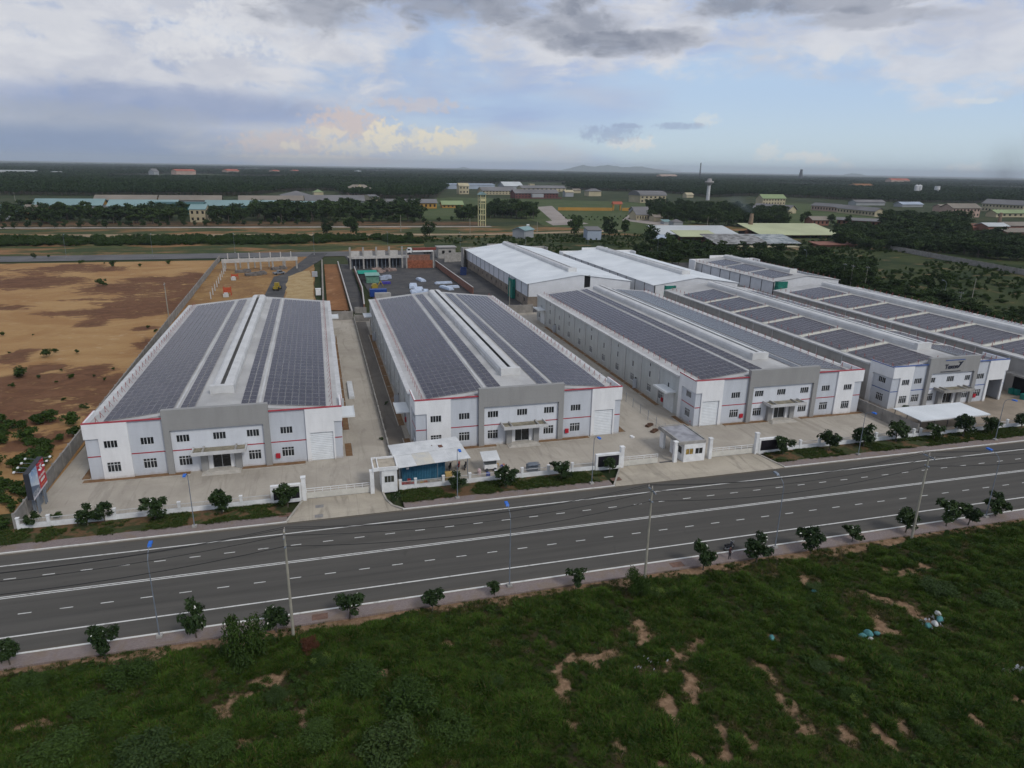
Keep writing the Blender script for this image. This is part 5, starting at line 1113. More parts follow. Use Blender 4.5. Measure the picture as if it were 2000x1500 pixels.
# foundations and walls between the plots
def lowwall(label, pts, h, m_, th=.15, posts=None, cap=None):
    r = thing('plot_wall', label, 'wall', (pts[0].x, pts[0].y, 0), 0, 'low unfinished plot walls'); o = pts[0]; mm = MB(); cc = MB()
    for a, b2 in zip(pts[:-1], pts[1:]):
        a = a - o; b2 = b2 - o; d = (b2 - a); L = d.length; d = d / L; n = Vector((-d.y, d.x, 0)); mm.obox((a + b2) / 2 + Vector((0, 0, h / 2)), d * L / 2, n * th, Vector((0, 0, h / 2)))
        if cap: cc.obox((a + b2) / 2 + Vector((0, 0, h + .07)), d * L / 2, n * (th + .05), Vector((0, 0, .07)))
        if posts:
            k = 0
            while k < L: q = a + d * k; MB().box(q.x - .25, q.y - .25, 0, q.x + .25, q.y + .25, h + posts).build('pillar', M_CONC, r); k += 6
    mm.build('wall_panel', m_, r)
    if cap: cc.build('coping', cap, r)
lowwall('brown wall with stubs along the right of the sand bed', [P3(632, 604), P3(629, 512)], 1.1, M_BLOCK, .3, .8)
lowwall('pale coped wall between clay strip and dark track', [P3(688, 615), P3(660, 516)], 1.3, M_BLOCK, .15, None, M_BEAM)
lowwall('brick wall with pale coping at the left of gravel plot', [P3(712, 607), P3(708, 573), P3(692, 530)], 2.2, M_BRICK, .15, None, M_BEAM)
lowwall('brick wall with pale coping at the right of gravel plot', [P3(924, 575), P3(851, 520)], 2.6, M_BRICK, .15, None, M_BEAM)
lowwall('grey wall behind the dark track', [P3(693, 612), P3(716, 612)], 2.0, M_BWALL)
# concrete frame at the end of the gravel plot
a, b2 = P3(685, 526), P3(786, 523); f2 = thing('concrete_frame', 'unfinished frame with bare columns at the end of the gravel plot', 'building frame', (a.x, a.y, 0), math.atan2(b2.y - a.y, b2.x - a.x)); L = (b2 - a).length
for k in range(5): MB().box(L * k / 4 - .35, -.35, 0, L * k / 4 + .35, .35, 9.8).build('column', M_CONC, f2)
MB().box(.5, -.4, 4.6, L + 3, .4, 5.6).build('beam', M_BEAM, f2); MB().box(-.5, 3.0, 4.7, L + 3, 8, 5.0).build('slab', M_CONC, f2); MB().box(0, 8.2, 0, L + 2, 8.5, 4.6).build('rear_wall', M_STEEL, f2)
for k in range(4): MB().box(L * (k + .15) / 4, 6.2, 5.0, L * (k + .85) / 4, 6.6, 7.4).build('white_panel', M_BEAM, f2)
for k in range(14): MB().box(L * (k + .5) / 14 - .12, .9, 0, L * (k + .5) / 14 + .12, 1.1, 4.6).build('prop', M_POLE, f2)
a = P3(795, 524); br = thing('brick_enclosure', 'orange brick walled bay right of the bare columns', 'brick bay', (a.x, a.y, 0)); MB().box(0, 0, 0, 12, .4, 3.6).build('wall_panel', mat('orange_brick', (.25, .085, .045), .9, .3, 1.0, bump=.1), br)
for x in (-.4, 12): MB().box(x, -.3, 0, x + .6, .5, 7.5).build('column', M_CONC, br)
MB().box(.5, 5, 0, 11.5, 5.4, 5.5).build('rear_wall', M_BRICK, br)
# crane lorry behind it
p = P3(795, 496); lo_ = thing('crane_lorry', 'white cab lorry loaded with red steel behind the frames', 'lorry', (p.x, p.y, 0), .06)
MB().prism([(0, .8), (2.4, .8), (2.4, 3.2), (.6, 3.3), (0, 2.0)], -1.2, 1.2).build('cab', M_FWHITE, lo_); MB().box(.25, -1.22, 2.0, 1.6, 1.22, 2.8).build('cab_glass', M_GLASS, lo_); MB().box(2.4, -1.1, .7, 14, 1.1, 1.1).build('chassis', M_STEEL, lo_); MB().box(2.8, -1.25, 1.1, 14, 1.25, 1.9).build('bed', M_FWHITE, lo_)
MB().box(3.2, -1.1, 1.9, 17, 1.1, 3.2).build('steel_load', mat('red_steel', (.20, .05, .035), .7, .2, 1), lo_)
for x in (1.2, 9.5, 11, 12.5):
    for y in (-1.25, .9): MB().cyl((x, y, .5), (x, y + .35, .5), .5, None, 14).build('wheel', M_TYRE, lo_)
p = P3(856, 505); hu = thing('block_hut', 'small grey block hut beside the rear gateway', 'hut', (p.x, p.y, 0)); MB().wall((0, 0, 0), (1, 0, 0), 0, 9, 0, 5.5, [(2, 3.4, 2.4, 4), (5.4, 6.8, 2.4, 4)], .3).wall((0, 6, 0), (0, -1, 0), .3, 5.7, 0, 5.5, [], .3).wall((9, 0, 0), (0, 1, 0), .3, 5.7, 0, 5.5, [], .3).wall((9, 6, 0), (-1, 0, 0), 0, 9, 0, 5.5, [], .3).build('wall', M_CONC, hu); MB().box(-.6, -.6, 5.5, 9.6, 6.6, 5.9).build('roof_slab', M_BARE, hu)
for x in (2, 5.4): MB().box(x, .2, 2.4, x + 1.4, .25, 4.0).build('window', M_DARK, hu)
p = P3(908, 512); lowwall('grey wall closing the rear lane', [P3(868, 512), P3(906, 510)], 4.5, M_CONC)
# site huts, containers, stacks on the gravel plot
p = P3(702, 547); hg = thing('site_hut', 'site hut with bright green tarpaulin roof', 'hut', (p.x, p.y, 0), .05); M_TARP = mat('green_tarp', (.01, .26, .19), .6, .15, .5)
MB().box(0, 0, 0, 7, 5, 2.6).build('wall', mat('dark_boards', (.05, .05, .055), .8, .3, .8), hg); MB().prism([(-.4, 2.6), (2.5, 3.6), (5.4, 2.7), (5.4, 2.6)], -.4, 7.4, 0, 'x').build('tarpaulin', M_TARP, hg)
p = P3(716, 553); h2 = thing('site_hut', 'pale green timber site hut in front of the tarpaulin hut', 'hut', (p.x, p.y, 0), .03); MB().box(0, 0, 0, 5, 4, 3.0).build('wall', mat('green_boards', (.13, .26, .19), .8, .25, .8), h2); MB().obox((2.5, 2, 3.25), (2.9, 0, 0), (0, 2.6, .25), (0, 0, .06)).build('roof', mat('green_sheet', (.20, .36, .31), .6, .1, .6), h2)
p = P3(723, 580); bc = thing('site_container', 'blue site container behind the second warehouse roof', 'container', (p.x, p.y, 0)); MB().box(0, 0, 0, 6, 2.4, 2.6).build('body', mat('bright_blue_steel', (.015, .055, .24), .5, .1, 1), bc)
for k in range(12): MB().box(.2 + k * .48, -.04, .2, .45 + k * .48, -.002, 2.4).build('rib', mat('bright_blue_steel', (.015, .055, .24)), bc)
p = P3(731, 582); tag(MB().box(0, 0, 0, 5.6, 2.2, 2.0).box(.1, .1, 2.0, 5.5, 2.1, 2.2).build('grey_crate', mat('grey_crate', (.35, .34, .32), .8, .15, 1), None, (p.x, p.y - 3.5, 0)), 'pale grey crate in front of the blue site container', 'crate')
p = P3(732, 566); ex = thing('mini_excavator', 'small yellow excavator behind the blue site container', 'excavator', (p.x, p.y, 0), .2); MB().box(-1.2, -.9, 0, 1.2, -.4, .6).build('track', M_TYRE, ex); MB().box(-1.2, .4, 0, 1.2, .9, .6).build('track', M_TYRE, ex); MB().prism([(-1.2, .7), (1.0, .7), (1.0, 1.3), (.6, 2.4), (-.5, 2.4), (-1.2, 1.5)], -.8, .8).build('cab', M_YEL, ex); MB().bar((1.0, 0, 1.2), (2.4, 0, 3.2), .15).bar((2.4, 0, 3.2), (3.4, 0, 1.2), .12).build('boom', M_YEL, ex)
M_FOIL = mat('foil_wrap', (.48, .55, .66), .45, .2, 1.2)
for i, (u, v, l, w, r) in enumerate(((807, 560, 9, 3.0, 1.45), (822, 548, 7, 2.2, 1.75), (818, 568, 10, 3.6, 1.5), (829, 571, 6, 2.4, 1.3), (808, 572, 6, 2.2, 1.55), (872, 564, 8, 2.2, 1.9), (884, 562, 5, 2.0, .2), (866, 554, 7, 1.6, .1))):
    p = P3(u, v); tag(MB().box(-l / 2, -w / 2, 0, l / 2, w / 2, .5).box(-l / 2 + .4, -w / 2 + .2, .5, l / 2 - .2, w / 2 - .3, .85).build('panel_stack', M_FOIL, None, (p.x, p.y, 0), r), ('wrapped white panel stack on the gravel plot, back left', 'wrapped white panel stack on the gravel plot, back right', 'wrapped white panel stack on the gravel plot, big front one', 'wrapped white panel stack on the gravel plot, front right', 'wrapped white panel stack on the gravel plot, front left', 'wrapped panel stack by the brick wall, slanting one', 'wrapped panel stack by the brick wall, right', 'wrapped panel stack by the brick wall, rear flat one')[i], 'panel stack', 'wrapped panel stacks')
for i, (u, v) in enumerate(((748, 546), (756, 544))): p = P3(u, v); tag(MB().obox((0, 0, .7), (1.5, .3, 0), (-.3, 1.2, 0), (0, .1, .7)).build('tarp_heap', mat('grey_blue_tarp', (.32, .36, .44), .6, .25, .8), None, (p.x, p.y, 0)), ('grey tarpaulin heap beside the green hut, left', 'grey tarpaulin heap beside the green hut, right')[i], 'heap', 'tarpaulin heaps')
p = P3(753, 554); tag(MB().obox((0, 0, .4), (1.8, .2, 0), (-.2, 1.1, 0), (0, 0, .4)).build('tarp_heap', mat('violet_tarp', (.05, .04, .28), .6, .2, .8), None, (p.x, p.y, 0)), 'violet tarpaulin heap on the gravel plot', 'heap', 'tarpaulin heaps')
for i, (u, v) in enumerate(((735, 527), (745, 532), (758, 529), (765, 528))): p = P3(u, v); tag(MB().obox((0, 0, .4), (2.0, .3, 0), (-.3, 1.2, 0), (0, 0, .4)).obox((.5, .3, .95), (1.0, .1, .1), (0, .5, 0), (0, 0, .15)).build('rubble_pile', mat('mixed_rubble', (.30, .22, .19), .95, .5, .6), None, (p.x, p.y, 0), i), ('rubble pile before the bare columns, leftmost', 'rubble pile before the bare columns, second', 'rubble pile before the bare columns, third', 'rubble pile before the bare columns, rightmost')[i], 'rubble', 'rubble piles')
p = P3(905, 535); b3 = thing('site_container', 'open blue steel skip beside the brown block base', 'container', (p.x, p.y, 0), 1.35); M_NAVY = mat('navy_steel', (.018, .035, .11), .6, .2, .8)
MB().box(-4, -1.3, 0, 4, -1.15, 2.5).box(-4, 1.15, 0, 4, 1.3, 2.5).box(-4, -1.15, 0, -3.85, 1.15, 2.5).box(3.85, -1.15, 0, 4, 1.15, 2.5).build('walls', M_NAVY, b3)
for k in range(10): MB().box(-3.8 + k * .84, -1.38, .1, -3.6 + k * .84, -1.302, 2.4).build('rib', M_NAVY, b3)
# scaffolds in green netting against the second-row warehouses
for l, x, y, w, d, h in (('green netting scaffold on the brown block base', 66.0, 236.5, 1.0, 5.5, 7.2), ('tall teal netting scaffold on the grey roofed warehouse corner', 156.0, 209.6, 4.0, 1.5, 8.2), ('teal netting scaffold at the rear left of third roof', 62.9, 202.2, 0.1, 0.1, 0.1), ('teal netting frame behind the blue-trimmed long roof', 108.6, 202.5, 3.5, 1.2, 9.2), ('teal netting frame at the far end of right edge roof', 146.0, 195.6, 3.0, 1.2, 9.2)):
    if h < 1: continue
    s = thing('scaffold', l, 'scaffold', (x, y, 0), 0, 'green netted scaffolds')
    for a in (0, w):
        for b2 in (0, d): MB().cyl((a, b2, 0), (a, b2, h), .05, None, 6).build('standard', M_POLE, s)
    MB().box(-.05, -.08, .3, w + .05, -.06, h).box(-.08, -.06, .3, -.06, d, h).build('netting', M_TEALNET, s)
# cables, poles beside the second-row warehouses
for l, u, v, h in (('thin pole behind the third yard wall', 995, 597, 8.5), ('thin dark pole between second-row warehouses', 1273, 560, 9), ('utility pole at the right of the solar roofs, first', 1643, 563, 10), ('utility pole at the right of the solar roofs, second', 1659, 567, 10), ('utility pole with transformer right of the solar roofs', 1671, 568, 9), ('utility pole at the right of the solar roofs, fourth', 1687, 570, 10), ('tall leaning utility pole against the green field', 1892, 612, 12), ('short utility pole beside the tall leaning one', 1870, 610, 7)):
    p = G(u, v); pole(l, p.x, p.y, h, u not in (995, 1892), 'poles behind the warehouses', .8)
for l, u, v, h in (('rear street lamp left of the sandy plot, far left', 130, 503, 11), ('rear street lamp left of the sandy plot, second', 299, 501, 11), ('rear street lamp beyond the sandy plot', 459, 494, 10), ('rear street lamp beyond the unfinished frame', 614, 497, 11), ('rear street lamp beyond the gravel plot', 758, 493, 11), ('rear street lamp left of the white roof', 899, 495, 11), ('rear street lamp above the white roof', 1026, 478, 11), ('street lamp left of the stepped white wall', 1147, 500, 11), ('street lamp right of the stepped white wall', 1283, 505, 11), ('street lamp behind the grey roofed warehouse', 1570, 535, 11), ('street lamp right of the rightmost solar roof', 1840, 597, 9)):
    p = G(u, v); lamp(l, p.x, p.y, h, 1, False, 'grey street lamps along the rear roads')
p = G(345, 620); pole('dark lattice pole beside the leftmost roof edge', -45.5, 228, 10, True, 'poles behind the warehouses')
# ------------------------------------------------------------------ plant meshes
M_BARK = mat('bark', (.10, .085, .065), .9, .25, 2); M_FLOWER = mat('white_flower', (.70, .69, .62), .6, .05, 1); M_DRY = mat('dry_twig', (.16, .12, .08), .9, .2, 2)
L_DARK = island_mat('glossy_dark_leaf', (.012, .026, .009), (.040, .066, .020), .45, .35); L_TREE = island_mat('tree_leaf', (.020, .040, .012), (.058, .088, .026), .6, .2); L_TREE2 = island_mat('acacia_leaf', (.017, .034, .013), (.046, .072, .023), .6, .2)
L_BUSH = island_mat('bush_leaf', (.018, .038, .008), (.054, .09, .020), .6, .2); L_LIME = island_mat('lime_leaf', (.07, .12, .02), (.16, .20, .045), .6, .2); L_RED = island_mat('dry_red_leaf', (.06, .022, .015), (.11, .05, .03), .7, .1); L_FOREST = island_mat('forest_leaf', (.013, .032, .010), (.042, .072, .022), .7, .15, 1.0, .006)
L_GRASS = island_mat('grass_blade', (.010, .031, .0038), (.062, .112, .014), .65, .2, 1.5, .45); L_GRASSY = island_mat('dry_grass_blade', (.05, .05, .014), (.115, .10, .035), .7, .15, .5, .15)
def leafcloud(lobes, n, size, seed, upw=.35, shell=.5):
    """leaf-sized faces spread through the outer part of several lobes"""
    r = np.random.default_rng(seed); V = []; F = []
    vol = np.array([l[3] * l[4] * l[5] for l in lobes]) ** .67; vol /= vol.sum(); cnt = r.multinomial(n, vol)
    for (cx, cy, cz, rx, ry, rz), k in zip(lobes, cnt):
        d = r.normal(size=(k, 3)); d /= np.linalg.norm(d, axis=1)[:, None]; rad = (shell + (1.08 - shell) * r.random(k) ** .6)[:, None]
        p = np.array([cx, cy, cz]) + d * rad * np.array([rx, ry, rz])
        nn = d * .8 + r.normal(size=(k, 3)) * .55 + np.array([0, 0, upw]); nn /= np.linalg.norm(nn, axis=1)[:, None]
        a = np.cross(nn, r.normal(size=(k, 3))); a /= np.linalg.norm(a, axis=1)[:, None]; b = np.cross(nn, a)
        s = (size * (.6 + .8 * r.random(k)))[:, None]; i = len(V)
        q = np.stack([p - a * s, p + b * s * .45 + nn * s * .12, p + a * s - nn * s * .2, p - b * s * .45 + nn * s * .12], 1).reshape(-1, 3)
        V.extend(q.tolist()); F.extend([(i + 4 * j, i + 4 * j + 1, i + 4 * j + 2, i + 4 * j + 3) for j in range(k)])
    return V, F
def mesh2(name, parts):
    """one mesh out of (verts, faces, material) lists"""
    me = bpy.data.meshes.new(name); V = []; F = []; mi = []
    for k, (v, f, m_) in enumerate(parts): i = len(V); V += v; F += [tuple(i + j for j in q) for q in f]; mi += [k] * len(f); me.materials.append(m_)
    me.from_pydata(V, [], F); me.polygons.foreach_set('material_index', mi); me.update(); return me
def trunkmesh(h, r, branches, seed):
    R_ = random.Random(seed); m = MB(); top = Vector((R_.uniform(-.1, .1) * h, R_.uniform(-.1, .1) * h, h)); m.cyl((0, 0, -.2), top * .5, r, r * .75, 7); m.cyl(top * .5, top, r * .75, r * .4, 7)
    for k in range(branches):
        a = 2 * PI * k / max(1, branches) + R_.uniform(-.4, .4); s = top * R_.uniform(.4, .9); L = h * R_.uniform(.3, .6); m.cyl(s, s + Vector((math.cos(a) * L * .7, math.sin(a) * L * .7, L * .7)), r * .4, r * .15, 5)
    return m
# roadside frangipani-like trees: bare forked trunk, dark glossy rosettes, a few white flowers
FRANGI = []
for k in range(6):
    R_ = random.Random(40 + k); lobes = []
    for j in range(R_.randint(11, 15)):
        a = R_.uniform(0, 2 * PI); d = R_.uniform(.15, .95); lobes.append((math.cos(a) * d, math.sin(a) * d, R_.uniform(1.0, 2.35) - d * .25, R_.uniform(.32, .55), R_.uniform(.32, .55), R_.uniform(.28, .45)))
    v, f = leafcloud(lobes, 900, .19, 50 + k, .5, .3); cm = mesh2('crown', [(v, f, L_DARK)])
    v, f = leafcloud(lobes, 16, .10, 70 + k, .8, 1.0); fm = mesh2('flowers', [(v, f, M_FLOWER)])
    FRANGI.append((trunkmesh(1.25, .075, 5, k).data('trunk', M_BARK), cm, fm))
def frangi(label, u, v, wpx, k, hs=1.0, flowers=True, z=.08):
    p = G(u, v, z); dist = (p - Vector((0, 0, CAMH))).length; s = wpx * dist / FPX / 2.9
    t_, c_, f_ = FRANGI[k % 6]; r = thing('roadside_tree', label, 'tree', p, random.uniform(0, 6), 'small dark trees along the road'); r.scale = (s, s, s * hs)
    link('trunk', t_, r); link('crown', c_, r)
    if flowers: link('flowers', f_, r)
NEARROW = [(20, 1298, 48, 'small dark tree cut by the left edge beside the near pavement'), (205, 1283, 54, 'thin-topped dark tree beside the near pavement, left of the first lamp'), (384, 1245, 62, 'dark white-flowered tree right of the leftmost near lamp'), (540, 1232, 60, 'dark tree beside the leftmost utility pole'), (683, 1206, 60, 'dark flowering tree right of the leftmost utility pole'),
    (845, 1189, 52, 'round blackish tree midway along the near pavement'), (966, 1163, 34, 'smallest dark tree at the foot of the second near lamp'), (1125, 1150, 46, 'dark tree left of the middle utility pole'), (1373, 1110, 60, 'dark tree just left of the standing person'), (1478, 1096, 62, 'wide flowering tree right of the parked motorbike'),
    (1583, 1078, 56, 'round dense dark tree between the person and the right utility pole'), (1664, 1058, 38, 'small dark tree left of the right utility pole'), (1768, 1040, 52, 'dark tree behind the right utility pole foot'), (1848, 1028, 52, 'dark flowering tree right of the right utility pole'), (1890, 1026, 44, 'leafy tree overlapping its neighbour right of the right utility pole'), (1944, 1008, 46, 'dark tree nearest the right edge on the near pavement')]
for i, (u, v, w, l) in enumerate(NEARROW): frangi(l, u, v, w, i, 1.0 if i not in (1, 2) else 1.25, i not in (5, 6, 7))
FARROW = [(64, 1030, 30, 'smallest verge tree below the red billboard'), (172, 1025, 44, 'left of the two joined verge trees before the leftmost warehouse'), (205, 1020, 44, 'right of the two joined verge trees before the leftmost warehouse'), (303, 1014, 52, 'verge tree left of the first far lamp'), (434, 1003, 56, 'verge tree right of the first far lamp'), (562, 988, 52, 'verge tree covering the first black sign'), (772, 982, 26, 'low verge tree at the foot of the narrow guard house'),
    (893, 958, 46, 'verge tree behind the lamp before the blue container'), (990, 950, 52, 'verge tree before the scaffold frames'), (1096, 936, 48, 'verge tree left of the lamp by the middle black sign'), (1190, 921, 36, 'verge tree covering the middle black sign'), (1528, 888, 42, 'verge tree covering the third black sign'), (1618, 880, 48, 'verge tree right of the third black sign'), (1686, 872, 50, 'verge tree behind the lamp below the third warehouse'), (1749, 862, 46, 'verge tree left of the carport'),
    (1824, 857, 34, 'small verge tree before the carport, left'), (1880, 852, 46, 'wide verge tree before the carport, right'), (1936, 848, 34, 'verge tree behind the carport lamp'), (1994, 838, 36, 'verge tree at the right edge')]
for i, (u, v, w, l) in enumerate(FARROW): frangi(l, u, v, w, i + 2, .95)

# generic bushes and trees
def crownlobes(R_, n, w, h, z0):
    L = []
    for j in range(n):
        a = R_.uniform(0, 2 * PI); d = R_.random() ** .6 * w * .62; z = z0 + h * R_.uniform(.15, .85); s = w * R_.uniform(.28, .48) * (1 - .35 * abs((z - z0) / h - .45)); L.append((math.cos(a) * d, math.sin(a) * d, z, s, s, s * .75))
    return L
BUSH = []
for k in range(5):
    R_ = random.Random(90 + k); v, f = leafcloud(crownlobes(R_, 8, 1.0, 1.3, .05), 520, .13, 95 + k, .4, .3); BUSH.append((v, f))
FINE = []
for k in range(5):
    R_ = random.Random(190 + k); v, f = leafcloud(crownlobes(R_, 14, 1.0, 1.3, .05), 3000, .055, 195 + k, .4, .25); FINE.append((v, f))
BUSHM = {n: [mesh2('bush', [(v, f, m_)]) for v, f in BUSH] for n, m_ in (('green', L_BUSH), ('lime', L_LIME), ('red', L_RED), ('dark', L_TREE))}
FINEM = {n: [mesh2('bush', [(v, f, m_)]) for v, f in FINE] for n, m_ in (('green', L_BUSH), ('red', L_RED), ('dark', L_TREE))}
FINEM['lime'] = [mesh2('bush', [(v[:4 * 2300], f[:2300], L_BUSH), (v[4 * 2300:], [tuple(j - 9200 for j in q) for q in f[2300:]], L_LIME)]) for v, f in FINE]
def bush(label, p, s, kind='green', grp='wild bushes', k=None, hs=1.0, name='bush'):
    o = link(name, (FINEM if grp == 'bushes in the near grass' else BUSHM)[kind][k if k is not None else random.randrange(5)], None, p, random.uniform(0, 6), (s, s, s * hs)); return tag(o, label, 'bush', grp)
TREEM = []
for k in range(7):
    R_ = random.Random(120 + k); w = R_.uniform(2.3, 3.2); h = R_.uniform(6.0, 8.0); v, f = leafcloud(crownlobes(R_, 13, w, h * .88, h * .10), 720, .40, 130 + k, .35, .3); tm = trunkmesh(h * .5, .16, 4, k)
    TREEM.append((mesh2('tree', [(v, f, L_TREE if k % 2 else L_TREE2), (tm.v, tm.f, M_BARK)]), h))
def tree(label, p, h, grp, k=None, name='tree', ws=1.0):
    k = random.randrange(7) if k is None else k; s = h / TREEM[k][1]; o = link(name, TREEM[k][0], None, p, random.uniform(0, 6), (s * ws, s * ws, s)); return tag(o, label, 'tree', grp)
def pxh(p, px): return px * (p - Vector((0, 0, CAMH))).length / FPX

# bushes standing in the near field
NB = [(478, 1288, 92, 1.6, 'green', 'tall dense green bush left of the leftmost utility pole'), (250, 1330, 90, .6, 'green', 'spreading grey-green bush below the leftmost near lamp'), (606, 1268, 46, .9, 'red', 'dry reddish bush below the leftmost utility pole'), (625, 1300, 56, .7, 'lime', 'bright lime bush below the leftmost utility pole'), (1245, 1158, 54, 1.9, 'green', 'tall leafy bush hiding the foot of the middle utility pole'), (1280, 1158, 40, .5, 'lime', 'low lime bush right of the middle utility pole'),
      (1660, 1362, 44, .6, 'lime', 'yellow-flecked bush in the right grass, left one'), (1765, 1385, 40, .7, 'lime', 'yellow-flecked bush in the right grass, middle one'), (1715, 1318, 26, .6, 'lime', 'small yellowish bush above the yellow-flecked pair'), (1820, 1440, 50, .7, 'green', 'green bush near the lower right corner'), (540, 1360, 50, .6, 'dark', 'dark flecked bush above the sandy patch on the left'), (500, 1395, 30, .6, 'lime', 'small yellow-flecked bush left of centre below the pole'),
      (700, 1345, 110, .55, 'green', 'broad green bush below the centre-left pavement'), (800, 1380, 120, .6, 'green', 'widest green bush in the lower centre'), (770, 1470, 130, .6, 'dark', 'large dark bush at the bottom centre-left'), (880, 1430, 100, .5, 'green', 'green bush right of the widest one'), (620, 1450, 90, .5, 'green', 'green bush at the bottom left of centre'), (300, 1480, 130, .5, 'dark', 'dark bush mass at the bottom left'), (120, 1470, 110, .5, 'green', 'green bush at the lower left corner'), (190, 1380, 80, .45, 'green', 'low green bush on the left slope'), (420, 1470, 90, .45, 'green', 'green bush right of the bottom left mass'), (60, 1340, 60, .5, 'green', 'green bush near the left edge'), (960, 1330, 60, .5, 'dark', 'dark low bush in the middle of the grass'), (1590, 1150, 40, .5, 'dark', 'dark low bush beside the teal sack near the pavement'), (1830, 1150, 70, .5, 'dark', 'dark bush hump near the right pavement'), (1950, 1180, 60, .5, 'green', 'green bush hump near the right edge'), (1740, 1300, 50, .5, 'green', 'green bush left of the litter line'), (1600, 1300, 50, .45, 'dark', 'dark bush hump below the lone teal sack')]
for i, (u, v, w, hs, kd, l) in enumerate(NB):
    p = G(u, v); p.z = float(field_z(np.array([p.x]), np.array([p.y]))[0]) - .05; bush(l, p, pxh(p, w) / 2.1, kd, 'bushes in the near grass', i % 5, hs)
# bushes on the bare lot and along its wall
LB = [(48, 735, 44), (24, 755, 16), (5, 655, 14), (75, 738, 14), (110, 748, 10), (125, 782, 14), (92, 697, 34), (108, 688, 18), (215, 793, 24), (165, 800, 26), (205, 742, 12), (222, 722, 12), (200, 558, 30), (95, 502, 10), (160, 515, 16), (222, 520, 24), (275, 520, 12), (330, 515, 18), (205, 515, 6), (290, 640, 12), (305, 648, 14), (150, 690, 16), (140, 738, 18), (18, 690, 8), (65, 655, 6), (300, 685, 16), (120, 725, 10), (185, 735, 10)]
for i, (u, v, w) in enumerate(LB): p = G(u, v); bush('wild bush on the bare sandy lot left of the warehouses', p, pxh(p, w) / 2.7, 'green' if i % 3 else 'dark', 'scattered bushes on the bare lot', None, .8)
for i in range(46):
    u, v = random.uniform(-40, 165), random.uniform(822, 925); p = G(u, v)
    if p.x > -40.6 - (p.y - 92) * .028: continue
    bush('green bush in the thicket behind the red billboard', p, pxh(p, random.uniform(20, 46)) / 2.0, 'green', 'thicket behind the red billboard', None, .75)
for i in range(26):
    u, v = random.uniform(-40, 70), random.uniform(935, 1040); p = G(u, v)
    if p.x > -40.6: continue
    bush('green bush left of the front fence corner', p, pxh(p, random.uniform(20, 44)) / 2.0, 'green', 'thicket left of the front fence', None, .7)
for i, (u, v) in enumerate(((115, 1012), (98, 1013), (745, 860), (755, 790), (1735, 790), (1768, 800), (1900, 772), (1890, 772))): p = G(u, v, .05); bush(('palm-like bush behind the fence below the billboard, right', 'palm-like bush behind the fence below the billboard, left', 'small bush beside the second warehouse, nearer', 'small bush beside the second warehouse, farther', 'small bush before the blue-trimmed warehouse, left', 'clipped bush at the left end of the carport', 'clipped bush before the open passage, right', 'clipped bush before the open passage, left')[i], p, (.8, .5, .5, .6, .7, 1.0, 1.0, .9)[i], 'green' if i < 2 else 'dark', 'yard bushes', None, .8)

# ------------------------------------------------------------------ trees of the middle distance, one by one
def belt(label, grp, spots, h, jit=.2, ws=1.0, name='tree'):
    for (u, v) in spots: p = G(u, v); p.z = -.15; tree(label, p, h * random.uniform(1 - jit, 1 + jit), grp, None, name, ws * random.uniform(.85, 1.2))
rr = random.Random(5); WOODS = []
def wood(name, label, spots, h, jit, ws): WOODS.append((name, label, spots, h, jit, ws))
belt('broad dark tree in the belt before the teal-roofed sheds', 'tree belt before the teal sheds', [(-20 + 6.6 * k + rr.uniform(-5, 5), rr.uniform(424, 437)) for k in range(76) if not 360 < -20 + 6.6 * k < 410], 12.5, .25, 1.3)
belt('tall dark tree in the belt before the grey roofs', 'tree belt before the grey roofs', [(500 + 5.2 * k + rr.uniform(-4, 4), rr.uniform(418, 434)) for k in range(62)], 16, .2, 1.3)
belt('tree in the grove behind the lattice tower', 'grove behind the lattice tower', [(957 + 6.5 * (k % 14) + rr.uniform(-4, 4), 420 + 5 * (k // 14) + rr.uniform(-2, 2)) for k in range(28)], 15, .2, 1.2)
belt('tree in the clump left of the lattice tower', 'clump left of the lattice tower', [(898 + 6 * (k % 7) + rr.uniform(-3, 3), 424 + 6 * (k // 7)) for k in range(11)], 11, .25, 1.2)
belt('small round tree lining the path before the tree belt', 'round trees along the path', [(6 + 25 * k + rr.uniform(-4, 4), 446 - k * .35 + rr.uniform(-1, 1)) for k in range(36)], 5.2, .2, 1.3, 'path_tree')
wood('kiln_wood', 'dark wood left of the kiln chimney', [(1270 + 9 * (k % 30) + rr.uniform(-4, 4), 408 + 8 * (k // 30) + (k % 30) * .45 + rr.uniform(-2, 2)) for k in range(120)], 13, .2, 1.25)
wood('right_wood', 'dark wood right of the long grey houses', [(1728 + 8.6 * (k % 19) + rr.uniform(-4, 4), 438 + 9 * (k // 19) + rr.uniform(-2, 2)) for k in range(76)], 13, .25, 1.4)
wood('rough_wood', 'rough wood beyond the long grey wall', [(1640 + 10 * (k % 40) + rr.uniform(-7, 7), 452 + 7 * (k // 40) + (k % 40) * .75 + rr.uniform(-3, 3)) for k in range(200)], 9, .3, 1.5)
belt('tree behind the grey roofed warehouse of the second row', 'trees behind the grey roofed warehouse', [(1565 + 13 * (k % 11) + rr.uniform(-5, 5), 505 + 13 * (k // 11) + (k % 11) * 3 + rr.uniform(-4, 4)) for k in range(42)], 8.5, .3, 1.2)
wood('kiln_thicket', 'thicket before the kiln sheds', [(1250 + 16 * (k % 18) + rr.uniform(-7, 7), 486 + 9 * (k // 18) + (k % 18) * .6 + rr.uniform(-3, 3)) for k in range(72)], 6.5, .35, 1.5)
wood('roof_side_wood', 'shrubby wood lining the right side of the last solar roof', [(1690 + 12 * (k % 30) + rr.uniform(-6, 6), 566 + 14 * (k // 30) + (k % 30) * 3.0 + rr.uniform(-4, 4)) for k in range(110)], 5.2, .35, 1.5)
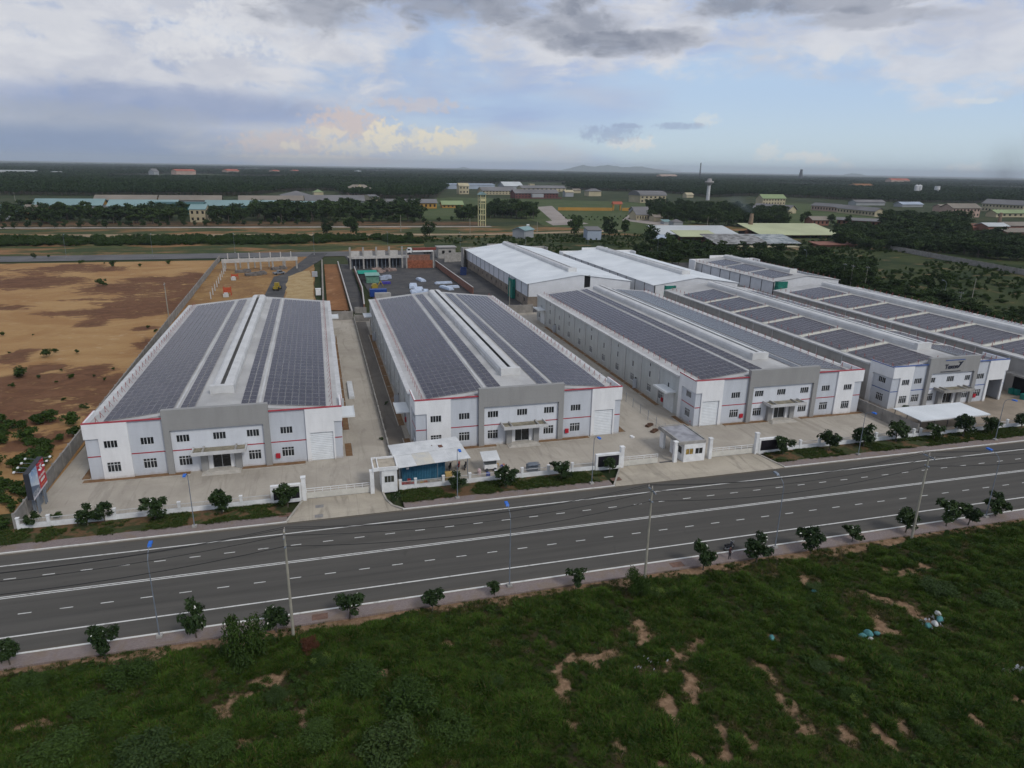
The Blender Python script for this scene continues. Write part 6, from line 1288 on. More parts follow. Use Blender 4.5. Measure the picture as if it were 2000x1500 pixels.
SINGLE = [(686, 460, 14, 'lone tree standing on the rear path bank'), (640, 460, 11, 'smaller tree left of the lone bank tree'), (838, 466, 12, 'slim dark tree between rear meadow lamps'), (1122, 460, 16, 'round tree left of the small grey house'), (1190, 463, 15, 'bushy tree right of the small grey house, left'), (1220, 460, 13, 'bushy tree right of the small grey house, right'), (1130, 440, 9, 'small tree before the lawn corner'), (1270, 480, 14, 'dark tree over the white roofs, left'), (1305, 495, 13, 'dark tree over the white roofs, right'), (1655, 440, 11, 'tree between the brick houses, left'), (1565, 438, 11, 'tree left of the brick houses'), (1575, 432, 11, 'tree behind the yellow kiln roof'), (1622, 440, 12, 'dark tree right of the first brick house'), (1810, 570, 9, 'dark round tree in the right meadow, left'), (1840, 572, 10, 'dark round tree in the right meadow, right'), (928, 425, 9, 'tree beside the lattice tower'), (545, 440, 7, 'path tree left of the grey roofs'), (66, 505, 3, 'tiny tree on the verge of the rear road')]
for u, v, h, l in SINGLE: p = G(u, v); p.z = -.15; tree(l, p, h, 'lone trees')
# hedges and clipped shrubs on the far lawns
for k in range(26): u = 1100 + 5.6 * k; p = G(u, 426 - .3 * abs(k - 13) + (k % 2) * 5); bush('clipped shrub dotted over the far lawn', p, 1.2, 'dark', 'clipped lawn shrubs')

# ------------------------------------------------------------------ uncountable plants, scattered by nodes
LIB = bpy.data.collections.new('plant_library')
def libset(name, meshes):
    c = bpy.data.collections.new(name)
    for i, me in enumerate(meshes): o = bpy.data.objects.new('%s_%d' % (name, i), me); c.objects.link(o)
    return c
def scatter(name, label, cat, pts, coll, n, sxy, sz, rz, tilt=.0):
    pts = np.asarray(pts, np.float32); me = bpy.data.meshes.new(name); me.from_pydata(pts.tolist(), [], [])
    N = len(pts)
    a = me.attributes.new('scl', 'FLOAT_VECTOR', 'POINT'); a.data.foreach_set('vector', np.stack([sxy, sxy, sz], 1).astype(np.float32).ravel())
    a = me.attributes.new('rot', 'FLOAT_VECTOR', 'POINT'); a.data.foreach_set('vector', np.stack([NR.normal(0, tilt, N) if tilt else np.zeros(N), NR.normal(0, tilt, N) if tilt else np.zeros(N), rz], 1).astype(np.float32).ravel())
    a = me.attributes.new('pick', 'INT', 'POINT'); a.data.foreach_set('value', NR.integers(0, n, N).astype(np.int32))
    o = link(name, me); tag(o, label, cat, kind='stuff')
    ng = bpy.data.node_groups.new(name, 'GeometryNodeTree'); ng.interface.new_socket('Geometry', in_out='INPUT', socket_type='NodeSocketGeometry'); ng.interface.new_socket('Geometry', in_out='OUTPUT', socket_type='NodeSocketGeometry')
    gi = ng.nodes.new('NodeGroupInput'); go = ng.nodes.new('NodeGroupOutput'); ip = ng.nodes.new('GeometryNodeInstanceOnPoints'); ci = ng.nodes.new('GeometryNodeCollectionInfo'); ci.inputs['Collection'].default_value = coll; ci.inputs['Separate Children'].default_value = True; ci.inputs['Reset Children'].default_value = True
    def named(nm, ty):
        q = ng.nodes.new('GeometryNodeInputNamedAttribute'); q.data_type = ty; q.inputs['Name'].default_value = nm; return q.outputs[0]
    e2r = ng.nodes.new('FunctionNodeEulerToRotation'); L = ng.links
    L.new(gi.outputs[0], ip.inputs['Points']); L.new(ci.outputs[0], ip.inputs['Instance']); ip.inputs['Pick Instance'].default_value = True
    L.new(named('pick', 'INT'), ip.inputs['Instance Index']); L.new(named('rot', 'FLOAT_VECTOR'), e2r.inputs[0]); L.new(e2r.outputs[0], ip.inputs['Rotation']); L.new(named('scl', 'FLOAT_VECTOR'), ip.inputs['Scale']); L.new(ip.outputs[0], go.inputs[0])
    md = o.modifiers.new('scatter', 'NODES'); md.node_group = ng
    return o
def tuft(seed, n, h, w, spread, mats):
    r = random.Random(seed); out = []
    for mi, share in ((0, .85), (1, .15)):
        V = []; F = []
        for k in range(max(1, int(n * share))):
            a = r.uniform(0, 2 * PI); d = r.random() ** .5 * spread; x, y = math.cos(a) * d, math.sin(a) * d; hh = h * r.uniform(.5, 1.1); b = a + r.uniform(-1, 1); lean = r.uniform(.15, .9) * hh; px_, py_ = -math.sin(b) * w, math.cos(b) * w; lx, ly = math.cos(b) * lean, math.sin(b) * lean; i = len(V)
            V += [(x - px_, y - py_, 0), (x + px_, y + py_, 0), (x + px_ * .8 + lx * .4, y + py_ * .8 + ly * .4, hh * .62), (x - px_ * .8 + lx * .4, y - py_ * .8 + ly * .4, hh * .62), (x + lx, y + ly, hh * (.95 - .25 * lean / hh))]
            F += [(i, i + 1, i + 2, i + 3), (i + 3, i + 2, i + 4)]
        out.append((V, F, mats[mi]))
    return mesh2('tuft', out)
WOODC = libset('wood_tree', [q for q, _ in TREEM])
TUFT = libset('tuft', [tuft(200 + k, 44, .62, .024, .32, (L_GRASS, L_GRASSY)) for k in range(5)])
LOWT = libset('lowtuft', [tuft(220 + k, 30, .22, .02, .25, (L_BUSH, L_GRASSY)) for k in range(4)])
HERB = libset('herb', [mesh2('herb', [(*leafcloud(crownlobes(random.Random(240 + k), 6, .55, .6, .05), 110, .10, 245 + k, .5, .3), L_BUSH)]) for k in range(4)])
for nm, lb, sp, h, jit, ws in WOODS:
    pp = [G(u, v) for u, v in sp]; sc_ = np.array([h / 7.0 * rr.uniform(1 - jit, 1 + jit) for _ in sp]); scatter(nm, lb, 'wood', [(p.x, p.y, -.15) for p in pp], WOODC, 7, sc_ * ws, sc_, NR.uniform(0, 6.28, len(sp)))
# near field
N = 120000; X = NR.uniform(FX0, FX1, N); Y = NR.uniform(18, 63.3, N)
fw = RX[2]; ux_ = RX[0]
depth = X * fw[0] + Y * fw[1] - (0 - CAMH) * -fw[2]; lat = X * ux_[0] + Y * ux_[1] - CAMH * ux_[2]; dep = X * fw[0] + Y * fw[1] - CAMH * fw[2]
keep = (dep > 5) & (np.abs(lat / np.maximum(dep, 1)) < .95) & (Y > 22 - .05 * X)
X, Y = X[keep], Y[keep]; bare = sandmask(X, Y); clump = .45 * fbm(X, Y, .20, 21) + .55 * fbm(X, Y, .75, 23, 3); keep = (NR.random(len(X)) > bare * 1.0) & (NR.random(len(X)) < .35 + 1.2 * clump)
X, Y, clump, bare = X[keep], Y[keep], clump[keep], bare[keep]; Zf = field_z(X, Y) - .03; hgt_ = .30 + 2.9 * np.clip(clump - .33, 0, 1); hgt_ *= np.clip(1.15 - bare, .3, 1) * np.clip((63.6 - Y) / 3, .35, 1)
scatter('grass', 'rough green grass over the near field', 'grass', np.stack([X, Y, Zf], 1), TUFT, 5, hgt_ * NR.uniform(.8, 1.25, len(X)) * 1.1, hgt_ * NR.uniform(.7, 1.25, len(X)), NR.uniform(0, 6.28, len(X)), .18)
N = 26000; X = NR.uniform(FX0, 125, N); Y = NR.uniform(20, 63, N); dry = fbm(X, Y, .18, 91); sm_ = sandmask(X, Y); keep = ((dry > .60) | ((sm_ > .25) & (sm_ < .85))) & (NR.random(N) < .6); X, Y = X[keep], Y[keep]
scatter('dry_grass', 'dry yellowish grass among the green', 'grass', np.stack([X, Y, field_z(X, Y) - .02], 1), libset('drytuft', [tuft(260 + k, 26, .45, .02, .28, (L_GRASSY, M_DRY)) for k in range(3)]), 3, NR.uniform(.6, 1.3, len(X)), NR.uniform(.5, 1.3, len(X)), NR.uniform(0, 6.28, len(X)), .2)
N = 9000; X = NR.uniform(FX0, 120, N); Y = NR.uniform(22, 62.5, N); weed = fbm(X, Y, .11, 33); keep = (weed > .52) & (sandmask(X, Y) < .4); X, Y = X[keep], Y[keep]
scatter('weeds', 'leafy weeds among the near grass', 'weeds', np.stack([X, Y, field_z(X, Y) - .05], 1), HERB, 4, NR.uniform(.5, 1.3, len(X)), NR.uniform(.5, 1.2, len(X)), NR.uniform(0, 6.28, len(X)))
# verge grass on the far side
N = 16000; X = NR.uniform(-60, 150, N); Y = NR.uniform(87.7, 91.9, N); gpatch = fbm(X, Y, .28, 44); ok_ = (gpatch > .45) & ~((X > -6.6) & (X < 9.2)) & ~((X > 40) & (X < 70)); X, Y = X[ok_], Y[ok_]
scatter('verge_grass', 'short grass on the verge before the white fences', 'grass', np.stack([X, Y, np.full(len(X), .05)], 1), LOWT, 4, NR.uniform(.7, 1.5, len(X)), NR.uniform(.6, 1.4, len(X)), NR.uniform(0, 6.28, len(X)))
N = 2500; X = NR.uniform(-60, 120, N); Y = NR.uniform(61.6, 63.4, N); ok_ = fbm(X, Y, .4, 55) > .52; X, Y = X[ok_], Y[ok_]
scatter('edge_weeds', 'low weeds along the near pavement edge', 'weeds', np.stack([X, Y, field_z(X, Y)], 1), LOWT, 4, NR.uniform(.6, 1.3, len(X)), NR.uniform(.6, 1.3, len(X)), NR.uniform(0, 6.28, len(X)))
# scrub hedge beyond the rear road
N = 2600; X = NR.uniform(-420, 60, N); Y = 455 + NR.uniform(-22, 18, N) - X * .03; SCR = libset('scrub', [q for q in BUSHM['green'][:3]] + [BUSHM['dark'][3]])
ok_ = fbm(X, Y, .03, 61) > .36; X, Y = X[ok_], Y[ok_]; scatter('scrub', 'long band of green scrub beyond the rear road', 'scrub', np.stack([X, Y, np.full(len(X), -.2)], 1), SCR, 4, NR.uniform(1.6, 3.4, len(X)), NR.uniform(1.2, 2.6, len(X)), NR.uniform(0, 6.28, len(X)))
N = 11000; X = NR.uniform(60, 640, N); Y = NR.uniform(100, 470, N); ok_ = ((X > 205) | (Y > 335)) & (fbm(X, Y, .025, 64) > .44) & (np.hypot(X, Y) > 240); X, Y = X[ok_], Y[ok_]
scatter('meadow_scrub', 'low scrub scattered over the right meadows', 'scrub', np.stack([X, Y, np.full(len(X), -.2)], 1), SCR, 4, NR.uniform(.5, 1.9, len(X)), NR.uniform(.6, 1.5, len(X)), NR.uniform(0, 6.28, len(X)))
# the far rubber forest
FOR = libset('forest_tree', [mesh2('forest_tree', [(*leafcloud(crownlobes(random.Random(300 + k), 7, 3.6, 6.5, 5.5), 95, 1.25, 310 + k, .45, .45), L_FOREST), (trunkmesh(6, .2, 0, k).v, trunkmesh(6, .2, 0, k).f, M_BARK)]) for k in range(5)])
EDGE = [(-400, 383), (0, 381), (300, 383), (480, 383), (560, 374), (650, 372), (676, 386), (760, 390), (852, 388), (880, 366), (905, 359), (1090, 362), (1120, 371), (1300, 377), (1380, 386), (1470, 383), (1560, 386), (1700, 394), (1850, 396), (2000, 399), (2500, 420)]
ea = []; er = []
for u, v in EDGE: p = G(u, v); ea.append(math.atan2(p.x, p.y)); er.append(math.hypot(p.x, p.y))
P_ = []; S_ = []; r = 620.0
while r < 9500:
    s = max(7.0, r * .0068); na = int(2.15 * r / s); th = np.linspace(-.75, 1.40, na) + NR.uniform(-.4, .4, na) * s / r; rad = r + NR.uniform(-.4, .4, na) * s
    ok_ = rad > np.interp(th, ea, er); xx, yy2 = rad * np.sin(th), rad * np.cos(th)
    ok_ &= ~((fbm(xx, yy2, .0022, 77, 3) > .60) & (rad > 1900))          # clearings between the plantations
    P_.append(np.stack([xx[ok_], yy2[ok_], np.full(ok_.sum(), -.3)], 1)); S_.append(np.full(ok_.sum(), s)); r += s * .9
P_ = np.concatenate(P_); S_ = np.concatenate(S_); n_ = len(P_)
scatter('forest', 'dark rubber forest reaching to the horizon', 'forest', P_, FOR, 5, S_ / 6.2 * NR.uniform(.85, 1.25, n_), (.95 + .35 * (fbm(P_[:, 0], P_[:, 1], .003, 81, 2) - .5) * 2) * NR.uniform(.8, 1.2, n_), NR.uniform(0, 6.28, n_))
print('forest trees', n_)
# ------------------------------------------------------------------ buildings of the middle and far distance
M_CREAM = mat('cream_wall', (.44, .38, .25), .85, .12, .05); M_YELL = mat('ochre_wall', (.42, .23, .05), .85, .12, .05); M_PINKW = mat('pinkish_wall', (.42, .30, .24), .85, .12, .05); M_MAROON = mat('maroon_trim', (.13, .05, .045), .85, .1, .05); M_GREYW = mat('grey_far_wall', (.32, .33, .34), .85, .1, .05)
R_TEAL = mat('teal_roof', (.20, .30, .30), .6, .12, .03); R_TAN = mat('tan_roof', (.22, .19, .155), .8, .14, .03); R_GREY = mat('grey_far_roof', (.17, .165, .165), .8, .14, .03); R_GREEN = mat('green_far_roof', (.24, .30, .15), .7, .12, .03); R_RED = mat('red_tile_roof', (.36, .10, .06), .8, .15, .03); R_LEMON = mat('lemon_sheet', (.42, .44, .26), .6, .1, .05); R_WHITE = mat('pale_far_sheet', (.46, .48, .48), .6, .12, .03); R_BLUEG = mat('blue_grey_far', (.34, .39, .46), .7, .08, .03); M_DTEAL = mat('dark_teal_sheet', (.03, .10, .10), .6, .15, .05)
def bld(label, u0, u1, v, wpx, rpx, depth, wm, rm, v1=None, kind='gable', nwin=0, gm=None, cat='building', grp='buildings in the middle distance', name='building', open_front=False):
    v1 = v if v1 is None else v1; a, b = G(u0, v), G(u1, v1); d = b - a; W_ = d.length; mid = (a + b) / 2; dist = (mid - Vector((0, 0, CAMH))).length; h = wpx * dist / FPX; rh = max(.3, rpx * dist / FPX - .02 * depth)
    r = thing(name, label, cat, (a.x, a.y, -.2), math.atan2(d.y, d.x), grp); D_ = depth
    if open_front:
        MB().box(0, D_ - .4, 0, W_, D_, h).build('rear_wall', wm, r)
        n = max(3, int(W_ / 7))
        for k in range(n + 1): MB().box(W_ * k / n - .2, 0, 0, W_ * k / n + .2, .4, h).build('post', M_STEEL, r)
        MB().box(.3, D_ * .35, 0, W_ - .3, D_ * .38, h * .9).build('inner_stacks', M_BRICK, r)
    elif nwin:
        ws = W_ / nwin; fl = 2 if h > 6.5 else 1; hs = []
        for j in range(fl):
            for k in range(nwin): z0 = h * (j + .32) / fl; hs.append((ws * (k + .28), ws * (k + .72), z0, z0 + h / fl * .45))
        MB().wall((0, 0, 0), (1, 0, 0), 0, W_, 0, h, hs, .4).build('front_wall', wm, r)
        for q in hs: MB().box(q[0], .25, q[2], q[1], .3, q[3]).build('window', M_DARK, r)
        MB().box(0, .41, 0, .4, D_, h).box(W_ - .4, .41, 0, W_, D_, h).box(.4, D_ - .4, 0, W_ - .4, D_, h).build('wall', wm, r)
    else: MB().box(0, 0, 0, W_, D_, h).build('wall', wm, r)
    o = min(1.2, W_ * .05)
    if kind == 'gable':
        MB().prism([(-o, h - .1), (D_ / 2, h + rh), (D_ + o, h - .1), (D_ + o, h + .15), (D_ / 2, h + rh + .3), (-o, h + .15)][::-1], -o, W_ + o, 0, 'x').build('roof', rm, r)
        for x in (.0, W_ - .3): MB().prism([(.05, h), (D_ - .05, h), (D_ / 2, h + rh - .05)], x, x + .3, 0, 'x').build('gable_end', gm or wm, r)
    elif kind == 'hip':
        i = min(D_ / 2, W_ / 2 - .5); m = MB(); z = h + .02; A_, B_, C_, E_ = (-o, -o, z), (W_ + o, -o, z), (W_ + o, D_ + o, z), (-o, D_ + o, z); P_, Q_ = (i, D_ / 2, h + rh), (W_ - i, D_ / 2, h + rh); m.poly([A_, B_, Q_, P_]).poly([B_, C_, Q_]).poly([C_, E_, P_, Q_]).poly([E_, A_, P_]); m.build('roof', rm, r)
    elif kind == 'barrel':
        pr = [(D_ / 2 - D_ / 2 * 1.05 * math.cos(t_), h + rh * math.sin(t_)) for t_ in np.linspace(0, PI, 12)]; MB().prism(pr[::-1], -o, W_ + o, 0, 'x').build('roof', rm, r)
    elif kind == 'mono': MB().obox((W_ / 2, D_ / 2, h + rh / 2), (W_ / 2 + o, 0, 0), (0, D_ / 2 + o, rh / 2), (0, 0, .15)).build('roof', rm, r)
    else: MB().box(-.3, -.3, h, W_ + .3, D_ + .3, h + .5).build('roof', rm, r)
    return r, W_, h, D_, rh
bld('teal-roofed shed at the left edge behind the trees', -30, 46, 428, 12, 9, 20, M_GREYW, R_TEAL); bld('tan-roofed shed end beside the leftmost teal shed', 48, 88, 428, 14, 8, 16, M_YELL, R_TAN, gm=M_YELL)
bld('long teal-roofed shed, second from the left', 66, 200, 412, 9, 10, 26, M_GREYW, R_TEAL, gm=M_YELL); bld('long teal-roofed shed left of the cream house', 212, 345, 413, 9, 10, 26, M_GREYW, R_TEAL, gm=M_YELL); bld('long teal-roofed shed right of the cream house', 402, 540, 414, 11, 9, 26, M_DTEAL, R_TEAL); bld('pale teal shed before the long grey roof', 548, 690, 412, 9, 8, 22, M_GREYW, R_TEAL)
bld('long tan-roofed shed with ochre gable, left', 185, 305, 399, 7, 8, 26, M_GREYW, R_TAN, gm=M_YELL); bld('long tan-roofed shed with ochre gable, right', 312, 432, 399, 7, 8, 26, M_GREYW, R_TAN, gm=M_YELL); bld('long tan-grey roof left of the low grey roof', 468, 592, 399, 7, 8, 24, M_GREYW, R_TAN); bld('long low grey roof behind the tree belt', 598, 712, 402, 9, 10, 26, M_GREYW, R_GREY, gm=M_YELL)
bld('dark teal sheeted shed behind the cream house', 306, 398, 418, 17, 3, 16, M_DTEAL, M_DTEAL); bld('cream gabled house among the left trees', 372, 403, 434, 22, 8, 22, M_CREAM, R_TEAL, nwin=3)
bld('long ochre building with grey roof and many doors', 752, 853, 407, 10, 7, 14, M_YELL, R_GREY, nwin=12); bld('ochre bungalow with green roof', 864, 904, 406, 6, 7, 12, M_YELL, R_GREEN, nwin=5)
hall, W_, h, D_, rh = bld('two storey pink and cream hall with pediment', 681, 726, 382, 13, 7, 18, M_PINKW, R_TAN, nwin=8, kind='hip'); MB().prism([(W_ * .36, h), (W_ * .64, h), (W_ * .5, h + rh * 1.1)], -2.0, 3, 0).build('pediment', M_CREAM, hall); MB().box(W_ * .38, -1.8, 0, W_ * .62, -.1, h * .95).build('porch', M_PINKW, hall)
bld('grey hipped hall left of the small cream house', 552, 612, 389, 6, 9, 40, M_CREAM, R_GREY, kind='hip'); bld('small cream house beside the grey hipped hall', 614, 632, 384, 8, 5, 14, M_CREAM, R_GREEN, kind='hip'); bld('long slanting grey roof pointing away', 726, 742, 393, 7, 5, 75, M_CREAM, R_GREY, kind='gable')
bld('long blue-white factory below the forest', 869, 966, 369, 8, 2, 30, R_BLUEG, R_BLUEG); bld('narrow cream house left of the long complex', 897, 916, 379, 15, 5, 12, M_CREAM, M_CREAM, nwin=3); bld('white gabled hall behind the long complex', 985, 1021, 372, 8, 8, 30, M_GREYW, R_WHITE)
bld('long grey-roofed complex building, left part', 942, 1005, 380, 7, 7, 22, M_CREAM, R_GREY, nwin=10); bld('long grey-roofed complex building, right part', 1020, 1105, 374, 6, 5, 24, M_CREAM, R_GREY, nwin=10)
tm_, W_, h, D_, rh = bld('maroon temple-like hall with grey centre on the lawn', 1006, 1090, 387, 9, 7, 20, M_MAROON, R_GREY, nwin=14); MB().box(W_ * .36, -6, 0, W_ * .62, -.3, h * .9).build('forecourt_block', M_GREYW, tm_); MB().box(-2, -9, 0, W_ + 2, -8, h * .22).build('terrace_wall', M_MAROON, tm_)
bld('small white tower block behind the complex', 1035, 1044, 368, 8, 1, 8, M_CREAM, M_CREAM, kind='flat'); bld('pale cottage right of the maroon hall', 1104, 1120, 384, 8, 4, 10, M_GREYW, M_CREAM); bld('cream cottage behind the pale cottage', 1120, 1134, 377, 5, 3, 10, M_CREAM, R_TAN); bld('cream gabled house before the forest', 1150, 1174, 383, 9, 5, 16, M_CREAM, R_GREY, kind='hip')
bld('barrel-roofed cream hall on the lawn', 1250, 1300, 396, 13, 9, 34, M_CREAM, R_GREY, kind='barrel', nwin=6); bld('cream house by the plantation wall', 1341, 1354, 386, 5, 4, 12, M_CREAM, M_CREAM)
ga = thing('lawn_wall', 'long ochre garden wall across the lawn', 'wall', G(1090, 411)); b2 = G(1240, 412) - G(1090, 411); ga.rotation_euler[2] = math.atan2(b2.y, b2.x); MB().box(0, 0, 0, b2.length * .7, .5, 3.4).build('panel', M_YELL, ga); MB().box(b2.length * .83, 0, 0, b2.length, .5, 3.4).build('panel', M_YELL, ga)
gt = thing('garden_gate', 'ochre gate with red tiled roof in the garden wall', 'gate', G(1197, 411), .05); MB().box(0, 0, 0, 1.5, 2, 7).build('pier', M_YELL, gt); MB().box(9, 0, 0, 10.5, 2, 7).build('pier', M_YELL, gt); MB().prism([(-1.5, 7), (3.5, 7), (1, 10)], -1, 11.5, 0, 'x').build('roof', R_RED, gt)
bld('grey-roofed cream house beside the dark wood, largest', 1243, 1268, 430, 10, 9, 18, M_CREAM, R_GREY, nwin=5); bld('grey-roofed cream house beside the dark wood, rear', 1240, 1272, 418, 6, 7, 16, M_GREYW, R_GREY); bld('cream gabled house at the wood corner', 1278, 1303, 433, 8, 6, 12, M_CREAM, R_TAN); bld('small teal-roofed hut below the cream gabled house', 1297, 1312, 438, 5, 3, 8, M_GREYW, R_TEAL, kind='mono'); bld('small pale house with water tank by the wood', 1315, 1333, 444, 10, 5, 9, M_GREYW, R_GREY, kind='hip')
bld('small grey house on the meadow behind the brightest white roof', 1024, 1042, 466, 15, 6, 9, M_GREYW, R_TEAL, v1=463, kind='gable'); bld('tall grey house on the meadow between trees', 1147, 1174, 468, 18, 5, 10, R_BLUEG, R_GREY, kind='mono'); tag(MB().cyl((0, 0, 0), (1.8, 0, 0), .6, None, 10).build('roof_tank', M_FWHITE, None, (G(1020, 460).x + 4, G(1020, 460).y + 3, 6.9)), 'small white water tank on the meadow house', 'tank')
# lattice tower and water tower
p = G(941, 442); tw = thing('lattice_tower', 'pale yellow concrete lattice tower by the path', 'tower', (p.x, p.y, 0), .25); hh = pxh(p, 58); s = 4.2; M_LY = mat('pale_yellow_frame', (.50, .46, .26), .8, .08, .2)
for x in (-s / 2, s / 2):
    for y in (-s / 2, s / 2): MB().box(x - .28, y - .28, 0, x + .28, y + .28, hh).build('leg', M_LY, tw)
for k in range(1, 6):
    z = hh * k / 5.6; m = MB()
    for a in (-s / 2, s / 2): m.box(-s / 2 + .28, a - .2, z, s / 2 - .28, a + .2, z + .5).box(a - .2, -s / 2 + .28, z, a + .2, s / 2 - .28, z + .5)
    m.build('ring_beam', M_LY, tw)
MB().box(-s / 2 - .4, -s / 2 - .4, hh * .80, s / 2 + .4, s / 2 + .4, hh * .87).build('tank_floor', M_LY, tw); MB().prism([(-s / 2 - 1, hh), (s / 2 + 1, hh), (0, hh + 2.2)], -s / 2 - 1, s / 2 + 1).build('roof', R_TEAL, tw)
p = G(1382, 391); wt = thing('water_tower', 'white water tower with wide head standing in the wood', 'water tower', (p.x, p.y, 0)); hh = pxh(p, 38); M_WT = mat('tower_white', (.55, .55, .55), .8, .1, .1)
MB().cyl((0, 0, 0), (0, 0, hh * .68), hh * .085, hh * .075, 14).build('shaft', M_WT, wt); MB().cyl((0, 0, hh * .68), (0, 0, hh * .82), hh * .075, hh * .22, 16).cyl((0, 0, hh * .82), (0, 0, hh * .88), hh * .22, hh * .20, 16).build('head', mat('tower_grey', (.33, .31, .30), .85, .1, .1), wt); MB().cyl((0, 0, hh * .88), (0, 0, hh), hh * .12, hh * .08, 12).build('cap', mat('tower_grey', (.33, .31, .30)), wt)
# kiln yard
bld('long pale sheeted kiln shed, left', 1292, 1440, 464, 6, 12, 26, M_STEEL, R_WHITE, kind='mono', open_front=True); bld('green-edged kiln shed in front', 1330, 1400, 470, 8, 8, 16, M_STEEL, R_LEMON, kind='mono', open_front=True); bld('patched grey kiln shed', 1400, 1500, 482, 6, 12, 24, M_BRICK, mat('patched_sheet', (.20, .19, .18), .8, .5, .25, col2=(.36, .36, .35)), kind='mono', open_front=True); bld('patched blue-grey kiln shed', 1502, 1560, 480, 5, 11, 22, M_BRICK, mat('patched_blue', (.22, .27, .29), .8, .4, .25, col2=(.42, .44, .44)), kind='mono', open_front=True); bld('long lemon-yellow sheeted kiln shed', 1486, 1640, 465, 6, 15, 34, M_STEEL, R_LEMON, kind='mono', open_front=True)
bld('rusty brick stack shed right of the kiln', 1600, 1670, 482, 4, 3, 10, M_BRICK, mat('rust_sheet', (.22, .10, .07), .85, .3, .1), kind='mono'); bld('low cream wall shed below the patched kiln roofs', 1440, 1560, 488, 5, 1, 5, mat('kiln_wall', (.36, .27, .17), .9, .2, .1), M_CREAM, kind='flat'); bld('tiny blue sheeted hut in the thicket', 1280, 1312, 472, 6, 5, 10, M_GREYW, R_BLUEG, kind='mono')
p = G(1463, 457); ch = thing('chimney', 'brown brick kiln chimney giving off thin smoke', 'chimney', (p.x, p.y, 0)); hh = pxh(p, 36); MB().box(-2.6, -2.6, 0, 2.6, 2.6, hh * .18).build('base', M_BRICK, ch); MB().cyl((0, 0, hh * .18), (.6, 0, hh), 2.1, 1.25, 12).build('stack', mat('chimney_brick', (.24, .17, .12), .9, .2, .3), ch)
p = G(1950, 441); c2 = thing('chimney', 'small brick chimney near the right edge', 'chimney', (p.x, p.y, 0)); hh = pxh(p, 20); MB().box(-1.8, -1.8, 0, 1.8, 1.8, hh * .2).build('base', M_BRICK, c2); MB().cyl((0, 0, hh * .2), (0, 0, hh), 1.8, 1.2, 12).build('stack', mat('chimney_brick', (.24, .17, .12)), c2)
# long houses on the right
bld('cream two storey house with green roof behind the wood', 1489, 1533, 400, 11, 7, 16, M_CREAM, R_GREEN, nwin=8); bld('long grey roofed barrack pointing right, nearest the wood', 1470, 1540, 412, 6, 8, 14, M_CREAM, R_GREY, v1=417, nwin=8); bld('long grey roofed barrack on the terrace, left', 1584, 1634, 410, 8, 5, 12, M_PINKW, R_GREY, v1=414, nwin=9); bld('long grey roofed barrack on the terrace, right', 1634, 1708, 415, 8, 6, 12, M_CREAM, R_GREY, v1=423, nwin=12); bld('small brick house below the terrace', 1586, 1618, 440, 9, 6, 12, M_BRICK, R_TAN, nwin=4); bld('long brick house below the terrace', 1634, 1720, 438, 8, 4, 12, M_BRICK, R_GREY, v1=442, nwin=9); bld('low grey roofs behind the terrace', 1672, 1728, 401, 5, 4, 16, M_GREYW, R_GREY); bld('pale roofs behind the right wood, left', 1762, 1802, 404, 4, 4, 16, M_GREYW, R_BLUEG)
bld('pink gabled school block at the right', 1858, 1912, 424, 14, 7, 18, M_PINKW, R_TAN, nwin=8); bld('low pink block left of the school block', 1838, 1868, 413, 7, 4, 14, M_PINKW, R_TAN, nwin=5); bld('cream two storey block at the right edge', 1916, 1996, 412, 12, 7, 18, M_CREAM, R_GREY, v1=417, nwin=12); bld('green-roofed cream wing at the right edge', 1945, 2030, 424, 6, 5, 14, M_CREAM, R_GREEN, nwin=8)
bld('brick kiln yard roof at the right edge, pale sheet', 1928, 1968, 452, 8, 5, 14, M_BRICK, R_WHITE); bld('brick kiln yard roof at the right edge, rusty sheet', 1895, 1930, 450, 5, 5, 18, M_BRICK, mat('rust_sheet', (.22, .10, .07))); bld('brick kiln yard roof at the right edge, front', 1965, 2050, 462, 7, 5, 18, M_BRICK, R_TAN); bld('brick kiln yard roof at the right edge, rear', 1970, 2050, 447, 5, 5, 18, M_BRICK, R_TAN)
# very far roofs above the forest
for l, u0, u1, v, wpx, rpx, wm, rm in (('far long white factory at the left edge of the forest', -20, 75, 342.5, 4.5, 1, R_WHITE, R_WHITE), ('far small white roof in the left forest', 107, 124, 343, 3, 1, R_WHITE, R_WHITE), ('far red roofs in the left forest, largest', 345, 383, 341, 3.5, 3, M_PINKW, R_RED), ('far red roofs in the left forest, second', 444, 468, 340, 3, 3, M_PINKW, R_RED), ('far red roof in the left forest, third', 535, 547, 339, 2, 2, M_PINKW, R_RED), ('far red roof in the left forest, rightmost', 575, 585, 339, 2, 2, M_PINKW, R_RED), ('far spired grey roof in the left forest', 301, 311, 343, 4, 5, M_GREYW, R_GREY), ('far white roof in the forest above the hall', 700, 706, 339, 2, 1, R_WHITE, R_WHITE), ('far long red roof in the right forest', 1740, 1776, 360, 4, 3, M_PINKW, R_RED), ('far long pale factory below the hills', 1130, 1198, 332.5, 2.4, .6, R_WHITE, R_WHITE), ('far pale factory right of the hills', 1250, 1330, 335.5, 2.0, .5, R_WHITE, R_WHITE), ('far pink roof in the forest below the mast', 1290, 1322, 349, 3, 2, M_PINKW, M_PINKW), ('far orange quarry roof in the right forest', 1672, 1705, 370, 4, 3, M_PINKW, M_ORANGE)):
    bld(l, u0, u1, v, wpx + 2.5, rpx, 30, wm, rm, grp='far roofs above the forest')
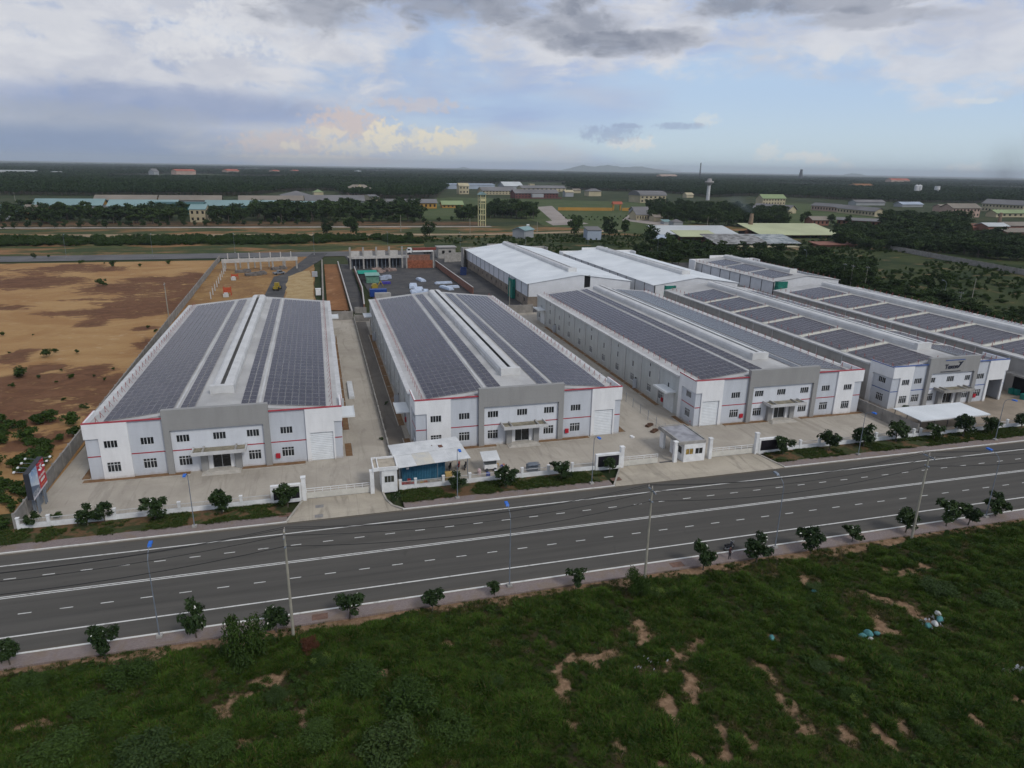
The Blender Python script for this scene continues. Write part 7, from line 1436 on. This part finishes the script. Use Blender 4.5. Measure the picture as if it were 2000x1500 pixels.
for i, (u, v) in enumerate(((1788, 380), (1794, 380))): p = G(u, v); hh = pxh(p, 14); tag(MB().cyl((0, 0, 0), (0, 0, hh), hh * .25, None, 12).cyl((0, 0, hh), (0, 0, hh * 1.12), hh * .25, hh * .05, 12).build('silo', M_WT, None, p), ('far pale silo in the right forest, left', 'far pale silo in the right forest, right')[i], 'silo', 'far silos')
p = G(1828, 381); hh = pxh(p, 14); st = thing('silo', 'far pale silo with wide top right of the pair', 'silo', p); MB().cyl((0, 0, 0), (0, 0, hh * .6), hh * .2, None, 10).build('shaft', M_WT, st); MB().cyl((0, 0, hh * .6), (0, 0, hh), hh * .32, hh * .28, 12).build('head', M_WT, st)
def mast(label, u, v, px, w, top):
    p = G(u, v); hh = pxh(p, px); r = thing('radio_mast', label, 'mast', p); 
    for a in range(3): MB().bar((math.cos(a * 2.1) * w, math.sin(a * 2.1) * w, 0), (math.cos(a * 2.1) * w * .3, math.sin(a * 2.1) * w * .3, hh), w * .12).build('leg', M_STEEL, r)
    m = MB()
    for k in range(10):
        f0, f1 = k / 10, (k + 1) / 10; w0, w1 = w * (1 - .7 * f0), w * (1 - .7 * f1)
        for a in range(3): m.bar((math.cos(a * 2.1) * w0, math.sin(a * 2.1) * w0, hh * f0), (math.cos((a + 1) * 2.1) * w1, math.sin((a + 1) * 2.1) * w1, hh * f1), w * .06)
    m.build('bracing', M_STEEL, r); MB().cyl((0, 0, hh * (1 - top)), (0, 0, hh), w * .55, None, 8).build('antenna', M_STEEL, r)
mast('thin far radio mast rising above the forest', 1366, 352, 30, 5, .2); mast('stocky far tower above the right forest', 1563, 351, 17, 16, .9)
for l, u, v, px in (('thin pole in the wood left of the kiln chimney', 1381, 447, 22), ('thin pole behind the lemon kiln shed', 1508, 444, 20), ('tall thin pole before the grey roofs', 783, 452, 30), ('tall thin pole right of the lattice tower', 1049, 455, 22), ('tall thin pole left of the lattice tower', 918, 457, 30), ('thin pole in the far left wood', 30, 393, 14)): p = G(u, v); pole(l, p.x, p.y, pxh(p, px), False, 'thin far poles', 1.3)
# hills on the horizon
def hills(name, u0, u1, prof, r, v0=326):
    m = MB(); n = 40; a0, a1 = azel(u0, v0)[0], azel(u1, v0)[0]; pts = []
    for j, (rr_, s) in enumerate(((r - 600, 0), (r, 1.0), (r + 600, 0))):
        for k in range(n + 1):
            f_ = k / n; a = a0 + (a1 - a0) * f_; hh = s * .72 * np.interp(f_, *zip(*prof)) * r / FPX * (1 + .06 * math.sin(k * 2.3)); pts.append((rr_ * math.sin(a), rr_ * math.cos(a), hh - 2))
    for j in range(2):
        for k in range(n): i = j * (n + 1) + k; m.poly([pts[i], pts[i + 1], pts[i + n + 2], pts[i + n + 1]])
    m.build(name, mat('hill_green', (.13, .16, .13), .9, .2, .001), smooth=True)['kind'] = 'structure'
hills('hills', 1085, 1330, [(0, 0), (.1, 5), (.22, 15), (.3, 11), (.42, 16), (.55, 11), (.68, 14), (.8, 8), (1, 0)], 20000); hills('hills', 885, 925, [(0, 0), (.5, 5), (1, 0)], 20000); hills('hills', 1640, 1700, [(0, 0), (.4, 6), (.7, 5), (1, 0)], 20000)

# ------------------------------------------------------------------ air
hz = MB().box(-30000, -400, -8, 34000, 30000, 240).build('haze', []); hz['kind'] = 'stuff'; hz['label'] = 'pale blue haze over the land'; hz.data.materials.clear()
m = bpy.data.materials.new('haze'); m.use_nodes = True; m.node_tree.nodes.clear(); pvn = m.node_tree.nodes.new('ShaderNodeVolumePrincipled'); pvn.inputs['Color'].default_value = (.84, .92, 1.0, 1); pvn.inputs['Density'].default_value = 5.5e-5; pvn.inputs['Anisotropy'].default_value = .0
mo = m.node_tree.nodes.new('ShaderNodeOutputMaterial'); m.node_tree.links.new(pvn.outputs[0], mo.inputs['Volume']); hz.data.materials.append(m)

def smoke(label, u, v, dist_px, w, h, col, dens, lean=0.0):
    """a plume as a closed body of uneven smoke"""
    p = G(u, dist_px); m = MB(); n = 14; R = 9; rings = []
    for j in range(R):
        f_ = j / (R - 1); r = w * (.25 + .75 * f_ ** .7) * (1 if j < R - 1 else .5); rings.append([(lean * f_ * w + r * math.cos(2 * PI * i / n), r * math.sin(2 * PI * i / n), h * f_) for i in range(n)])
    for j in range(R - 1):
        for i in range(n): m.poly([rings[j][i], rings[j][(i + 1) % n], rings[j + 1][(i + 1) % n], rings[j + 1][i]])
    m.poly(rings[0][::-1]); m.poly(rings[-1]); o = m.build('smoke', [], None, (p.x, p.y, v)); tag(o, label, 'smoke', kind='stuff'); o.data.materials.clear()
    q = bpy.data.materials.new('smoke'); q.use_nodes = True; t = NT(q.node_tree); t.n.clear(); pv = t.new('ShaderNodeVolumePrincipled'); pv.inputs['Color'].default_value = (*col, 1)
    oc = t.new('ShaderNodeTexCoord').outputs['Object']; x, y, z = t.sep(oc); ns = t.noise(oc, 2.6 / w, 5, .6, .6)
    ff = t.m('DIVIDE', z, h); rad = t.add(w * .25, t.mul(t.m('POWER', t.m('MAXIMUM', ff, .001), .7), w * .75)); cx_ = t.sub(x, t.mul(ff, lean * w)); rr_ = t.m('DIVIDE', t.m('SQRT', t.add(t.mul(cx_, cx_), t.mul(y, y))), rad)
    d = t.mul(t.ss(t.add(rr_, t.mul(t.sub(ns, .5), 1.8)), 1.0, -.1), t.ss(ff, 1.0, .25), t.ss(ff, .0, .08)); t.put(pv.inputs['Density'], t.mul(d, dens))
    mo = t.new('ShaderNodeOutputMaterial'); t.l.new(pv.outputs[0], mo.inputs['Volume']); o.data.materials.append(q)
smoke('dark smoke drifting up at the right horizon', 1945, 2, 384, 95, 150, (.14, .15, .17), .0040, .3)
p = G(1463, 457); hh = pxh(p, 36)
smoke('thin blue smoke drifting left from the kiln chimney', 1463, hh, 457, 14, 16, (.5, .58, .7), .02, -1.6)
